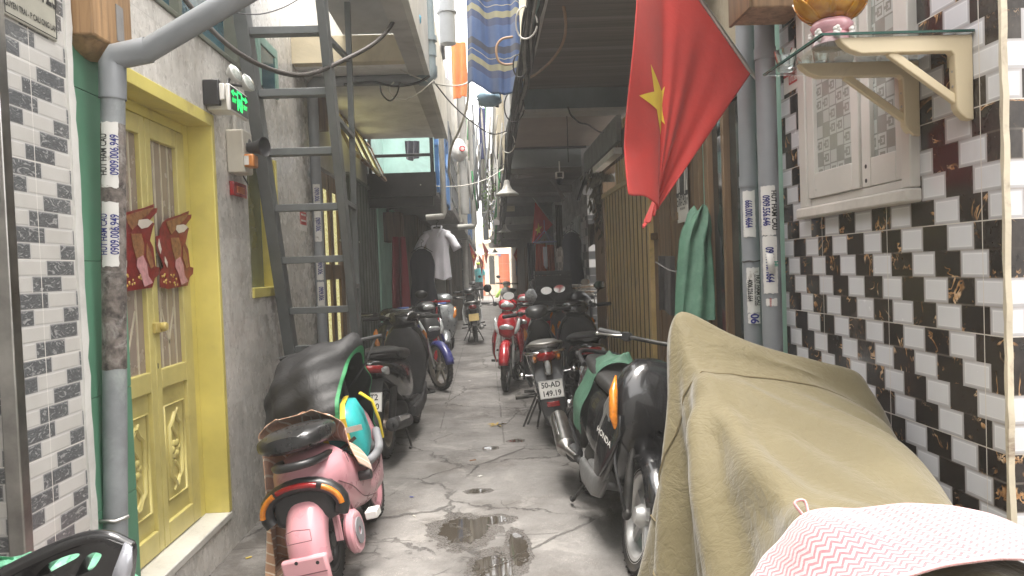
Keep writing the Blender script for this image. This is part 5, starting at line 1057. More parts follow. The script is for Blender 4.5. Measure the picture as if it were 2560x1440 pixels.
# ------------------------------------------------------------------ steel ladder
LT, LBm = Vector(aty(600, 0, 4.02)), Vector(aty(712, 768, 4.71)); dL = (LT-LBm); wL = .44
def lz(z): return LBm + dL*((z-LBm.z)/dL.z)
ld = wthing('steel_ladder', 'grey steel ladder leaning steeply against the marble tiled wall', 'ladder', (-1.1, 4.8, 0))
nrm = Vector((1, 0, 0)).cross(dL.normalized()); off = Vector((wL, 0, 0))
lo_, hi_ = lz(0.0), lz(3.5)
for s, nm in ((0, 'rail'), (1, 'rail')):
    m = MB(); m.bar(lo_+off*s, hi_+off*s, .048 if s else .072, .10, tuple(nrm)); m.build('rail', LADP, ld, 30, .003)
rz = [float((LBm + dL*((768-y)/(768.0)))[2]) for y in (768,)]
for yp in (778, 652, 522, 383, 236, 82, -75): 
    # where the picture height meets the ladder line
    t0, t1 = -.5, 1.6
    for _ in range(40):
        tm = (t0+t1)/2; q = LBm+dL*tm; rel = np.array(q)-CAM; py = 720-F*(rel@up)/(rel@fw)
        if py > yp: t0 = tm
        else: t1 = tm
    q = LBm+dL*t0; m = MB(); m.bar(q+Vector((.036, 0, 0)), q+off-Vector((.024, 0, 0)), .07, .042, (0, 0, 1)); m.build('rung', LADP, ld, 30, .003)
for z0 in (.30, .62, .94):
    q = lz(z0)
    if z0 < .95: m = MB(); m.bar(q+Vector((.036, 0, 0)), q+off-Vector((.024, 0, 0)), .07, .042, (0, 0, 1)); m.build('rung', LADP, ld, 30, .003)
ht, hbm = Vector(aty(868, 0, 4.85)), Vector(aty(893, 709, 5.06)); hbm2 = hbm+(hbm-ht)*.22
m = MB(); m.bar(hbm2, ht+(ht-hbm)*.2, .036, .036, (0, 1, 0)); m.build('support_post', LADP, ld, 30, .002)
for a, b in (((812, 88), (868, 145)), ((832, 285), (882, 332)), ((862, 500), (885, 512)), ((885, 712), (896, 716))):
    pa = None
    t0, t1 = -.6, 1.6
    for _ in range(40):
        tm = (t0+t1)/2; q = LBm+dL*tm; rel = np.array(q+off)-CAM; py = 720-F*(rel@up)/(rel@fw)
        if py > a[1]: t0 = tm
        else: t1 = tm
    pa = LBm+dL*t0+off; tt = (b[1])/709; pb = ht+(hbm-ht)*tt; m = MB(); m.bar(pa, pb, .03, .03); m.build('brace', LADP, ld, 30, .002)
# ------------------------------------------------------------------ exit sign, boxes and lamps on the marble wall
GREENE = bpy.data.materials.new('lit_green_sign'); GREENE.use_nodes = True; _b = GREENE.node_tree.nodes['Principled BSDF']; _b.inputs['Base Color'].default_value = (.02, .4, .1, 1); _b.inputs['Emission Color'].default_value = (.02, .9, .16, 1); _b.inputs['Emission Strength'].default_value = .42
es = wthing('exit_sign', 'green lit exit sign with twin emergency lamps on the marble wall', 'exit sign', (-1.3, 3.65, 2.3))
sx_ = -1.245; sy0, sy1 = float(atx(577, 250, sx_)[1]), float(atx(619, 262, sx_)[1]); sz0, sz1 = float(atx(598, 284, sx_)[2]), float(atx(598, 229, sx_)[2])
m = MB(); m.box((sx_-.022, sy0-.012, sz0-.01), (sx_-.001, sy1+.008, sz1+.008)); sg_ = m.build('frame', WHITE, es, 30, .006)
m = MB(); m.box((sx_-.001, sy0, sz0), (sx_+.001, sy1, sz1)); m.build('panel', BLACKP, sg_, 30)
def sgp(pts, nm='symbol'):
    w, h = sy1-sy0, sz1-sz0; return MB().prism([(a*w, b*h) for a, b in pts], frame((sx_+.0012, sy0, sz0), (0, 1, 0), (0, 0, 1)), .0012).build(nm, GREENE, sg_, 30)
sgp([(.36, .1), (.40, .1), (.40, .88), (.60, .88), (.60, .1), (.64, .1), (.64, .95), (.36, .95)], 'door_symbol')
sgp([(.46, .62), (.54, .66), (.56, .5), (.60, .42), (.56, .40), (.52, .46), (.50, .36), (.56, .26), (.58, .12), (.53, .12), (.50, .24), (.45, .32), (.40, .2), (.40, .14), (.44, .38), (.47, .5), (.42, .52), (.42, .44), (.38, .5), (.40, .58)], 'running_figure')
sgp([(.10, .78), (.10, .70), (.16, .70), (.16, .60), (.02, .74), (.16, .90), (.16, .80)], 'arrow'); sgp([(.17, .72), (.34, .72), (.34, .80), (.17, .80)], 'arrow_bar')
sgp([(.66, .72), (.84, .72), (.84, .62), (.98, .76), (.84, .92), (.84, .82), (.66, .82)], 'arrow')
w = sy1-sy0; h_ = sz1-sz0
text('EXIT', .030, frame((sx_+.0026, sy0+.18*w, sz0+.42*h_), (0, 1, 0), (0, 0, 1)), GREENE, 'lettering', sg_, .95, bold=.03); text('EXIT', .030, frame((sx_+.0026, sy0+.82*w, sz0+.40*h_), (0, 1, 0), (0, 0, 1)), GREENE, 'lettering', sg_, .95, bold=.03)
m = MB(); m.box((-1.379, sy0+.03, sz0+.0), (sx_-.023, sy0+.16, sz1-.03)); hs = m.build('housing', WHITE, es, 30, .01)
m = MB(); m.box((-1.379, sy0-.01, sz0+.02), (-1.30, sy0+.028, sz1+.03)); m.build('adapter', BLACKP, es, 30, .005)
m = MB(); m.box((-1.30, sy0-.005, sz0+.045), (-1.275, sy0+.02, sz1+.01)); m.build('power_plug', WHITE, es, 30, .004)
for px, py, dx in ((590, 182, -.01), (622, 206, .02)):
    c = Vector(atx(px, py, -1.26+dx)); M = frame(c, (.25, 1, 0), (-.35, .1, 1)); m = MB(); m.lathe([(0, -.04), (.03, -.04), (.046, -.015), (.05, 0), (.046, .004)], M, 20); l_ = m.build('emergency_lamp', P('lamp_grey_shell', (.42, .42, .40), .35, var=.06), es, 50)
    m = MB(); m.lathe([(.046, .003), (.03, .012), (0, .015)], M, 20); m.build('lamp_glass', P('lamp_lens', (.42, .45, .42), .12, .2, var=.25, sc=50, coat=.6), l_, 60)
    m = MB(); m.tube(spline([c-Vector((.03, 0, .02)), Vector((-1.30, sy0+.12, sz1+.03)), Vector((-1.30, sy0+.1, sz1-.04))], 8), .007, 6); m.build('bracket', BLACKP, l_, 50)
cb = wthing('switch_box', 'white plastic switch box on the marble wall above the red reflector', 'box', (-1.33, 4.1, 2.1))
z0 = float(atx(585, 438, X1)[2]); z1 = float(atx(590, 338, X1)[2]); m = MB(); m.box((-1.379, 3.98, z0), (-1.285, 4.13, z1)); m.build('case', P('ivory_plastic', (.50, .47, .40), .45, var=.08, dirt=.15), cb, 30, .008)
m = MB(); m.tube([(-1.35, 4.05, z1), (-1.35, 4.05, z1+.16)], .012, 8); m.build('conduit', WHITEPVC, cb, 60); m = MB(); m.tube(sag((-1.34, 4.12, z0), (-1.32, 4.14, z0-.05), .0), .004, 6); m.build('cable_end', CABLE, cb, 60)
lh = wthing('horn_lamp', 'black horn shaped lamp shade sticking out beside the switch box', 'lamp', (-1.25, 4.0, 2.2))
c = Vector(aty(664, 367, 4.0)); c0 = Vector(aty(626, 370, 4.03)); ax_ = (c-c0).normalized(); M = frame(c0, ax_.cross(Vector((0, 0, 1))), Vector((0, 0, 1))-ax_*ax_.z); 
if (M.to_3x3() @ Vector((0, 0, 1))).dot(ax_) < 0: M = M @ Matrix.Rotation(R(180), 4, 'X')
D = (c-c0).length; m = MB(); m.lathe([(0, -.01), (.026, -.01), (.03, .0), (.036, D*.5), (.055, D*.95), (.053, D*.95), (.034, D*.5), (.02, D*.2), (0, D*.2)], M, 26); m.build('shade', BLACKM, lh, 50)
m = MB(); m.tube(spline([c0, c0+Vector((-.02, 0, .02)), Vector((-1.29, 4.08, c0.z+.03))], 8), .008, 8); m.ell((-1.285, 4.08, c0.z+.03), (.012, .02, .03)); m.build('arm', BLACKP, lh, 60)
ob = wthing('orange_box', 'small orange plastic box with a white label below the horn lamp', 'box', (-1.26, 4.0, 2.1)); a = aty(612, 418, 4.0); b = aty(636, 385, 4.0)
m = MB(); m.box((a[0], 3.98, a[2]), (b[0], 4.07, b[2])); m.build('case', P('orange_plastic', (.50, .19, .05), .4, var=.1, dirt=.2), ob, 30, .01); m = MB(); m.box((a[0]+.005, 3.976, a[2]+.01), (a[0]+.03, 3.9795, b[2]-.012)); m.build('label', PAPER, ob, 30)
rf_ = wthing('red_reflector', 'red rectangular plastic reflector on the marble wall', 'reflector', (-1.37, 4.1, 1.9)); z0 = float(atx(590, 493, X1)[2]); z1 = float(atx(590, 458, X1)[2])
m = MB(); m.box((-1.379, 4.0, z0), (-1.355, 4.215, z1)); m.build('case', REDL, rf_, 30, .004); m = MB(); m.box((-1.3545, 4.05, z0+.02), (-1.352, 4.17, z1-.022)); m.build('amber_window', P('dull_orange_lens', (.40, .13, .05), .3), rf_, 30)
nt = wthing('red_notice', 'small red and white notice pasted on the marble wall behind the ladder', 'notice', (-1.37, 5.6, 1.9)); z0 = float(atx(757, 578, X1)[2]); z1 = float(atx(757, 530, X1)[2])
m = MB(); m.box((-1.3795, 5.50, z0+.05), (-1.377, 5.68, z1)); m.build('sheet', P('red_printed_paper', (.42, .035, .03), .5, var=.1), nt, 30)
m = MB(); m.box((-1.3795, 5.50, z0), (-1.377, 5.68, z0+.048)); m.build('white_strip', PAPER, nt, 30)
for k in range(3): m = MB(); m.box((-1.3768, 5.52, z0+.075+k*.045), (-1.376, 5.66, z0+.088+k*.045)); m.build('print_line', PAPER, nt, 30)
# slim pipe with bills, horizontal pipe under the slab, riser
px2, py2 = -1.33, 5.86
p2 = wthing('drain_pipe', 'slim grey pipe with bills behind the ladder beside the wooden door', 'drainpipe', (px2, py2, 0))
m = MB(); zt2 = float(aty(800, 205, py2)[2]); xr2 = float(aty(1078, 190, py2)[0]); m.tube([(px2, py2, 0), (px2, py2, zt2-.08)]+[(px2, py2, zt2-.03), (px2+.03, py2, zt2), (px2+.08, py2, zt2)]+[(xr2-.06, py2, zt2+.0)], .042, 14); m.build('pipe', GREYPVC, p2, 60)
m = MB(); m.tube([(xr2-.10, py2, zt2), (xr2-.03, py2, zt2), (xr2, py2, zt2+.03), (xr2, py2, zt2+.10)], .052, 14); m.tube([(xr2, py2, zt2+.08), (xr2, py2, zt2+1.4)], .042, 14); m.tube([(xr2, py2, zt2+.30), (xr2, py2, zt2+.34)], .058, 14); m.tube([(xr2, py2, zt2+.18), (xr2, py2, zt2+.27)], .050, 14); m.build('riser', P('blue_grey_pipe_plastic', (.27, .33, .355), .42, var=.1, dirt=.15), p2, 60)
A2 = math.atan2(-py2, -px2)
for y1, y0, s in ((462, 515, 1), (520, 605, 2), (640, 700, 3), (705, 765, 4)):
    Z = lambda q: float(aty(790, q, py2)[2]); bl = bill(p2, px2, py2, .042, A2, Z(y0), Z(y1), .06, PAPER, 60+s); cyl_text(bl, '0909.006.94'[:9], .05, px2, py2, .042, A2, (Z(y0)+Z(y1))/2, -1, INKB, .58)
# blue fuse cloth, brown hanging board over the wooden door
hb_ = wthing('hanging_board', 'brown board hanging over the wooden door behind the ladder', 'board', (-1.2, 6.2, 2.7)); a = aty(788, 330, 6.0); b = aty(812, 240, 6.0); m = MB(); m.box((a[0], 5.98, a[2]), (b[0]+.02, 6.0, b[2])); m.box((-1.38, 6.0, b[2]-.03), (b[0]+.02, 6.03, b[2])); m.build('board', BWOOD, hb_, 30, .004)
# ------------------------------------------------------------------ right wall: shelf, lamp, cups, posters
sh_z = 2.0
sf = wthing('wall_shelf', 'glass shelf on two cream brackets beside the white window', 'shelf', (1.1, 2.0, sh_z))
BRK = P('cream_enamel', (.62, .53, .36), .4, var=.05, sc=5, bump=.04, dirt=.06)
for y in (2.12, 1.885):
    M = frame((XR-.001, y+.014, sh_z-.006), (-1, 0, 0), (0, 0, -1)); o = [(0, 0), (.36, 0), (.352, .014), (.33, .032), (.30, .043), (.058, .043), (.050, .052), (.046, .19), (.038, .205), (.02, .222), (.0, .225)]
    m = MB(); m.prism(o, M, .028); b_ = m.build('bracket', BRK, sf, 30, .003)
    m = MB(); m.bar((XR-.03, y+.001, sh_z-.185), (XR-.22, y+.001, sh_z-.045), .016, .022, (0, 0, 1)); m.build('strut', BRK, b_, 30, .003)
    m = MB(); m.tube([(XR-.0505, y-.006, sh_z-.02), (XR-.0505, y+.006, sh_z-.02)], .001, 4)
    for k in range(3): m.ell((XR-.049, y, sh_z-.10-.04*k), (.002, .004, .004), nu=8, nv=5)
    m.build('screw', STEEL, b_, 60)
gl_ = MB(); y0, y1 = 1.86, 2.255; gl_.prism([(XR-.002, y0), (.905, y0+.0), (.90, y1), (XR-.002, y1)], Matrix.Translation((0, 0, sh_z-.004)), .008); gl_.build('glass_plate', GLASS, sf, 30, .001)
ge = MB(); ge.box((.8985, y0-.0015, sh_z-.003), (XR-.004, y0-.0002, sh_z+.003)); ge.box((.8975, y0, sh_z-.003), (.8988, y1, sh_z+.003)); ge.build('glass_edge', P('green_glass_edge', (.02, .075, .06), .1, var=.1), sf, 30)
lt_ = thing('lotus_lamp', 'amber glass lotus lamp on a pink porcelain base on the glass shelf', 'lamp', (.985, 1.98, sh_z+.0045))
m = MB(); m.lathe([(0, 0), (.046, 0), (.054, .006), (.05, .02), (.042, .03), (.05, .04), (.056, .052), (.050, .064), (.04, .07), (0, .07)], None, 32); bs_ = m.build('base', P('pink_porcelain', (.68, .36, .40), .15, var=.12, sc=14, coat=.7, bump=.05), lt_, 60)
for k in range(7):
    a = 2*math.pi*k/7; m = MB()
    for q in range(5): m.ell(((.055)*math.cos(a+.1*math.cos(q*1.26)), .055*math.sin(a+.1*math.cos(q*1.26)), .026+.009*math.sin(q*1.26)), (.007, .007, .007), nu=8, nv=6)
    m.build('flower', P('white_porcelain', (.72, .70, .66), .15, var=.1, coat=.6), bs_, 60)
AMB = Mt('amber_glass'); AMB.set(col=AMB.ramp(AMB.noise(16, 3), [(.3, (.42, .14, .01)), (.6, (.72, .38, .03)), (.8, (.78, .52, .10))]), rough=.08, trans=.25, coat=.6, ior=1.4)
for lay, (n, r0, r1, z0, hh) in enumerate(((8, .036, .098, .068, .062), (8, .03, .066, .072, .085))):
    for k in range(n):
        a = 2*math.pi*(k+.5*lay)/n; P_ = np.zeros((8, 7, 3))
        for i in range(8):
            t = i/7; wd = .034*math.sin(math.pi*min(.97, .18+.82*t))**.8*(1.15-.2*lay); rr = r0+(r1-r0)*t**.8
            for j in range(7):
                s = (j-3)/3; rad = rr-.012*(1-s*s)*0+.006*s*s; lat = s*wd; P_[i, j] = (rad*math.cos(a)-lat*math.sin(a), rad*math.sin(a)+lat*math.cos(a), z0+hh*t**1.3+.01*s*s*t)
        MB().grid(P_).build('petal', AMB.mat, lt_, 180, solid=.003)
m = MB(); m.lathe([(0, .066), (.034, .066), (.04, .08), (.03, .10), (0, .10)], None, 20); m.build('bowl', AMB.mat, lt_, 60)
def cup(x, y, r, h, mat, lb, nm='drinking_glass', grp=None):
    o = MB().lathe([(0, .001), (r*.62, .001), (r*.72, .004), (r, h), (r*.93, h), (r*.66, h*.22), (0, h*.18)], None, 24).build(nm, mat, None, 60); o.location = (x, y, sh_z+.0045); tag(o, lb, 'glass' if mat is GLASS else 'cup', grp); return o
cup(.955, 2.215, .034, .058, GLASS, 'largest clear glass at the outer corner of the shelf', grp='clear glasses on the shelf')
for k, (x, y) in enumerate(((1.01, 2.21), (1.06, 2.20), (1.03, 2.14))): cup(x, y, .024, .042, GLASS, 'small clear glass behind the lotus lamp on the shelf', grp='clear glasses on the shelf')
PORC = P('white_porcelain', (.72, .70, .66), .15, var=.1, coat=.6)
for k, (x, y) in enumerate(((1.13, 2.20), (1.20, 2.20), (1.27, 2.19))): cup(x, y, .030, .034, PORC, 'white porcelain tea cup at the wall end of the shelf', 'tea_cup', 'white tea cups on the shelf')
ns = wthing('wall_notice', 'red and white advert with phone number 070.8866.541 pasted by the window', 'notice', (1.3, 2.95, 2.2))
yA, yB = float(atx(2022, 205, XR)[1]), float(atx(1962, 230, XR)[1]); zA, zB = float(atx(1990, 222, XR)[2]), float(atx(1990, 122, XR)[2])
zs_ = zA+(zB-zA)*.42
m = MB(); m.box((XR-.004, yA, zA), (XR-.001, yB, zs_)); m.build('white_panel', P('poster_white', (.62, .60, .55), .5, var=.04), ns, 30); m = MB(); m.box((XR-.004, yA, zs_), (XR-.001, yB, zB)); m.build('red_panel', P('red_printed_paper', (.42, .035, .03), .5, var=.1), ns, 30)
m = MB(); m.box((XR-.0055, yA+.015, zA+.028), (XR-.0042, yB-.055, zA+.065)); m.build('number_box', P('red_printed_paper', (.42, .035, .03), .5), ns, 30)
Rm = lambda y, z: frame((XR-.0062, y, z), (0, -1, 0), (0, 0, 1))
text('070.8866.541', .036, Rm((yA+yB)/2-.02, zA+.046), P('poster_white', (.62, .60, .55), .5), 'phone_number', ns, .72, bold=.02); text('LAP DAT INTERNET - CAMERA - WIFI', .014, Rm((yA+yB)/2-.02, zA+.083), INKK, 'lettering', ns, .62, bold=.02)
m = MB(); m.box((XR-.005, yA+.03, zs_+.02), (XR-.0042, yA+.12, zB-.03)); m.build('picture', P('poster_white', (.62, .60, .55), .5), ns, 30)
lbp = wthing('paper_label', 'small tan paper label on a white tile under the near bracket', 'label', (1.3, 2.0, 1.9)); yA, yB = float(atx(2405, 130, XR)[1]), float(atx(2370, 160, XR)[1]); zA = float(atx(2388, 163, XR)[2]); zB = float(atx(2388, 133, XR)[2])
m = MB(); m.box((XR-.003, yA, zA), (XR-.001, yB, zB)); m.build('sheet', P('tan_label', (.50, .40, .24), .5), lbp, 30); m = MB(); m.box((XR-.004, yA+.012, zA+.008), (XR-.0031, yB-.012, zB-.014)); m.build('print', P('brown_print', (.22, .15, .08), .5), lbp, 30)
# food poster
fp_ = wthing('food_poster', 'white poster reading GANH CANH CHAY under the big flag', 'poster', (1.3, 4.4, 1.9)); yA, yB = 4.47, 4.72
Z = lambda q: float(atx(1706, q, 1.285)[2]); m = MB(); m.box((1.2815, yA, Z(556)), (1.284, yB, Z(385))); m.build('sheet', P('poster_white', (.62, .60, .55), .5), fp_, 30)
R2_ = lambda y, z: frame((1.2805, y, z), (0, -1, 0), (0, 0, 1)); ymm = (yA+yB)/2
text('GÁNH', .070, R2_(ymm, Z(490)), INKK, 'lettering', fp_, .85, bold=.03); text('CANH CHAY', .060, R2_(ymm, Z(507)), INKK, 'lettering', fp_, .72, bold=.03); text('0909 006 949', .022, R2_(ymm, Z(522)), INKK, 'lettering', fp_, .9)
m = MB(); m.prism([(-.05, -.12), (.05, -.12), (.06, .02), (.03, .10), (-.02, .11), (-.045, .04)], R2_(ymm, Z(440)), .001); m.prism([(-.11, .02), (.11, .06), (.11, .07), (-.11, .03)], R2_(ymm, Z(440)), .0014)
for sx in (-1, 1): m.prism([(sx*.11-.035, -.10), (sx*.11+.035, -.10), (sx*.11+.02, -.13), (sx*.11-.02, -.13)], R2_(ymm, Z(440)), .0012); m.prism([(sx*.11-.03, -.10), (sx*.11-.026, -.10), (sx*.11, .05), (sx*.11-.003, .05)], R2_(ymm, Z(440)), .0012); m.prism([(sx*.11+.03, -.10), (sx*.11+.026, -.10), (sx*.11, .05), (sx*.11+.003, .05)], R2_(ymm, Z(440)), .0012)
m.build('porter_picture', P('dark_print', (.05, .045, .045), .5), fp_, 30)
# ------------------------------------------------------------------ olive cover over the scooter at the right
OL = Mt('olive_cover_cloth'); n1 = OL.noise(7, 5, .62, dist=1.6); n2 = OL.noise(30, 4, .6, dist=1.0, stretch=(1, 1, .55)); n3 = OL.voro(26, 'DISTANCE_TO_EDGE', OL.vec(*[q+OL.noise(9, 3)*.12 for q in OL.xyz()]))
OL.set(col=OL.ramp(OL.noise(3, 5), [(.3, (.105, .086, .042)), (.6, (.130, .108, .055)), (.8, (.150, .127, .069))]), rough=OL.noise(20, 3)*.2+.58, spec=.3, sheen=.25)
OL.bump(n1*.9+n2*.16+OL.noise(70, 3)*.04+n3.st(0, .18)*.05, .5, .018)
zt = lambda y: np.interp(y, [.4, 1.2, 1.6, 1.9, 2.25, 2.6, 3.0], [.93, .97, .99, 1.03, 1.20, 1.24, 1.20])
def olive():
    ny, ns_ = 104, 136; ys = np.linspace(.45, 2.98, ny); Pt = np.zeros((ny, ns_, 3))
    for j, y in enumerate(ys):
        z = zt(y); xl, xr = .50-.05*(y < 1.7), 1.25; Ll = z-.04+.05; tp = (xr-xl)*1.015; Lr = .75; Tt = Ll+tp+Lr
        for i in range(ns_):
            s = Tt*i/(ns_-1)
            if s < Ll: Pt[j, i] = (xl-.14*(1-s/Ll)-(.016+.03*(1-s/Ll))*math.sin(y*15+1.5*math.sin(y*4))*min(1, (1-s/Ll)*3), y, z-(Ll-s))
            elif s < Ll+tp: f = (s-Ll)/tp; Pt[j, i] = (xl+(xr-xl)*f, y, z+.10*math.sin(math.pi*f)+.012*math.sin(y*17+f*9))
            else: Pt[j, i] = (xr+.02, y, z-(s-Ll-tp))
    Pt[..., 2] = np.maximum(Pt[..., 2], .03)
    pins = np.zeros((ny, ns_), bool); j = int(np.argmin(abs(ys-2.38)))
    for dj in (-1, 0, 1):
        for i in range(ns_):
            q = Pt[j+dj, i]; x = q[0]
            if q[2] > zt(2.38)-.09 and .48 < x < 1.262:
                f = (x-.50)/.75; Pt[j+dj, i] = (.615+.645*f, 2.41-.12*f, np.interp(f, [0, .06, .12, .25, .6, .94, 1], [1.24, 1.33, 1.29, 1.215, 1.15, 1.09, 1.04])-.012*abs(dj))
                if 0 <= f <= 1 and dj == 0 and i % 3 == 0: pins[j, i] = True
    def body(Q):                       # the covered scooter with its boxes as one wedge shaped solid
        x, y, z = Q[..., 0], Q[..., 1], Q[..., 2]; Y = [.5, 1.0, 1.6, 1.95, 2.28, 2.36]
        xa = np.interp(y, Y, [.62, .60, .565, .57, .60, .63]); xb = np.interp(y, Y, [1.02, 1.06, 1.12, 1.18, 1.25, 1.26]); f = np.clip((x-xa)/(xb-xa), 0, 1)
        xa0 = xa
        hl = np.interp(y, Y, [.86, .87, .885, .985, 1.13, 1.17]); hr = np.interp(y, Y, [.80, .80, .80, .88, .985, 1.01]); hh = hl+(hr-hl)*f+.025*np.sin(math.pi*f)-.05*np.maximum(0, 1-f*9)**2-.04*np.maximum(0, 1-(1-f)*9)**2
        k = np.clip((hh-z)/hh, 0, 1); xa = xa-.15*k**.8; xb = xb+.05*k
        ins = (x > xa) & (x < xb) & (z < hh) & (y > .5) & (y < 2.36); dz, dl, dr = hh-z, x-xa, xb-x; up_ = ins & ((dz < .04) | ((dz < dl) & (dz < dr) & (dz < .25))); lf = ins & ~up_ & (dl < dr); rt_ = ins & ~up_ & ~lf
        return np.stack([np.where(lf, -dl, 0)+np.where(rt_, dr, 0), 0*x, np.where(up_, dz, 0)], -1), ins
    col = [('cap', (.665, 2.40, 1.09), (1.20, 2.33, 1.00), .042), ('cap', (.68, 2.40, 1.08), (.645, 2.41, 1.225), .036), ('fn', body), ('ell', (.98, 2.72, .30), (.09, .28, .28)), ('plane', (-1, 0, 0), -1.29), ('plane', (0, 0, 1), .012)]
    return cloth(Pt, col, pins, steps=110, iters=8, bend=.2, fric=.6)
OP = olive()
def smooth_cloth(Pc, n, k=.5):
    for _ in range(n):
        Q = Pc.copy(); Q[1:-1] += k*.5*(Pc[2:]+Pc[:-2]-2*Pc[1:-1]); R_ = Q.copy(); R_[:, 1:-1] += k*.5*(Q[:, 2:]+Q[:, :-2]-2*Q[:, 1:-1]); Pc = R_
    return Pc
def normals(Pc):
    nr = np.cross(np.gradient(Pc, axis=1), np.gradient(Pc, axis=0)); return nr/np.maximum(np.linalg.norm(nr, axis=-1, keepdims=True), 1e-9)
OP = smooth_cloth(OP, 5)
_n = normals(OP); _n *= np.where(_n[..., 2:3]+_n[..., 0:1]*-.6 < -.2, 1, 1)
_d = OP-np.array((.64, 2.40, 1.27)); _r = np.linalg.norm(_d, axis=-1); _th = np.arctan2(-_d[..., 1]*.9, -_d[..., 2]+.15*np.abs(_d[..., 0])); _ph = np.arctan2(_d[..., 0], -_d[..., 2])
# folds that run from the raised mirror, sag folds over the tail, slow lumps
_f = (np.sin(_th*17+1.3*np.sin(_th*5)+_r*1.5)+.6*np.sin(_th*29+2+_r*2)+.5*np.sin(_ph*15+.8))*np.clip(_r*1.6-.10, 0, 1)*(.015+.019*np.clip((.80-OP[..., 0])*4, 0, 1))
_f += .007*np.sin(34*(OP[..., 0]*.55+OP[..., 1]*.83)+2.2*np.sin(OP[..., 0]*6+1)+1.2*np.sin(OP[..., 1]*9))*np.clip((OP[..., 2]-.7)*5, 0, 1)*np.clip((2.3-OP[..., 1])*4, 0, 1)
_f += .016*np.sin(OP[..., 0]*19+OP[..., 1]*11+2*np.sin(OP[..., 1]*5))*np.exp(-((OP[..., 1]-1.72)/.22)**2)
_f += .012*np.sin(OP[..., 1]*21+3*np.sin(OP[..., 2]*4))*np.clip((.75-OP[..., 2])*3, 0, 1)
OP = OP+_n*_f[..., None]
_g = np.exp(-(((OP[..., 0]-.66)/.12)**2+((OP[..., 1]-2.40)/.14)**2))*np.clip((OP[..., 2]-.9)*5, 0, 1); OP[..., 2] += .055*_g; OP[..., 0] -= .03*_g
oc = thing('covered_scooter', 'scooter hidden under a crumpled olive cloth cover against the checker tiles', 'covered scooter', (.9, 1.8, 0)); WORLD.add(oc.name)
cv = cloth_obj('cover', OP, OL.mat, oc, .003, 1)
ms = MB()                              # stitched seams run over the cloth
def seam(s0, s1, n=60):
    pts = [];
    for k in range(n+1):
        t = k/n; q = bilin(OP, s0[0]+(s1[0]-s0[0])*t, s0[1]+(s1[1]-s0[1])*t); pts.append(Vector(q)+Vector((-.003, -.003, .003)))
    ms.tube(pts, .0028, 5)
seam((.0, .30), (1, .36)); seam((.66, .02), (.70, .98)); seam((.22, .40), (.66, .30))
ms.build('seam', P('olive_thread', (.14, .11, .055), .7), cv, 60)
m = MB(); m.tube([(.67, 2.40, 1.08), (.94, 2.37, 1.03), (1.2, 2.33, 1.0)], .02, 8); m.tube([(.96, 2.55, .3), (.94, 2.38, 1.0)], .03, 8); m.build('handlebar', DKMET, oc, 60)
m = MB(); m.loft([((.90, 1.85, .70), (.10, 0, 0), (0, 0, .10), 2), ((.88, 1.5, .72), (.13, 0, 0), (0, 0, .12), 2), ((.86, 1.0, .76), (.11, 0, 0), (0, 0, .11), 2)]); m.build('seat', SEATB, oc, 60)
# pink chevron towel on its seat
def chev():
    m = Mt('pink_chevron_towel'); u, v, _ = m.xyz(m.tc.outputs['UV']); f = (v*20+((u*30).fr()-.5).ab()*1.6+(m.noise(30, 3)-.5)*.6).fr(); edge = (u-.5).ab().gt(.482).mx((v-.5).ab().gt(.475))
    k = m.mix(f.lt(.45), (.33, .265, .27), (.25, .105, .12)); k = m.mix(edge, k, (.62, .32, .33)); m.set(col=k, rough=.95, sheen=.5).bump(f.lt(.45)*.5+m.noise(160, 3)*.8, .6, .004); return m.mat
tb_ = np.array(sheet((.40, 1.10, .95), (.70, .05, .0), (-.02, .27, .02), 60, 24)); tb_[..., 2] += .03*np.sin(np.linspace(0, 5, 60))[:, None]
tb_ = tb_ - np.array((0, 0, .02)); TP = cloth(tb_, [('fn', lambda Q: (np.stack([0*Q[..., 0], 0*Q[..., 0], np.maximum(0, np.interp(Q[..., 0], [.36, .42, .48, .54, .62, .72, .82, .92, 1.0, 1.06, 1.12, 1.18], [.45, .66, .79, .85, .893, .915, .92, .908, .887, .862, .82, .72])-Q[..., 2])], -1), Q[..., 2] < np.interp(Q[..., 0], [.36, .42, .48, .54, .62, .72, .82, .92, 1.0, 1.06, 1.12, 1.18], [.45, .66, .79, .85, .893, .915, .92, .908, .887, .862, .82, .72]))), ('plane', (-1, 0, 0), -1.275), ('cap', (.60, 2.2, .35), (.56, 1.0, .35), .28)], None, steps=60, iters=8, fric=.9)
_op = OP.reshape(-1, 3); _op = _op[_op[:, 2] > .5]
for i in range(TP.shape[0]):
    d2 = ((TP[i][:, None, :2]-_op[None, :, :2])**2).sum(-1); zmx = np.where(d2 < .032**2, _op[None, :, 2], -9).max(1); TP[i][:, 2] = np.maximum(TP[i][:, 2], zmx+.009)
TP = smooth_cloth(TP, 3)
tw = cloth_obj('chevron_towel', TP, chev(), None, .006, 1); tag(tw, 'pink and white chevron towel spread over the olive cover', 'towel')
m = MB(); q = TP[20, -1]; m.tube(spline([q, q+np.array((-.01, .015, .02)), q+np.array((.012, .02, .022)), q+np.array((.012, .0, 0))], 12), .003, 6); m.build('hanging_loop', P('pink_cord', (.62, .32, .33), .8), tw, 60)
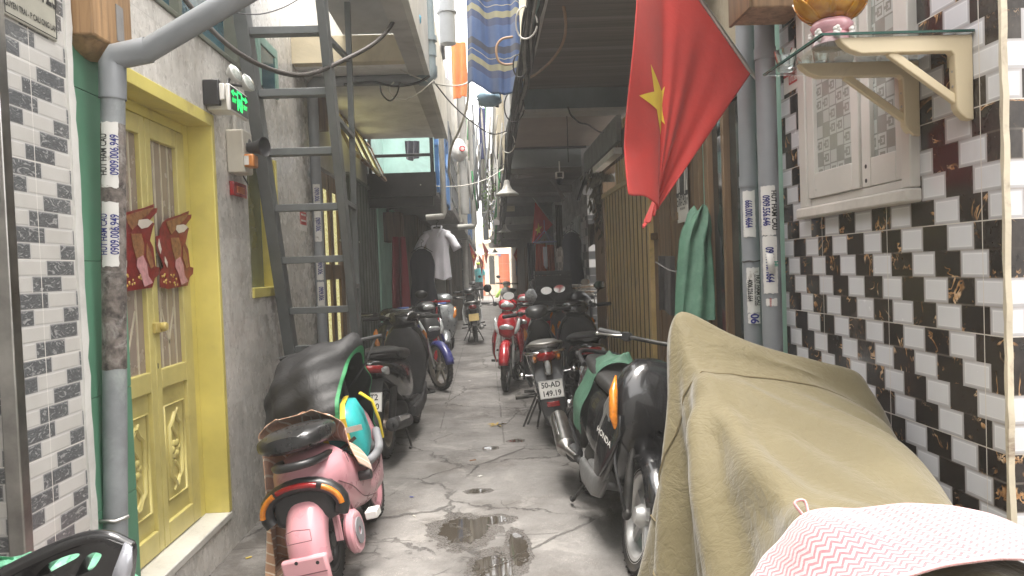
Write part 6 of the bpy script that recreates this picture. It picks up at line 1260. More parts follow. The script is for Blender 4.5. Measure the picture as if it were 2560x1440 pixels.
# ------------------------------------------------------------------ black raincoat over the pink scooter's handlebar
nd = Vector((-dd.y, dd.x)); cl_, sl_ = math.cos(LEAN), math.sin(LEAN)
def W2(x, y, z):
    y, z = y*cl_-z*sl_, y*sl_+z*cl_; return (po.x+dd.x*x+nd.x*y, po.y+dd.y*x+nd.y*y, z)
def raincoat():
    m = Mt('black_raincoat_fabric'); u, v, _ = m.xyz(m.tc.outputs['UV']); edge = (u-.5).ab().gt(.478).mx((v-.5).ab().gt(.470)); k = m.mix(edge, (.0155, .0155, .0165), (.03, .20, .075)); n = m.noise(6, 5, .6, dist=2.2)*1.6
    m.set(col=k, rough=m.noise(14, 3)*.2+.5).bump(n+m.noise(40, 3)*.2, .4, .010); return m.mat
bs0 = np.array(W2(-.10, .72, 1.10)); bu = np.array(W2(-.10, -.28, 1.13))-bs0; bv = np.array(W2(.66, .72, 1.10))-bs0
BP0 = np.array(sheet(bs0-bv*.15, bu, bv*1.1, 70, 60))
BPIN = np.zeros((70, 60), bool); jb = 29
for i in range(70):
    f = i/69; yy = .72-1.00*f
    if -.26 < yy < .34: BP0[i, jb] = W2(.34, yy, np.interp(yy, [-.28, -.19, -.10, .1, .36], [1.06, 1.18, 1.11, 1.065, 1.02])); BPIN[i, jb] = True
BCOL = [('ell', W2(.27, .10, .74), (.30, .30, .33)), ('cap', W2(.34, .33, 1.00), W2(.34, -.32, 1.04), .04), ('cap', W2(.36, -.26, 1.03), W2(.34, -.30, 1.17), .03), ('cap', W2(.46, 0, .3), W2(.36, 0, 1.02), .07), ('ell', W2(.40, 0, .78), (.16, .14, .22)), ('cap', W2(-.15, 0, .36), W2(.4, 0, .36), .19), ('cap', W2(.06, -.02, .52), W2(.06, -.02, .68), .17), ('plane', (1, 0, 0), -1.33), ('plane', (0, 0, 1), .02)]
BP = cloth(BP0, BCOL, BPIN, steps=130, iters=7, bend=.25, fric=.6)
BP = smooth_cloth(BP, 2); _nb = normals(BP); BP = BP+_nb*(.009*np.sin(BP[..., 0]*23+BP[..., 2]*15+2*np.sin(BP[..., 1]*9))+.009*np.sin(BP[..., 2]*37-BP[..., 0]*21+BP[..., 1]*13))[..., None]
rc = cloth_obj('raincoat', BP, raincoat(), None, .003, 1); tag(rc, 'black raincoat with green hem thrown over the pink scooter', 'raincoat')
# turquoise bag with yellow straps on the footboard
TEALB = P('turquoise_bag_fabric', (.03, .36, .36), .45, var=.12, sc=6, bump=.2, bsc=30); YSTR = P('yellow_strap', (.62, .46, .03), .6, var=.1)
bg = thing('delivery_bag', 'turquoise bag with yellow and black straps on the pink scooter footboard', 'bag', (W2(.10, -.03, .47)), rot=(LEAN, R(-8), math.atan2(dd.y, dd.x)+.15))
m = MB(); m.loft([((0, 0, .0), (.15, 0, 0), (0, .125, 0), 6), ((0, 0, .06), (.158, 0, 0), (0, .135, 0), 5), ((.01, .0, .17), (.150, 0, 0), (0, .128, 0), 4.5), ((.01, .01, .25), (.14, 0, 0), (0, .115, 0), 4), ((.01, .01, .27), (.09, 0, 0), (0, .07, 0), 3)], 28); bb_ = m.build('body', TEALB, bg, 60)
for y in (-.05, .06):
    m = MB(); m.loft([((-.158, y, .02), (0, .014, 0), (.004, 0, 0), 4), ((-.163, y, .10), (0, .014, 0), (.004, 0, 0), 4), ((-.152, y, .24), (0, .014, 0), (.004, 0, .002), 4), ((-.06, y, .285), (0, .014, 0), (.002, 0, .004), 4), ((.1, y, .275), (0, .014, 0), (0, 0, .004), 4)]); m.build('strap', YSTR, bg, 50)
m = MB(); m.bar((-.162, -.10, .03), (-.168, .09, .12), .006, .018); m.bar((-.162, .10, .03), (-.168, -.09, .13), .006, .018); m.build('black_strap', BLACKM, bg, 30)
m = MB(); m.loft([((.02, -.14, .30), (.02, 0, 0), (0, .006, 0), 4), ((.03, -.19, .24), (.02, 0, 0), (0, .006, 0), 4), ((.04, -.20, .12), (.02, 0, 0), (0, .006, 0), 4), ((.05, -.195, .02), (.018, 0, 0), (0, .005, 0), 4)]); m.build('strap', YSTR, bg, 50)
m = MB(); m.bar((-.164, -.135, .175), (-.160, .12, .175), .003, .03); m.build('reflective_band', P('silver_band', (.45, .47, .47), .35, .3), bb_, 30)
# striped tan towel over the back rest
def stripes():
    m = Mt('tan_striped_towel'); u, v, _ = m.xyz(m.tc.outputs['UV']); f = (u*26+(m.noise(6, 2)-.5)*.4).fr(); k = m.mix(f.lt(.16), (.47, .27, .17), (.66, .56, .45)); k = m.mix(m.noise(4, 5).st(.5, .75)*.4, k, (.28, .16, .09)); m.set(col=k, rough=.9, sheen=.3).bump(m.noise(90, 3)+m.noise(14, 4, .6)*1.5, .5, .006); return m.mat
s0 = np.array(W2(-.62, .66, .80)); TS0 = np.array(sheet(s0, np.array(W2(-.30, -.34, .80))-s0, (dd.x*.32, dd.y*.32, .0), 84, 28))
TSP = cloth(TS0, [('cap', W2(-.50, .08, .70), W2(-.50, -.08, .70), .085), ('cap', W2(-.28, .06, .68), W2(-.28, -.06, .68), .075), ('ell', W2(-.40, 0, .69), (.22, .22, .085)), ('cap', W2(-.15, 0, .40), W2(-.40, 0, .46), .20), ('ell', W2(-.46, 0, .3), (.13, .26, .27)), ('plane', (1, 0, 0), -1.36), ('plane', (0, 0, 1), .02)], pins=pin_near(TS0, [W2(-.44, .08, .80), W2(-.40, -.06, .80), W2(-.3, 0, .80)]), steps=110, iters=8, fric=.75)
ts = cloth_obj('striped_towel', TSP, stripes(), None, .004, 1); tag(ts, 'tan towel with pale stripes hanging from the pink scooter back rest', 'towel')
# green sackcloth on the dark scooter's seat
fx, fy = d.x, d.y; nx, ny = -fy, fx; cl3, sl3 = math.cos(R(-11)), math.sin(R(-11))
def W3(x, y, z):
    y, z = y*cl3-z*sl3, y*sl3+z*cl3; return (p.x+fx*x+nx*y, p.y+fy*x+ny*y, z)
SACK = Mt('green_woven_sack'); wv = (SACK.xyz()[0]*900).sin()*(SACK.xyz()[2]*900).sin(); SACK.set(col=SACK.ramp(SACK.noise(9, 6, .7), [(.3, (.045, .12, .078)), (.6, (.078, .18, .12)), (.8, (.15, .27, .19))]), rough=.6).bump(SACK.noise(30, 5, .6)+wv*.1, .6, .006)
g0 = np.array(W3(-.64, -.34, .92)); GS0 = np.array(sheet(g0, np.array(W3(-.44, .24, .94))-g0, np.array(W3(-.34, -.42, .92))-g0, 58, 32))
GSP = cloth(GS0, [('cap', W3(.0, 0, .70), W3(-.80, 0, .755), .155), ('cap', W3(-.0, 0, .52), W3(-.8, 0, .60), .20), ('cap', W3(-.25, .0, .25), W3(-.95, -.2, .33), .12), ('plane', (0, 0, 1), .02)], pins=pin_near(GS0, [W3(-.36, .05, .92), W3(-.36, -.06, .92), W3(-.26, 0, .92)]), steps=90, iters=8, fric=.85)
gs = cloth_obj('green_sackcloth', GSP, SACK.mat, None, .003, 1); tag(gs, 'torn pale green sackcloth thrown over the seat of the dark scooter', 'cloth')
# ------------------------------------------------------------------ flags
FLR = cloth_mat('red_flag_cloth', (.46, .028, .022), .75, (5, 22, 320), .5, .10, .15, d=.010); STARY = P('flag_star_yellow', (.72, .52, .05), .7, var=.06, bump=.1)
def star_on(Pg, mat, parent, c=(.5, .5), r=.28, asp=1.5):
    tris = []; pts = [((r if k % 2 == 0 else r*.40)*math.cos(math.pi/2+k*math.pi/5), (r if k % 2 == 0 else r*.40)*math.sin(math.pi/2+k*math.pi/5)) for k in range(10)]
    n = 14; V = []; Fc = []
    nr = np.cross(np.gradient(Pg, axis=0), np.gradient(Pg, axis=1)); nr /= np.maximum(np.linalg.norm(nr, axis=-1, keepdims=True), 1e-9)
    for sd in (1, -1):
        for k in range(10):
            a, b = pts[k], pts[(k+1) % 10]; base = len(V)
            for i in range(n+1):
                for j in range(i+1):
                    t = i/n; s = j/i if i else 0; x, y = (a[0]*(1-s)+b[0]*s)*t, (a[1]*(1-s)+b[1]*s)*t
                    u, v = c[0]+x, c[1]+y/asp; V.append(bilin(Pg, u, v)+bilin(nr, u, v)*.0035*sd)
            ix = lambda i, j: base+i*(i+1)//2+j
            for i in range(n):
                for j in range(i+1):
                    Fc.append((ix(i, j), ix(i+1, j), ix(i+1, j+1)))
                    if j < i: Fc.append((ix(i, j), ix(i+1, j+1), ix(i, j+1)))
    return mesh_obj('star', V, Fc, mat, parent, 180)
def hung_flag(root, a, b, fly, n, m_, kick, seed, steps=150, fold=.12, cols=(), star_r=.27):
    a, b = np.array(a, float), np.array(b, float); rr = np.random.default_rng(seed); h = b-a; L = np.linalg.norm(h); P0 = np.zeros((n, m_, 3)); 
    side = np.cross(h/L, (0, 0, -1.0)); side /= np.linalg.norm(side)
    dn = np.array((0, 0, -1.0)) - (h/L)*(-h[2]/L); dn /= np.linalg.norm(dn)
    for i in range(n):
        for j in range(m_):
            s, t = i/(n-1), j/(m_-1); P0[i, j] = a+h*s+dn*fly*t+side*fold*t*math.sin(s*6.5+seed)*.5
    pins = np.zeros((n, m_), bool); pins[:, 0] = True
    Pf = cloth(P0, list(cols), pins, steps, 8, bend=.3, kick=kick, damp=.97)
    f = cloth_obj('flag_cloth', Pf, FLR, root, .0015, 1); star_on(Pf, STARY, f, (.5, .5), star_r, fly/L)
    return f
fa = Vector(aty(1878, 182, 3.12)); fb = Vector((.70, 2.98, float(fa.z)+.62)); base = Vector(aty(1917, 245, 3.16)); dirp = (fb-fa).normalized()
fl = thing('flag', 'big red flag with a yellow star hanging over the olive cover', 'flag', tuple(base)); WORLD.add(fl.name)
m = MB(); m.tube([base, Vector(aty(1902, 210, 3.14)), fa+dirp*.02, fb+dirp*.06], [.006, .008, .010, .010], 8); m.build('pole', STEEL, fl, 60)
# hand shaped cloth: hem along the pole, free edge gathered into a hanging tip
def big_flag():
    n, m_ = 48, 60; Pg = np.zeros((n, m_, 3)); s1 = .80
    tip, fold, left = Vector(aty(1604, 572, 3.10)), Vector(aty(1650, 514, 3.02)), Vector(aty(1564, 482, 2.93))
    for i in range(n):
        s = i/(n-1); top = fa.lerp(fb, s)
        end = tip.lerp(fold, (s/s1)**1.3) if s < s1 else fold.lerp(left, (s-s1)/(1-s1))
        k2 = max(0, (s-s1)/(1-s1))
        for j in range(m_):
            t = j/(m_-1); q = top.lerp(end, t)
            fo = (.026*math.sin(2*math.pi*(s*2.0+.1)+1.2*t)*t*(1-t*.45)+.011*math.sin(2*math.pi*(s*4.7)+2.4*t)*t)*(1-k2)
            fo += .05*k2*math.sin(math.pi*min(1, t*1.2))+.02*math.sin(t*9+s*4)*t*k2
            Pg[i, j] = q+Vector((.25*fo-.035*k2*math.sin(math.pi*t), -fo-.03*k2, .012*math.sin(s*30)*t**6))
    return Pg
BF = big_flag(); fc_ = cloth_obj('flag_cloth', BF, FLR, fl, .0015, 1); star_on(BF, STARY, fc_, (.80, .60), .15, 1.2)
for (px, py, y, ln, w_, seed, lb) in ((1338, 503, 11.0, .62, .42, 3, 'dark red flag hanging before the orange shorts'), (1205, 602, 24, .62, .42, 5, 'small red flag with a star at the far left before the orange house'), (1196, 635, 31, .75, .5, 8, 'bright red flag hanging by the person at the lane end'), (1296, 612, 26, .6, .42, 6, 'dim red flag on the jeans side of the lane end'), (1172, 605, 19, .5, .35, 9, 'red flag half hidden behind the far white drainpipe')):
    a = Vector(aty(px, py, y)); sgn = -1 if px > 1250 else 1; f = thing('flag', lb, 'flag', tuple(a), group='small flags down the lane'); WORLD.add(f.name); b = a+Vector((-.05*sgn if px > 1300 else .10*sgn, .02, .10)); tip = a+Vector((.36*w_/.42*(-sgn if px > 1300 else sgn)*1.0, .05, -.30)) if False else None
    c1 = a+Vector((.26 if px > 1300 else .20*sgn, .0, -.36)); n, m_ = 20, 24; Pg = np.zeros((n, m_, 3)); e0 = a+Vector((-.10 if px > 1300 else .10*sgn, 0, -ln-.2))
    for i in range(n):
        for j in range(m_):
            s, t = i/(n-1), j/(m_-1); top = a.lerp(c1, s); end = e0.lerp(e0+Vector((.04, 0, .14)), s); q = top.lerp(end, t); fo = .03*math.sin(s*9+t*2)*t; Pg[i, j] = q+Vector((fo*.3, fo, 0))
    m = MB(); m.tube([a+(a-c1)*.15, c1+(c1-a)*.9], .008, 6); m.build('pole', STEEL, f, 60)
    g_ = cloth_obj('flag_cloth', Pg, FLR, f, .0015, 1); star_on(Pg, STARY, g_, (.5, .45), .24, 1.4)
# ------------------------------------------------------------------ things hanging in the lane
def wob(c, s=1): return (math.sin(c*12.9898*s)*43758.5453) % 1
# blue striped blanket across the gap
def blanket():
    m = Mt('blue_striped_blanket'); u, v, _ = m.xyz(m.tc.outputs['UV']); f = (v*4.2+.1).fr(); n = m.noise(4, 4)
    k = m.mix(f.gt(.40), m.ramp(n, [(.3, (.07, .13, .29)), (.7, (.12, .20, .40))]), (.075, .085, .12)); k = m.mix(f.gt(.53), k, (.07, .13, .30)); k = m.mix(f.gt(.62)*f.lt(.635), k, (.5, .48, .36)); k = m.mix(f.gt(.74)*f.lt(.86), k, (.40, .38, .25)); k = m.mix(f.gt(.86), k, (.08, .11, .22))
    m.set(col=k, rough=.85, sheen=.2).bump(m.noise(9, 4), .4, .01)
    tr = m.nt.nodes.new('ShaderNodeBsdfTranslucent'); m.nt.links.new(k, tr.inputs[0]); mx = m.nt.nodes.new('ShaderNodeMixShader'); mx.inputs[0].default_value = .35; m.nt.links.new(m.b.outputs[0], mx.inputs[1]); m.nt.links.new(tr.outputs[0], mx.inputs[2]); m.nt.links.new(mx.outputs[0], m.nt.nodes['Material Output'].inputs[0]); return m.mat
bl0, bl1 = Vector(aty(1168, 205, 5.9)), Vector(aty(1312, 238, 5.5)); Pb = np.zeros((30, 50, 3))
for i in range(30):
    for j in range(50):
        s, t = i/29, j/49; q = bl0.lerp(bl1, s); fo = .035*math.sin(s*17+t*1.5)+.02*math.sin(s*31+1); Pb[i, j] = (q.x+.02*math.sin(s*9+t*3), q.y+fo, q.z+.02*math.sin(s*9)+ (1-t)*1.7-.03*math.sin(math.pi*s)*t)
b_ = cloth_obj('striped_blanket', Pb, blanket(), None, .003, 1); tag(b_, 'blue striped blanket hung high across the gap between the houses', 'blanket')
pl = wthing('laundry_pole', 'pale pole across the gap that carries the striped blanket', 'pole', (0, 5.7, 4.3)); m = MB(); m.tube([bl0+Vector((-.35, .1, 1.71)), bl1+Vector((.3, -.1, 1.71))], .016, 8); m.build('pole', WHITEPVC, pl, 60)
# cable bundle along the right edge
cbd = wthing('cable_bundle', 'thick tangled bundle of black cables running along the right upper floor', 'cables', (.3, 6, 3))
pts = [Vector(aty(*q)) for q in ((1352, -60, 3.6), (1325, 60, 4.3), (1308, 190, 5.2), (1285, 300, 6.4), (1272, 400, 8), (1262, 480, 10), (1255, 560, 13.5), (1250, 612, 20))]
base = spline(pts, 64)
for k in range(22):
    r = random.Random(k); ph = r.uniform(0, 6.28); am = r.uniform(.008, .05); fq = r.uniform(.03, .13)
    path = [q+Vector((am*math.cos(ph+i*fq)+.008*math.sin(i*.5+k), 0, am*.9*math.sin(ph+i*fq)-.02*math.sin(i*.31+ph))) for i, q in enumerate(base)]
    m = MB(); m.tube(path[:(len(path) if k % 3 else 44)], r.choice([.006, .008, .010, .014]), 6); m.build('cable', [CABLE, CABLE, CABLE, GREYCAB][k % 4], cbd, 60)
for k in range(6):
    r = random.Random(50+k); q = base[6+k*8]; rad = r.uniform(.05, .10); m = MB(); m.tube([q+Vector((rad*math.cos(t)*.8-.04, .02*math.sin(t*2), rad*math.sin(t)*1.2-.08)) for t in np.linspace(0, 6.0, 18)], .005, 6); m.build('cable_loop', CABLE if k % 3 else WHCAB, cbd, 60)
def cable(label, pts, r, mat, n=30, name='cable', grp=None):
    P_ = spline([Vector(aty(*q)) for q in pts], n); c = Vector(P_[0]); t = wthing(name, label, 'cable', tuple(c), grp); m = MB(); m.tube(P_, r, 8); m.build('wire', mat, t, 60); return t
cable('thick brown black cable sagging in front of the ladder', [(430, -40, 3.4), (520, 65, 3.5), (600, 135, 3.6), (690, 178, 3.8), (770, 186, 4.0), (860, 150, 4.2), (940, 105, 4.4), (985, 50, 4.6), (1005, -30, 4.8)], .013, P('brown_black_cable', (.055, .048, .043), .55, bump=0), 60)
cable('thin black wire sagging at the very top beside the ladder', [(500, -10, 3.3), (560, 25, 3.4), (640, 36, 3.5), (705, 20, 3.6), (760, -10, 3.7)], .003, CABLE, 30)
cable('black wire crossing the lane from the pipe elbow to the cable bundle', [(1085, 205, 6.0), (1130, 260, 6.6), (1180, 305, 7.2), (1230, 335, 7.6), (1275, 325, 7.8)], .006, CABLE, 30)
cable('pale wire looping below the blanket into the lane', [(1000, 175, 5.7), (1060, 200, 5.8), (1120, 214, 6.0), (1170, 205, 6.3), (1196, 150, 6.6), (1185, 60, 6.9), (1165, -20, 7)], .006, WHCAB, 40)
cable('pale wire stretched low under the blue frame', [(1050, 462, 8.8), (1100, 466, 8.9), (1160, 464, 9.2), (1215, 448, 9.6), (1262, 420, 10)], .006, WHCAB, 30)
cable('black wires knotted under the grey horizontal pipe', [(860, 212, 5.75), (930, 205, 5.75), (985, 215, 5.75), (1040, 208, 5.75), (1075, 190, 5.75)], .010, CABLE, 30)
cable('loop of black wire dangling from the grey horizontal pipe', [(950, 208, 5.75), (955, 235, 5.75), (975, 252, 5.75), (992, 235, 5.75), (1000, 205, 5.75)], .006, CABLE, 30)
cable('loop of pale wire beside the dangling black one', [(985, 205, 5.75), (972, 222, 5.75), (985, 243, 5.75), (1015, 248, 5.75), (1050, 230, 5.75), (1085, 200, 5.8)], .005, WHCAB, 30)
cable('tan cable with a red sleeve curving under the brown ceiling', [(1400, -20, 4.3), (1413, 40, 4.5), (1412, 90, 4.8), (1395, 130, 5.1), (1365, 165, 5.5), (1328, 192, 5.9), (1292, 205, 6.2)], .010, TANCAB, 40)
cable('tan cable ring beside the blanket', [(1282, 92, 5.2), (1255, 98, 5.2), (1241, 118, 5.2), (1245, 150, 5.2), (1262, 161, 5.2), (1282, 160, 5.2)], .009, TANCAB, 30)
cable('black cable coil hanging from the sooty beam', [(1420, 268, 6.35), (1426, 285, 6.3), (1440, 300, 6.3), (1452, 308, 6.3), (1470, 312, 6.5), (1500, 330, 7.2), (1530, 328, 7.6), (1550, 300, 7.8)], .007, CABLE, 40)
cable('thin string hanging from the sooty beam', [(1417, 290, 6.3), (1419, 350, 6.5), (1421, 405, 6.6)], .004, CABLE, 10)
cable('fat black hose on the mint wall over the red cloth', [(950, 545, 9.9), (968, 535, 10), (972, 522, 10.2), (1000, 517, 10.6), (1030, 520, 11)], .022, CABLE, 30)
cable('grey conduit bending along the dim ceiling behind the lamp', [(1290, 442, 9.1), (1340, 437, 9.4), (1370, 443, 9.6), (1390, 462, 9.6), (1403, 488, 9.6), (1412, 500, 9.6)], .028, GREYCAB, 30, 'conduit')
cable('black hose curving up the stone tiled wall', [(1446, 500, 9.0), (1455, 470, 8.9), (1470, 435, 8.8), (1492, 412, 8.6)], .02, CABLE, 20, 'hose')
cable('pale hose hanging in the gap past the plastic bag', [(1172, 180, 7.4), (1168, 260, 7.6), (1150, 320, 7.8), (1128, 370, 8.2), (1122, 420, 8.5), (1128, 462, 8.7)], .014, WHCAB, 40, 'hose')
r = random.Random(5)
for k in range(52):
    px = r.uniform(1150, 1262); y = r.uniform(9.5, 18); y0 = r.uniform(240, 430); y1 = y0+r.uniform(60, 190); mat = r.choice([WHITEPVC, WHITEPVC, GREYPVC, WHCAB, P('green_hose', (.05, .28, .10), .5, bump=0), CABLE])
    cols = {'pale_pipe_plastic': 'pale', 'grey_pipe_plastic': 'grey', 'white_cable': 'white', 'green_hose': 'green', 'black_cable_rubber': 'black'}[mat.name]
    dx = r.uniform(-14, 14); cable('thin %s pipe hanging among the clutter of the bright gap' % cols, [(px, y0, y), (px+dx*.4, (y0+y1)/2, y), (px+dx, y1, y+.3)], r.uniform(.008, .022)*y/12, mat, 10, 'hanging_pipe', '%s pipes and hoses in the bright gap' % cols)
for k in range(10):
    px = r.uniform(1165, 1250); y = r.uniform(10, 20); q = Vector(aty(px, r.uniform(420, 560), y)); b = Vector((.38, y+r.uniform(0, 2), q.z+r.uniform(-.2, .4))); t = wthing('cable', 'thin pale wire sagging across the far lane', 'cable', tuple(q), 'thin wires across the far lane'); m = MB(); m.tube(sag(q, b, r.uniform(.05, .2)), .006, 5); m.build('wire', WHCAB if k % 2 else CABLE, t, 60)
# white pipes and posts on the left of the gap
def vpipe(label, px, yt, yb, y, rad, mat, foot=0, name='drain_pipe'):
    a, b = Vector(aty(px, yt, y)), Vector(aty(px+ (yb-yt)*.012, yb, y)); t = wthing(name, label, 'drainpipe', tuple(b)); m = MB(); P_ = [a, Vector((b.x, y, b.z))]
    P_[0].x = b.x
    if foot: P_ += [Vector((b.x-.01, y, b.z-.04)), Vector((b.x-foot, y, b.z-.05))]
    m.tube(P_, rad, 12); m.build('pipe', mat, t, 60); m = MB(); m.tube([(b.x, y, b.z+(a.z-b.z)*.45), (b.x, y, b.z+(a.z-b.z)*.47)], rad*1.25, 12); m.build('socket', mat, t, 60)
vpipe('pale drainpipe running down beside the blue frame', 1104, 20, 532, 8.75, .034, WHITEPVC, .22)
vpipe('wide grey flexible duct at the top of the gap', 1118, -60, 110, 7.6, .085, GREYPVC)
vpipe('pale drainpipe down the dark plank front far on the left', 1165, 600, 735, 20.4, .075, WHITEPVC)
vpipe('mottled concrete post in the gap behind the plastic bag', 1160, 235, 535, 12.2, .075, GPLA, name='concrete_post')
vpipe('pale thin pipe past the concrete post', 1183, 300, 560, 13, .05, WHITEPVC, .3)
vpipe('grey pipe hanging deep in the gap', 1213, 380, 600, 15.6, .06, GREYPVC)
# green foliage, plastic bags, cloths in the gap
fo = wthing('hanging_plant', 'leafy green plant hanging in the gap by the pale pipes', 'plant', tuple(aty(1222, 520, 14.5))); m = MB(); r = random.Random(9); c = Vector(aty(1222, 500, 14.5))
for k in range(240):
    q = c+Vector((r.gauss(0, .10), r.gauss(0, .15), r.gauss(0, .32))); d_ = Vector((r.uniform(-1, 1), r.uniform(-1, 1), r.uniform(-1, .4))).normalized(); s_ = d_.cross(Vector((.3, .2, 1))).normalized(); l = r.uniform(.05, .11); m.add([q, q+d_*l*.5+s_*l*.25, q+d_*l, q+d_*l*.5-s_*l*.25], [(0, 1, 2, 3)])
m.build('foliage', P('leaf_green', (.10, .24, .03), .5, var=.4, sc=9, bump=0), fo, 30); m = MB()
for k in range(6): m.tube(spline([c+Vector((.05*k-.15, 0, .5)), c+Vector((.02*k, .05, .1)), c+Vector((.1-.04*k, 0, -.4))], 8), .008, 5)
m.build('stem', P('stem_brown', (.1, .07, .03), .7), fo, 60)
def bag(label, px, py, y, w, h, mat, seed, cat='plastic bag', nm='plastic_bag'):
    c = Vector(aty(px, py, y)); t = wthing(nm, label, cat, tuple(c)); m = MB(); rr = random.Random(seed); rs = []
    for i in range(9):
        f = i/8; rad = w/2*(math.sin(math.pi*min(.98, .06+.8*f))**.6) if f < .95 else w*.2
        rs.append([c+Vector((rad*(1+.14*rr.uniform(-1, 1))*math.cos(a), rad*.8*(1+.14*rr.uniform(-1, 1))*math.sin(a), -h*f)) for a in np.linspace(0, 6.283, 17)[:-1]])
    m.rings(rs); b_ = m.build('bag', mat, t, 60); m = MB(); m.tube([c+Vector((0, 0, .02)), c+Vector((-.015, 0, h*.25)), c+Vector((0, 0, h*.5)), c+Vector((.015, 0, h*.25)), c+Vector((0, 0, .02))], .006, 6); m.build('handles', mat, b_, 60); return t, c
PB = P('white_plastic_film', (.66, .66, .67), .3, var=.08, sc=20, bump=.5, bsc=30, bd=.01)
t, c = bag('white plastic bag with a red mark hung in the gap', 1146, 348, 8.9, .20, .27, PB, 3)
m = MB(); m.tube([c+Vector((.045+.03*math.cos(a), -.088-.0*a, -.13+.03*math.sin(a))) for a in np.linspace(0, 6, 14)], .008, 6); m.build('red_mark', P('red_print', (.6, .03, .04), .5), t, 60)
bag('light blue plastic bag high under the slab edge', 1040, 30, 5.0, .07, .09, P('blue_plastic_film', (.10, .36, .55), .3, bump=.4), 5); bag('clear blue plastic bag under the striped blanket', 1222, 225, 6.2, .22, .14, P('pale_blue_film', (.35, .52, .66), .3, bump=.5, bsc=30), 6)
def cloth_panel(label, px0, px1, pyt, pyb, y, mat, seed, amp=.03, cat='cloth', nm='hanging_cloth', taper=0, grp=None):
    a, b = Vector(aty(px0, pyt, y)), Vector(aty(px1, pyt, y)); h = a.z-float(aty(px0, pyb, y)[2]); P_ = np.zeros((22, 26, 3)); fq = 3+seed % 4
    for i in range(22):
        for j in range(26):
            s, t = i/21, j/25; q = a.lerp(b, .5+(s-.5)*(1+taper*t)); f = amp*(.4+.6*t)*math.sin(s*fq*3.1+t*1.3+seed); P_[i, j] = (q.x+f*.3, q.y+f, q.z-h*t-.02*math.sin(s*5+seed)*t)
    o = cloth_obj(nm, P_, mat, None, .004, 1); tag(o, label, cat, grp); return o
ORC = cloth_mat('orange_cloth', (.62, .14, .02), .8); NAVY = cloth_mat('navy_cloth', (.014, .016, .026), .85, st=.7); REDC = cloth_mat('crimson_cloth', (.20, .012, .020), .85); WHC = cloth_mat('white_shirt_cloth', (.62, .61, .66), .8, st=.35); BLUC = cloth_mat('blue_jean_cloth', (.10, .19, .36), .9); GRYC = cloth_mat('grey_corduroy', (.10, .095, .088), .9, st=.8); ORS = cloth_mat('dull_orange_cloth', (.32, .055, .025), .85); BRC = cloth_mat('brown_coat_cloth', (.075, .055, .045), .9)
cloth_panel('orange cloth hung behind the duct in the gap', 1126, 1164, 105, 245, 10.5, ORC, 1)
cloth_panel('white cloth hung left of the orange one in the gap', 1108, 1122, 150, 200, 9.3, WHC, 2); cloth_panel('deep blue cloth among the pale pipes in the gap', 1196, 1212, 270, 400, 13.5, cloth_mat('deep_blue_cloth', (.03, .05, .20), .85), 3)
cloth_panel('black garment hung below the striped blanket by the cables', 1222, 1252, 200, 262, 6.4, NAVY, 5)
cloth_panel('black trousers drying on the mint balcony', 1012, 1048, 352, 398, 9.4, NAVY, 6)
# ------------------------------------------------------------------ laundry on the left: red cloth, navy dress, white shirt
cloth_panel('long crimson cloth hanging on the mint wall', 982, 1012, 592, 780, 9.7, REDC, 4, .05, taper=.35)
def dress(label, px, py, y, w, h, mat, nm='dress', flare=1.25, sh=.5):
    c = Vector(aty(px, py, y)); t = wthing(nm, label, 'clothing', tuple(c)); m = MB(); rs = []
    for i in range(18):
        f = i/17; hw = w/2*np.interp(f, [0, .06, .2, .45, 1], [sh*.5, sh*1.5, 1.0, .88, flare]); dp = .035+.02*f
        rs.append([c+Vector((hw*math.cos(a)*(1+.05*f*math.sin(a*5+f*3)), dp*math.sin(a)*(1+.35*f*math.sin(a*7+2)), -h*f-.02*math.sin(a*4)*f)) for a in np.linspace(0, 6.2832, 33)[:-1]])
    m.rings(rs); b_ = m.build('fabric', mat, t, 60)
    m = MB(); m.tube(spline([c+Vector((-w*.42, 0, -.05)), c+Vector((0, 0, .03)), c+Vector((w*.42, 0, -.05))], 10), .006, 6); m.tube(spline([c+Vector((0, 0, .03)), c+Vector((.0, 0, .08)), c+Vector((.03, 0, .11)), c+Vector((.0, 0, .13))], 10), .004, 6); m.build('hanger', BLACKP, t, 60); return t, c
dress('navy blue dress hanging beside the crimson cloth', 1054, 622, 10.2, .36, 1.0, NAVY, flare=1.35)
t, c = dress('white short sleeved shirt on a hanger in front of the plank wall', 1092, 572, 10.4, .36, .72, WHC, 'shirt', 1.02, .75)
for s in (-1, 1):
    m = MB(); m.tube([c+Vector((s*.13, 0, -.08)), c+Vector((s*.20, -.01, -.14)), c+Vector((s*.26, -.02, -.26)), c+Vector((s*.285, -.02, -.31))], [.045, .055, .060, .062], 14, cap=False); m.build('sleeve', WHC, t, 60, solid=.004)
m = MB(); m.tube(spline([c+Vector((-.05, -.05, -.03)), c+Vector((-.07, -.02, .03)), c+Vector((0, .04, .035)), c+Vector((.07, -.02, .03)), c+Vector((.04, -.06, -.05)), c+Vector((.0, -.07, -.10))], 16), .016, 8); m.build('collar', WHC, t, 60)
fb_ = wthing('fuse_box', 'old brown wooden fuse box on the mint wall', 'box', tuple(aty(985, 565, 9.9))); a, b = aty(972, 605, 9.9), aty(1002, 530, 9.9); m = MB(); m.box((-1.36, 9.85, a[2]), (b[0], 10.2, b[2])); m.build('case', wood('dark_fuse_wood', (.12, .065, .04)), fb_, 30, .01); m = MB(); m.box((b[0]+.001, 9.92, a[2]+.05), (b[0]+.012, 10.12, b[2]-.05)); m.build('lid', wood('dark_fuse_wood', (.12, .065, .04)), fb_, 30, .004)
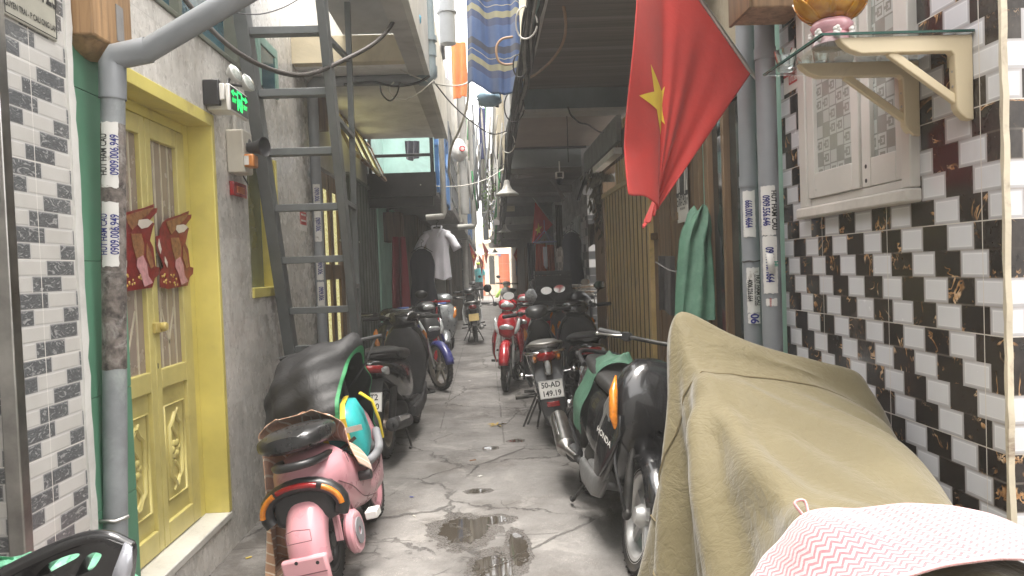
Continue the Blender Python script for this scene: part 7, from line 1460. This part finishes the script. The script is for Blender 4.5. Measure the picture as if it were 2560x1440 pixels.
# ------------------------------------------------------------------ right side: lamps, camera, plants, laundry, crates, sacks
def pendant(label, px, py, y, r, drop):
    c = Vector(aty(px, py, y)); t = wthing('pendant_lamp', label, 'lamp', tuple(c), 'white cone lamps on the cable bundle'); m = MB(); m.lathe([(r, 0), (r*1.0, .012), (r*.55, .05), (r*.30, .075), (r*.26, .13), (r*.18, .15), (0, .15), (0, .14), (r*.14, .14), (r*.5, .045), (r*.97, .004)], Matrix.Translation(c), 24, closed=True); m.build('shade', P('enamel_lamp_shade', (.50, .49, .46), .4, var=.1, dirt=.2), t, 50); m = MB(); m.tube([c+Vector((0, 0, .15)), c+Vector((.0, 0, drop))], .006, 6); m.build('cord', CABLE, t, 60); m = MB(); m.ell(c+Vector((0, 0, .03)), (.028, .028, .035)); m.build('bulb', P('frosted_bulb', (.6, .6, .57), .3), t, 60)
pendant('nearer and larger white cone lamp shade hanging from the cable bundle', 1268, 488, 7.2, .115, .5); pendant('farther small white cone lamp shade low in the lane', 1262, 581, 13.5, .12, .5)
sc_ = wthing('security_camera', 'small white security camera under the grey lintel', 'camera', tuple(aty(1399, 432, 8.8))); c = Vector(aty(1399, 438, 8.8)); m = MB(); m.box(c+Vector((-.05, -.03, -.04)), c+Vector((.05, .05, .04))); m.build('body', WHITE, sc_, 30, .01); m = MB(); m.box(c+Vector((-.032, -.036, -.028)), c+Vector((.03, -.0305, .028))); m.build('lens_panel', BLACKP, sc_, 30, .004); m = MB(); m.ell(c+Vector((0, 0, -.075)), (.042, .042, .045)); m.build('dome', NAVY, sc_, 60); m = MB(); m.tube([c+Vector((0, 0, .04)), c+Vector((0, 0, .17))], .008, 8); m.build('stem', WHITE, sc_, 60)
dpz = wthing('dry_plant', 'dry brown plant bundle hanging at the end of the plank frame', 'plant', tuple(aty(1500, 480, 7.8))); m = MB(); r = random.Random(4); c = Vector(aty(1500, 415, 7.8))
for k in range(260):
    q = c+Vector((r.gauss(0, .06), r.gauss(0, .06), -abs(r.gauss(0, .28)))); d_ = Vector((r.uniform(-.6, .6), r.uniform(-.6, .6), -1)).normalized(); s_ = d_.cross(Vector((.3, .9, .2))).normalized(); l = r.uniform(.06, .16); m.add([q, q+d_*l*.5+s_*l*.12, q+d_*l, q+d_*l*.5-s_*l*.12], [(0, 1, 2, 3)])
m.build('dry_leaves', P('dry_leaf', (.075, .065, .038), .8, var=.5, sc=12, bump=0), dpz, 30); m = MB(); m.tube([c+Vector((0, 0, .15)), c+Vector((0, 0, -.4))], .008, 6); m.build('stem', DWOOD, dpz, 60)
cloth_panel('brown coat hung on the stone chip wall', 1388, 1405, 512, 620, 10.6, BRC, 2, .04, 'clothing', 'coat'); cloth_panel('orange shorts drying under the ring hanger', 1340, 1362, 610, 690, 9.9, ORS, 3, .03, 'clothing', 'shorts', .3); cloth_panel('orange shirt drying right of the pale cloth', 1368, 1384, 612, 685, 10.0, ORS, 6, .03, 'clothing', 'shirt', .2); cloth_panel('pale small cloth drying between the orange clothes', 1358, 1368, 617, 668, 9.8, WHC, 5, .02); cloth_panel('navy trousers drying behind the orange clothes', 1318, 1336, 608, 700, 10.6, NAVY, 7, .03, 'clothing', 'trousers')
rg = wthing('ring_hanger', 'lilac plastic peg hanger holding the drying clothes', 'hanger', tuple(aty(1362, 605, 9.9))); c = Vector(aty(1362, 605, 9.9)); m = MB(); m.tube([c+Vector((.16*math.cos(a), .12*math.sin(a), 0)) for a in np.linspace(0, 6.1, 20)], .008, 6, closed=True)
for k in range(4): a = k*1.571+.4; m.tube([c+Vector((.16*math.cos(a), .12*math.sin(a), 0)), c+Vector((0, 0, .16))], .005, 5)
m.tube([c+Vector((0, 0, .16)), c+Vector((0, 0, .3))], .005, 5); m.build('ring', P('lilac_plastic', (.28, .27, .42), .5), rg, 60)
dress('black dress hanging on the stone tiled wall', 1428, 580, 9.3, .26, .68, NAVY, flare=1.2); cloth_panel('dull brown towel hung on the plank frame', 1469, 1492, 560, 615, 8.3, BRC, 8, .02); cloth_panel('blue jeans hanging by the lane end', 1289, 1298, 650, 690, 27, BLUC, 4, .03, 'clothing', 'jeans')
# crates on a black rack behind the mopeds
rk = wthing('metal_rack', 'black metal rack behind the mopeds that carries plastic crates', 'rack', (1.0, 8.6, 0)); a, b = aty(1335, 752, 8.5), aty(1500, 752, 8.5); zt_ = float(a[2])-.03
m = MB()
for x in (a[0], 1.24):
    for y in (8.5, 8.95): m.bar((x, y, 0), (x, y, zt_), .03, .03)
for y in (8.5, 8.95): m.bar((a[0], y, zt_-.015), (1.24, y, zt_-.015), .03, .03)
for x in (a[0], 1.24): m.bar((x, 8.5, zt_-.016), (x, 8.95, zt_-.016), .03, .03)
m.build('frame', BLKFR, rk, 30); m = MB(); m.box((a[0], 8.5, zt_), (1.24, 8.95, zt_+.012)); m.build('shelf', BLKFR, rk, 30)
def crate_parts(w, dp, h):
    m = MB(); t = .012
    m.box((-w/2, -dp/2, 0), (w/2, dp/2, .01))
    for z0, z1 in ((.011, .05), (h-.05, h)):
        m.box((-w/2, -dp/2, z0), (w/2, -dp/2+t, z1)); m.box((-w/2, dp/2-t, z0), (w/2, dp/2, z1)); m.box((-w/2, -dp/2+t, z0), (-w/2+t, dp/2-t, z1)); m.box((w/2-t, -dp/2+t, z0), (w/2, dp/2-t, z1))
    n = 11
    for k in range(n+1):
        x = -w/2+t/2+(w-t)*k/n
        for y in (-dp/2+t/2, dp/2-t/2): m.box((x-.006, y-.005, .05), (x+.006, y+.005, h-.05))
    return m
cx = (float(aty(1337, 740, 8.6)[0])+float(aty(1428, 740, 8.6)[0]))/2; wc = float(aty(1428, 740, 8.6)[0]-aty(1337, 740, 8.6)[0])
for k, lb in enumerate(('lowest black plastic crate on the metal rack', 'black plastic crate second from the bottom of the stack', 'black plastic crate third from the bottom of the stack', 'topmost black plastic crate of the stack with red cloth inside')):
    t = thing('plastic_crate', lb, 'crate', (cx+.01*(k % 2), 8.72, zt_+.0125+k*.085), R(2*(k % 3)-2), 'black plastic crates on the rack'); crate_parts(wc, .36, .084 if k < 3 else .11).build('basket', BLKFR, t, 30)
bag('clear plastic bag leaning by the crates', 1327, 722, 8.35, .14, .16, P('clear_film', (.30, .31, .32), .15, var=.3, sc=30, bump=.6, bsc=40), 8)
pj = wthing('paper_pile', 'untidy pile of newspapers beside the crates', 'papers', (1.2, 8.6, zt_)); a = Vector(aty(1462, 708, 8.6))
for k in range(9):
    r = random.Random(k); m = MB(); m.box((-.13, -.1, 0), (.13, .1, .012), Matrix.Translation((a.x+r.uniform(-.03, .03), 8.7+r.uniform(-.04, .04), zt_+.013+k*.021)) @ Matrix.Rotation(r.uniform(-.5, .5), 4, 'Z') @ Matrix.Rotation(r.uniform(-.08, .08), 4, 'Y')); m.build('newspaper', P(('newsprint', 'brown_carton')[k % 3 == 1], ((.36, .34, .30), (.22, .15, .09))[k % 3 == 1], .8, var=.3, sc=40), pj, 30)
bag('black bag with a white mark on the rack', 1448, 728, 8.4, .26, .17, BLACKP, 12, 'bag', 'hand_bag')
# grey trousers and green sack on the plank door
cloth_panel('grey corduroy garment hung on the plank door', 1645, 1686, 640, 782, 4.9, GRYC, 4, .03, 'clothing', 'garment')
def sack():
    c = Vector(aty(1752, 520, 4.1)); zb = float(aty(1740, 800, 4.0)[2]); h = c.z-zb; t = wthing('green_sack', 'tall empty green woven sack hung beside the glazed window', 'sack', tuple(c)); m = MB(); rs = []
    for i in range(26):
        f = i/25; px = np.interp(f, [0, .08, .3, .6, 1], [1752, 1748, 1735, 1737, 1740]); hw = np.interp(f, [0, .05, .2, .45, 1], [.035, .06, .085, .098, .115]); x = float(aty(px, 520+f*280, 4.1-.1*f)[0])
        rs.append([Vector((x+hw*math.cos(a)*(1+.06*math.sin(5*a+6*f)), 4.1-.1*f+.055*math.sin(a)*(1+.35*math.sin(6*a+4*f+1)), c.z-h*f+.02*math.sin(3*a)*(f < .1))) for a in np.linspace(0, 6.2832, 37)[:-1]])
    m.rings(rs); m.build('fabric', SACK.mat, t, 60); m = MB(); m.tube(spline([c+Vector((-.02, .02, -.3)), c+Vector((-.12, .15, -.36)), c+Vector((-.2, .3, -.3))], 8), .004, 5); m.build('string', GREYCAB, t, 60)
sack()
# ------------------------------------------------------------------ near left bottom: black plastic chair back over a green bag
def chair():
    y = 1.30; K = lambda px, py, dy=0: Vector(aty(px, py, y+dy))
    t = wthing('plastic_chair', 'glossy black plastic chair back with slotted openings at the lower left corner', 'chair', tuple(K(200, 1500)))
    N = 40; xs = np.linspace(-60, 332, N); top = np.interp(xs, [-60, 40, 150, 210, 260, 310, 332], [1495, 1418, 1362, 1345, 1339, 1352, 1366]); P_ = []
    outline = [(-60, 1475), (40, 1415), (110, 1378), (180, 1352), (240, 1340), (270, 1338), (306, 1350), (330, 1364), (332, 1400), (318, 1500), (290, 1640), (-60, 1700)]
    h1_ = [(115, 1422), (140, 1400), (190, 1380), (212, 1377), (205, 1388), (160, 1412), (122, 1432), (108, 1432)]; h2_ = [(205, 1428), (222, 1394), (244, 1375), (262, 1376), (264, 1384), (246, 1412), (222, 1426), (206, 1432)]
    def cut(outline, holes):
        bm = bmesh.new(); ed = []
        for lp in [outline]+holes:
            vs = [bm.verts.new(K(px, py, .10*((px-330)/390)**2*(1 if px < 330 else 0))) for px, py in lp]; ed += [bm.edges.new((vs[i], vs[(i+1) % len(vs)])) for i in range(len(vs))]
        bmesh.ops.triangle_fill(bm, edges=ed, use_beauty=True, normal=(0, 1, 0)); bm.verts.index_update(); V = [tuple(v.co) for v in bm.verts]; Fc = [[v.index for v in f.verts] for f in bm.faces]; bm.free(); return V, Fc
    sm = lambda L, n: [(q.x, q.y) for q in spline([Vector((a, b, 0)) for a, b in L], n)]
    V, Fc = cut(sm(outline, 60), [sm(h1_+h1_[:1], 40)[:-1], sm(h2_+h2_[:1], 40)[:-1]])
    GB = P('gloss_black_chair_plastic', (.02, .02, .021), .22, var=.15, coat=.4, bump=.03)
    o = mesh_obj('back_rest', V, Fc, GB, t, 40, 0, 0, .028); o.modifiers.new('b', 'BEVEL').width = .006; o.modifiers['b'].segments = 3; o.modifiers['b'].limit_method = 'ANGLE'
    m = MB(); m.tube(spline([K(-60, 1478), K(40, 1418), K(180, 1355), K(265, 1342), K(328, 1368)], 24), .012, 10); m.build('rim', GB, o, 60)
    m = MB(); a = [K(312, 1356, -.016), K(330, 1368, -.016), K(330, 1420, -.016), K(312, 1500, -.016), K(268, 1500, -.016), K(284, 1430, -.016)]; m.add(a, [(0, 1, 2, 3, 4, 5)]); m.build('silver_side', P('silver_grey_trim', (.42, .43, .47), .25, .5, var=.1), t, 30, solid=.006)
    for px in (-40, 300):
        q = K(px, 1560); m = MB(); m.tube([q+Vector((0, 0, .05)), (q.x, q.y+.02, .0)], .018, 8); m.build('leg', GB, t, 60)
    m = MB(); z0 = float(K(200, 1600).z); m.loft([((K(90, 1600).x, y+.12, z0-.06), (.17, 0, 0), (0, .11, 0), 4), ((K(90, 1600).x, y+.12, z0-.03), (.17, 0, 0), (0, .11, 0), 4)]); m.build('seat', GB, t, 50)
    q = K(60, 1425, .2); s = wthing('green_bag', 'crumpled light green plastic bag lying behind the black chair back', 'bag', (q.x, q.y, z0)); m = MB(); r = random.Random(2)
    for k, (px, py, rx, rz_) in enumerate(((-10, 1432, .11, .05), (60, 1428, .10, .045), (130, 1415, .09, .045), (180, 1408, .07, .035))):
        c = K(px, py+25, .17); m.ell(c, (rx, .06, rz_), nu=14, nv=10)
    V = np.array(m.v); V += np.array([[r.gauss(0, .006) for _ in range(3)] for _ in V]); m.v = [tuple(v) for v in V]; m.build('film', P('light_green_film', (.16, .42, .27), .3, var=.2, sc=20, bump=.6, bsc=40, bd=.01), s, 60)
    m = MB(); m.loft([((K(90, 1500, .17).x, y+.17, z0+.03), (.2, 0, 0), (0, .07, 0), 2.5), ((K(90, 1455, .17).x, y+.17, float(K(90, 1455, .17).z)), (.19, 0, 0), (0, .06, 0), 2.5)]); m.build('contents', P('light_green_film', (.16, .42, .27), .3), s, 60)
chair()
# ------------------------------------------------------------------ lane end: person, bowls, lamps
def person():
    b = Vector(aty(1199, 742, 33)); b.z = 0; t = wthing('person', 'person in a turquoise shirt and lime cap standing at the far lane end', 'person', tuple(b)); b = Vector((b.x, 33, 0))
    J = {'pel': (0, 0, .92), 'wst': (0, 0, 1.08), 'chs': (0, .01, 1.30), 'nek': (0, 0, 1.48), 'hed': (0, -.01, 1.58), 'top': (0, -.01, 1.70), 'shl': (-.18, 0, 1.42), 'ell': (-.24, -.02, 1.15), 'hal': (-.22, -.14, .93), 'shr': (.18, 0, 1.42), 'elr': (.25, -.02, 1.15), 'har': (.24, -.14, .95), 'hil': (-.09, 0, .88), 'knl': (-.11, -.03, .48), 'anl': (-.11, .02, .08), 'fol': (-.12, -.13, .04), 'hir': (.09, 0, .88), 'knr': (.12, -.02, .48), 'anr': (.13, .02, .08), 'for': (.14, -.13, .04)}
    Rr = dict(pel=.15, wst=.14, chs=.16, nek=.055, hed=.09, top=.07, shl=.07, ell=.048, hal=.035, shr=.07, elr=.048, har=.035, hil=.095, knl=.06, anl=.042, fol=.035, hir=.095, knr=.06, anr=.042)
    Rr['for'] = .035; ks_ = list(J); E_ = [('pel', 'wst'), ('wst', 'chs'), ('chs', 'nek'), ('nek', 'hed'), ('hed', 'top'), ('chs', 'shl'), ('shl', 'ell'), ('ell', 'hal'), ('chs', 'shr'), ('shr', 'elr'), ('elr', 'har'), ('pel', 'hil'), ('hil', 'knl'), ('knl', 'anl'), ('anl', 'fol'), ('pel', 'hir'), ('hir', 'knr'), ('knr', 'anr'), ('anr', 'for')]
    me = bpy.data.meshes.new('body'); me.from_pydata([tuple(b+Vector(J[k])) for k in ks_], [(ks_.index(a), ks_.index(c)) for a, c in E_], []); o = bpy.data.objects.new('body', me); COL.objects.link(o); o.parent = t; o.location = -t.location
    o.modifiers.new('skin', 'SKIN'); o.modifiers['skin'].use_smooth_shade = True; o.modifiers.new('sub', 'SUBSURF').levels = 2
    for k, sv in zip(ks_, me.skin_vertices[0].data): sv.radius = (Rr[k], Rr[k]); sv.use_root = k == 'pel'
    me.materials.append(P('skin', (.36, .21, .14), .6, var=.05, bump=0))
    m = MB(); m.loft([(b+Vector((0, 0, .86)), (.19, 0, 0), (0, .155, 0), 2.4), (b+Vector((0, 0, 1.1)), (.18, 0, 0), (0, .15, 0), 2.4), (b+Vector((0, 0, 1.34)), (.21, 0, 0), (0, .15, 0), 2.4), (b+Vector((0, 0, 1.45)), (.17, 0, 0), (0, .10, 0), 2.2), (b+Vector((0, 0, 1.49)), (.07, 0, 0), (0, .06, 0), 2)])
    for s in (-1, 1): m.tube([b+Vector((s*.17, 0, 1.42)), b+Vector((s*.22, 0, 1.30)), b+Vector((s*.245, -.01, 1.18))], [.08, .075, .07], 12)
    m.build('shirt', cloth_mat('turquoise_shirt', (.04, .42, .46), .8), t, 60)
    m = MB()
    for s in (-1, 1): m.tube([b+Vector((s*.08, 0, .92)), b+Vector((s*.11, -.01, .5)), b+Vector((s*.12, .02, .10))], [.12, .085, .065], 12)
    m.build('trousers', NAVY, t, 60); m = MB(); m.ell(b+Vector((0, .0, 1.70)), (.105, .125, .075)); m.box(b+Vector((-.08, -.20, 1.685)), b+Vector((.08, -.08, 1.70))); m.build('cap', P('lime_cap', (.5, .66, .03), .6), t, 50)
person()
def basin(label, px, py, y, r, mat, tilt):
    c = Vector(aty(px, py, y)); c.z = max(c.z, r*abs(math.sin(tilt))+.01); o = MB().lathe([(0, 0), (r*.75, 0), (r, r*.5), (r*.96, r*.5), (r*.72, .02), (0, .02)], Matrix.Translation(c) @ Matrix.Rotation(tilt, 4, 'Y'), 24).build('plastic_basin', mat, None, 50); tag(o, label, 'basin')
basin('lime green plastic basin tipped at the foot of the orange house', 1250, 736, 34, .26, P('lime_plastic', (.42, .66, .06), .4), R(-55)); basin('pink plastic basin lying beside the lime one', 1262, 740, 34.5, .22, P('hot_pink_plastic', (.66, .10, .18), .4), R(20))
fpt = wthing('flower_pot', 'pale flower pot with a small green plant by the orange wall', 'pot', tuple(aty(1264, 735, 36))); c = Vector(aty(1264, 735, 36)); c.z = 0; m = MB(); m.lathe([(0, 0), (.14, 0), (.2, .45), (.17, .45), (0, .4)], Matrix.Translation(c), 20); m.build('pot', WHITEPVC, fpt, 50); m = MB(); r = random.Random(3)
for k in range(40): a = r.uniform(0, 6.28); d_ = Vector((math.cos(a)*.5, math.sin(a)*.5, 1)).normalized(); q = c+Vector((0, 0, .42)); s_ = d_.cross(Vector((0, 0, 1))).normalized(); l = r.uniform(.2, .42); m.add([q, q+d_*l*.5+s_*.04, q+d_*l, q+d_*l*.5-s_*.04], [(0, 1, 2, 3)])
m.build('leaves', P('leaf_green', (.10, .24, .03), .5, var=.4), fpt, 30)
pendant('farthest white cone lamp shade by the orange house', 1237, 632, 30, .2, .6)
# litter on the paving
r = random.Random(8)
def litter(label, px, py, col, sx, sy, cat='paper scrap'):
    c = Vector(atz(px, py, 0)); o = MB().box((-sx/2, -sy/2, 0), (sx/2, sy/2, .004), Matrix.Translation((c.x, c.y, .003)) @ Matrix.Rotation(r.uniform(0, 3), 4, 'Z')).build(cat.replace(' ', '_'), P('litter_%d%d%d' % tuple(int(q*99) for q in col), col, .6, bump=.2), None, 30); tag(o, label, cat)
litter('yellow paper scrap at the foot of the tiled step', 622, 1396, (.45, .34, .08), .03, .012); litter('tiny blue plastic strip left of the puddle', 1029, 1244, (.05, .07, .3), .025, .006, 'plastic strip'); litter('orange stick on the cracked paving', 1182, 1152, (.4, .18, .06), .05, .005, 'stick'); litter('pale cigarette end left of the big puddle', 1036, 1292, (.6, .57, .5), .03, .006, 'cigarette end'); litter('white paper scrap by the far slab joint', 1174, 953, (.65, .63, .6), .03, .02); litter('white lid scrap near the broken paving', 1200, 1192, (.6, .58, .55), .03, .02)
lf = MB(); c = Vector(atz(1243, 1064, 0))
for k in range(5): a = k*1.2; lf.add([c+Vector((0, 0, .006)), c+Vector((.05*math.cos(a), .05*math.sin(a), .02)), c+Vector((.10*math.cos(a+.3), .10*math.sin(a+.3), .008)), c+Vector((.05*math.cos(a+.6), .05*math.sin(a+.6), .01))], [(0, 1, 2, 3)])
tag(lf.build('leaf', P('yellowed_leaf', (.38, .26, .06), .6, var=.4, bump=0), None, 30), 'yellowed leaf on the patched paving beside the retro moped', 'leaf')
sl = thing('slipper', 'dark rubber slipper lying behind the black scooter', 'slipper', tuple(Vector(atz(1060, 985, 0))), R(40)); m = MB(); m.loft([((-.13, 0, .0), (.0, .03, 0), (0, 0, .012), 4), ((-.08, 0, .015), (0, .042, 0), (0, 0, .015), 4), ((.04, 0, .015), (0, .038, 0), (0, 0, .015), 4), ((.12, 0, .015), (0, .046, 0), (0, 0, .015), 4), ((.15, 0, .012), (0, .02, 0), (0, 0, .01), 4)]); m.build('sole', RUBBER, sl, 60); m = MB(); m.tube(spline([(0, .04, .02), (.04, .02, .06), (.08, 0, .03)], 8), .008, 6); m.tube(spline([(0, -.04, .02), (.04, -.02, .06), (.08, 0, .03)], 8), .008, 6); m.build('strap', BLACKP, sl, 60)

# ------------------------------------------------------------------ thin bright haze in the lane
hm_ = bpy.data.materials.new('volume_haze'); hm_.use_nodes = True; nt_ = hm_.node_tree; nt_.nodes.clear(); ou = nt_.nodes.new('ShaderNodeOutputMaterial'); vo = nt_.nodes.new('ShaderNodeVolumePrincipled')
vo.inputs['Color'].default_value = (1, .985, .955, 1); vo.inputs['Density'].default_value = .0068; vo.inputs['Anisotropy'].default_value = .2; nt_.links.new(vo.outputs[0], ou.inputs['Volume'])
hz = MB().box((-17, -10, -1), (17, 63, 8.2)).build('haze', hm_, None, None); hz['kind'] = 'stuff'
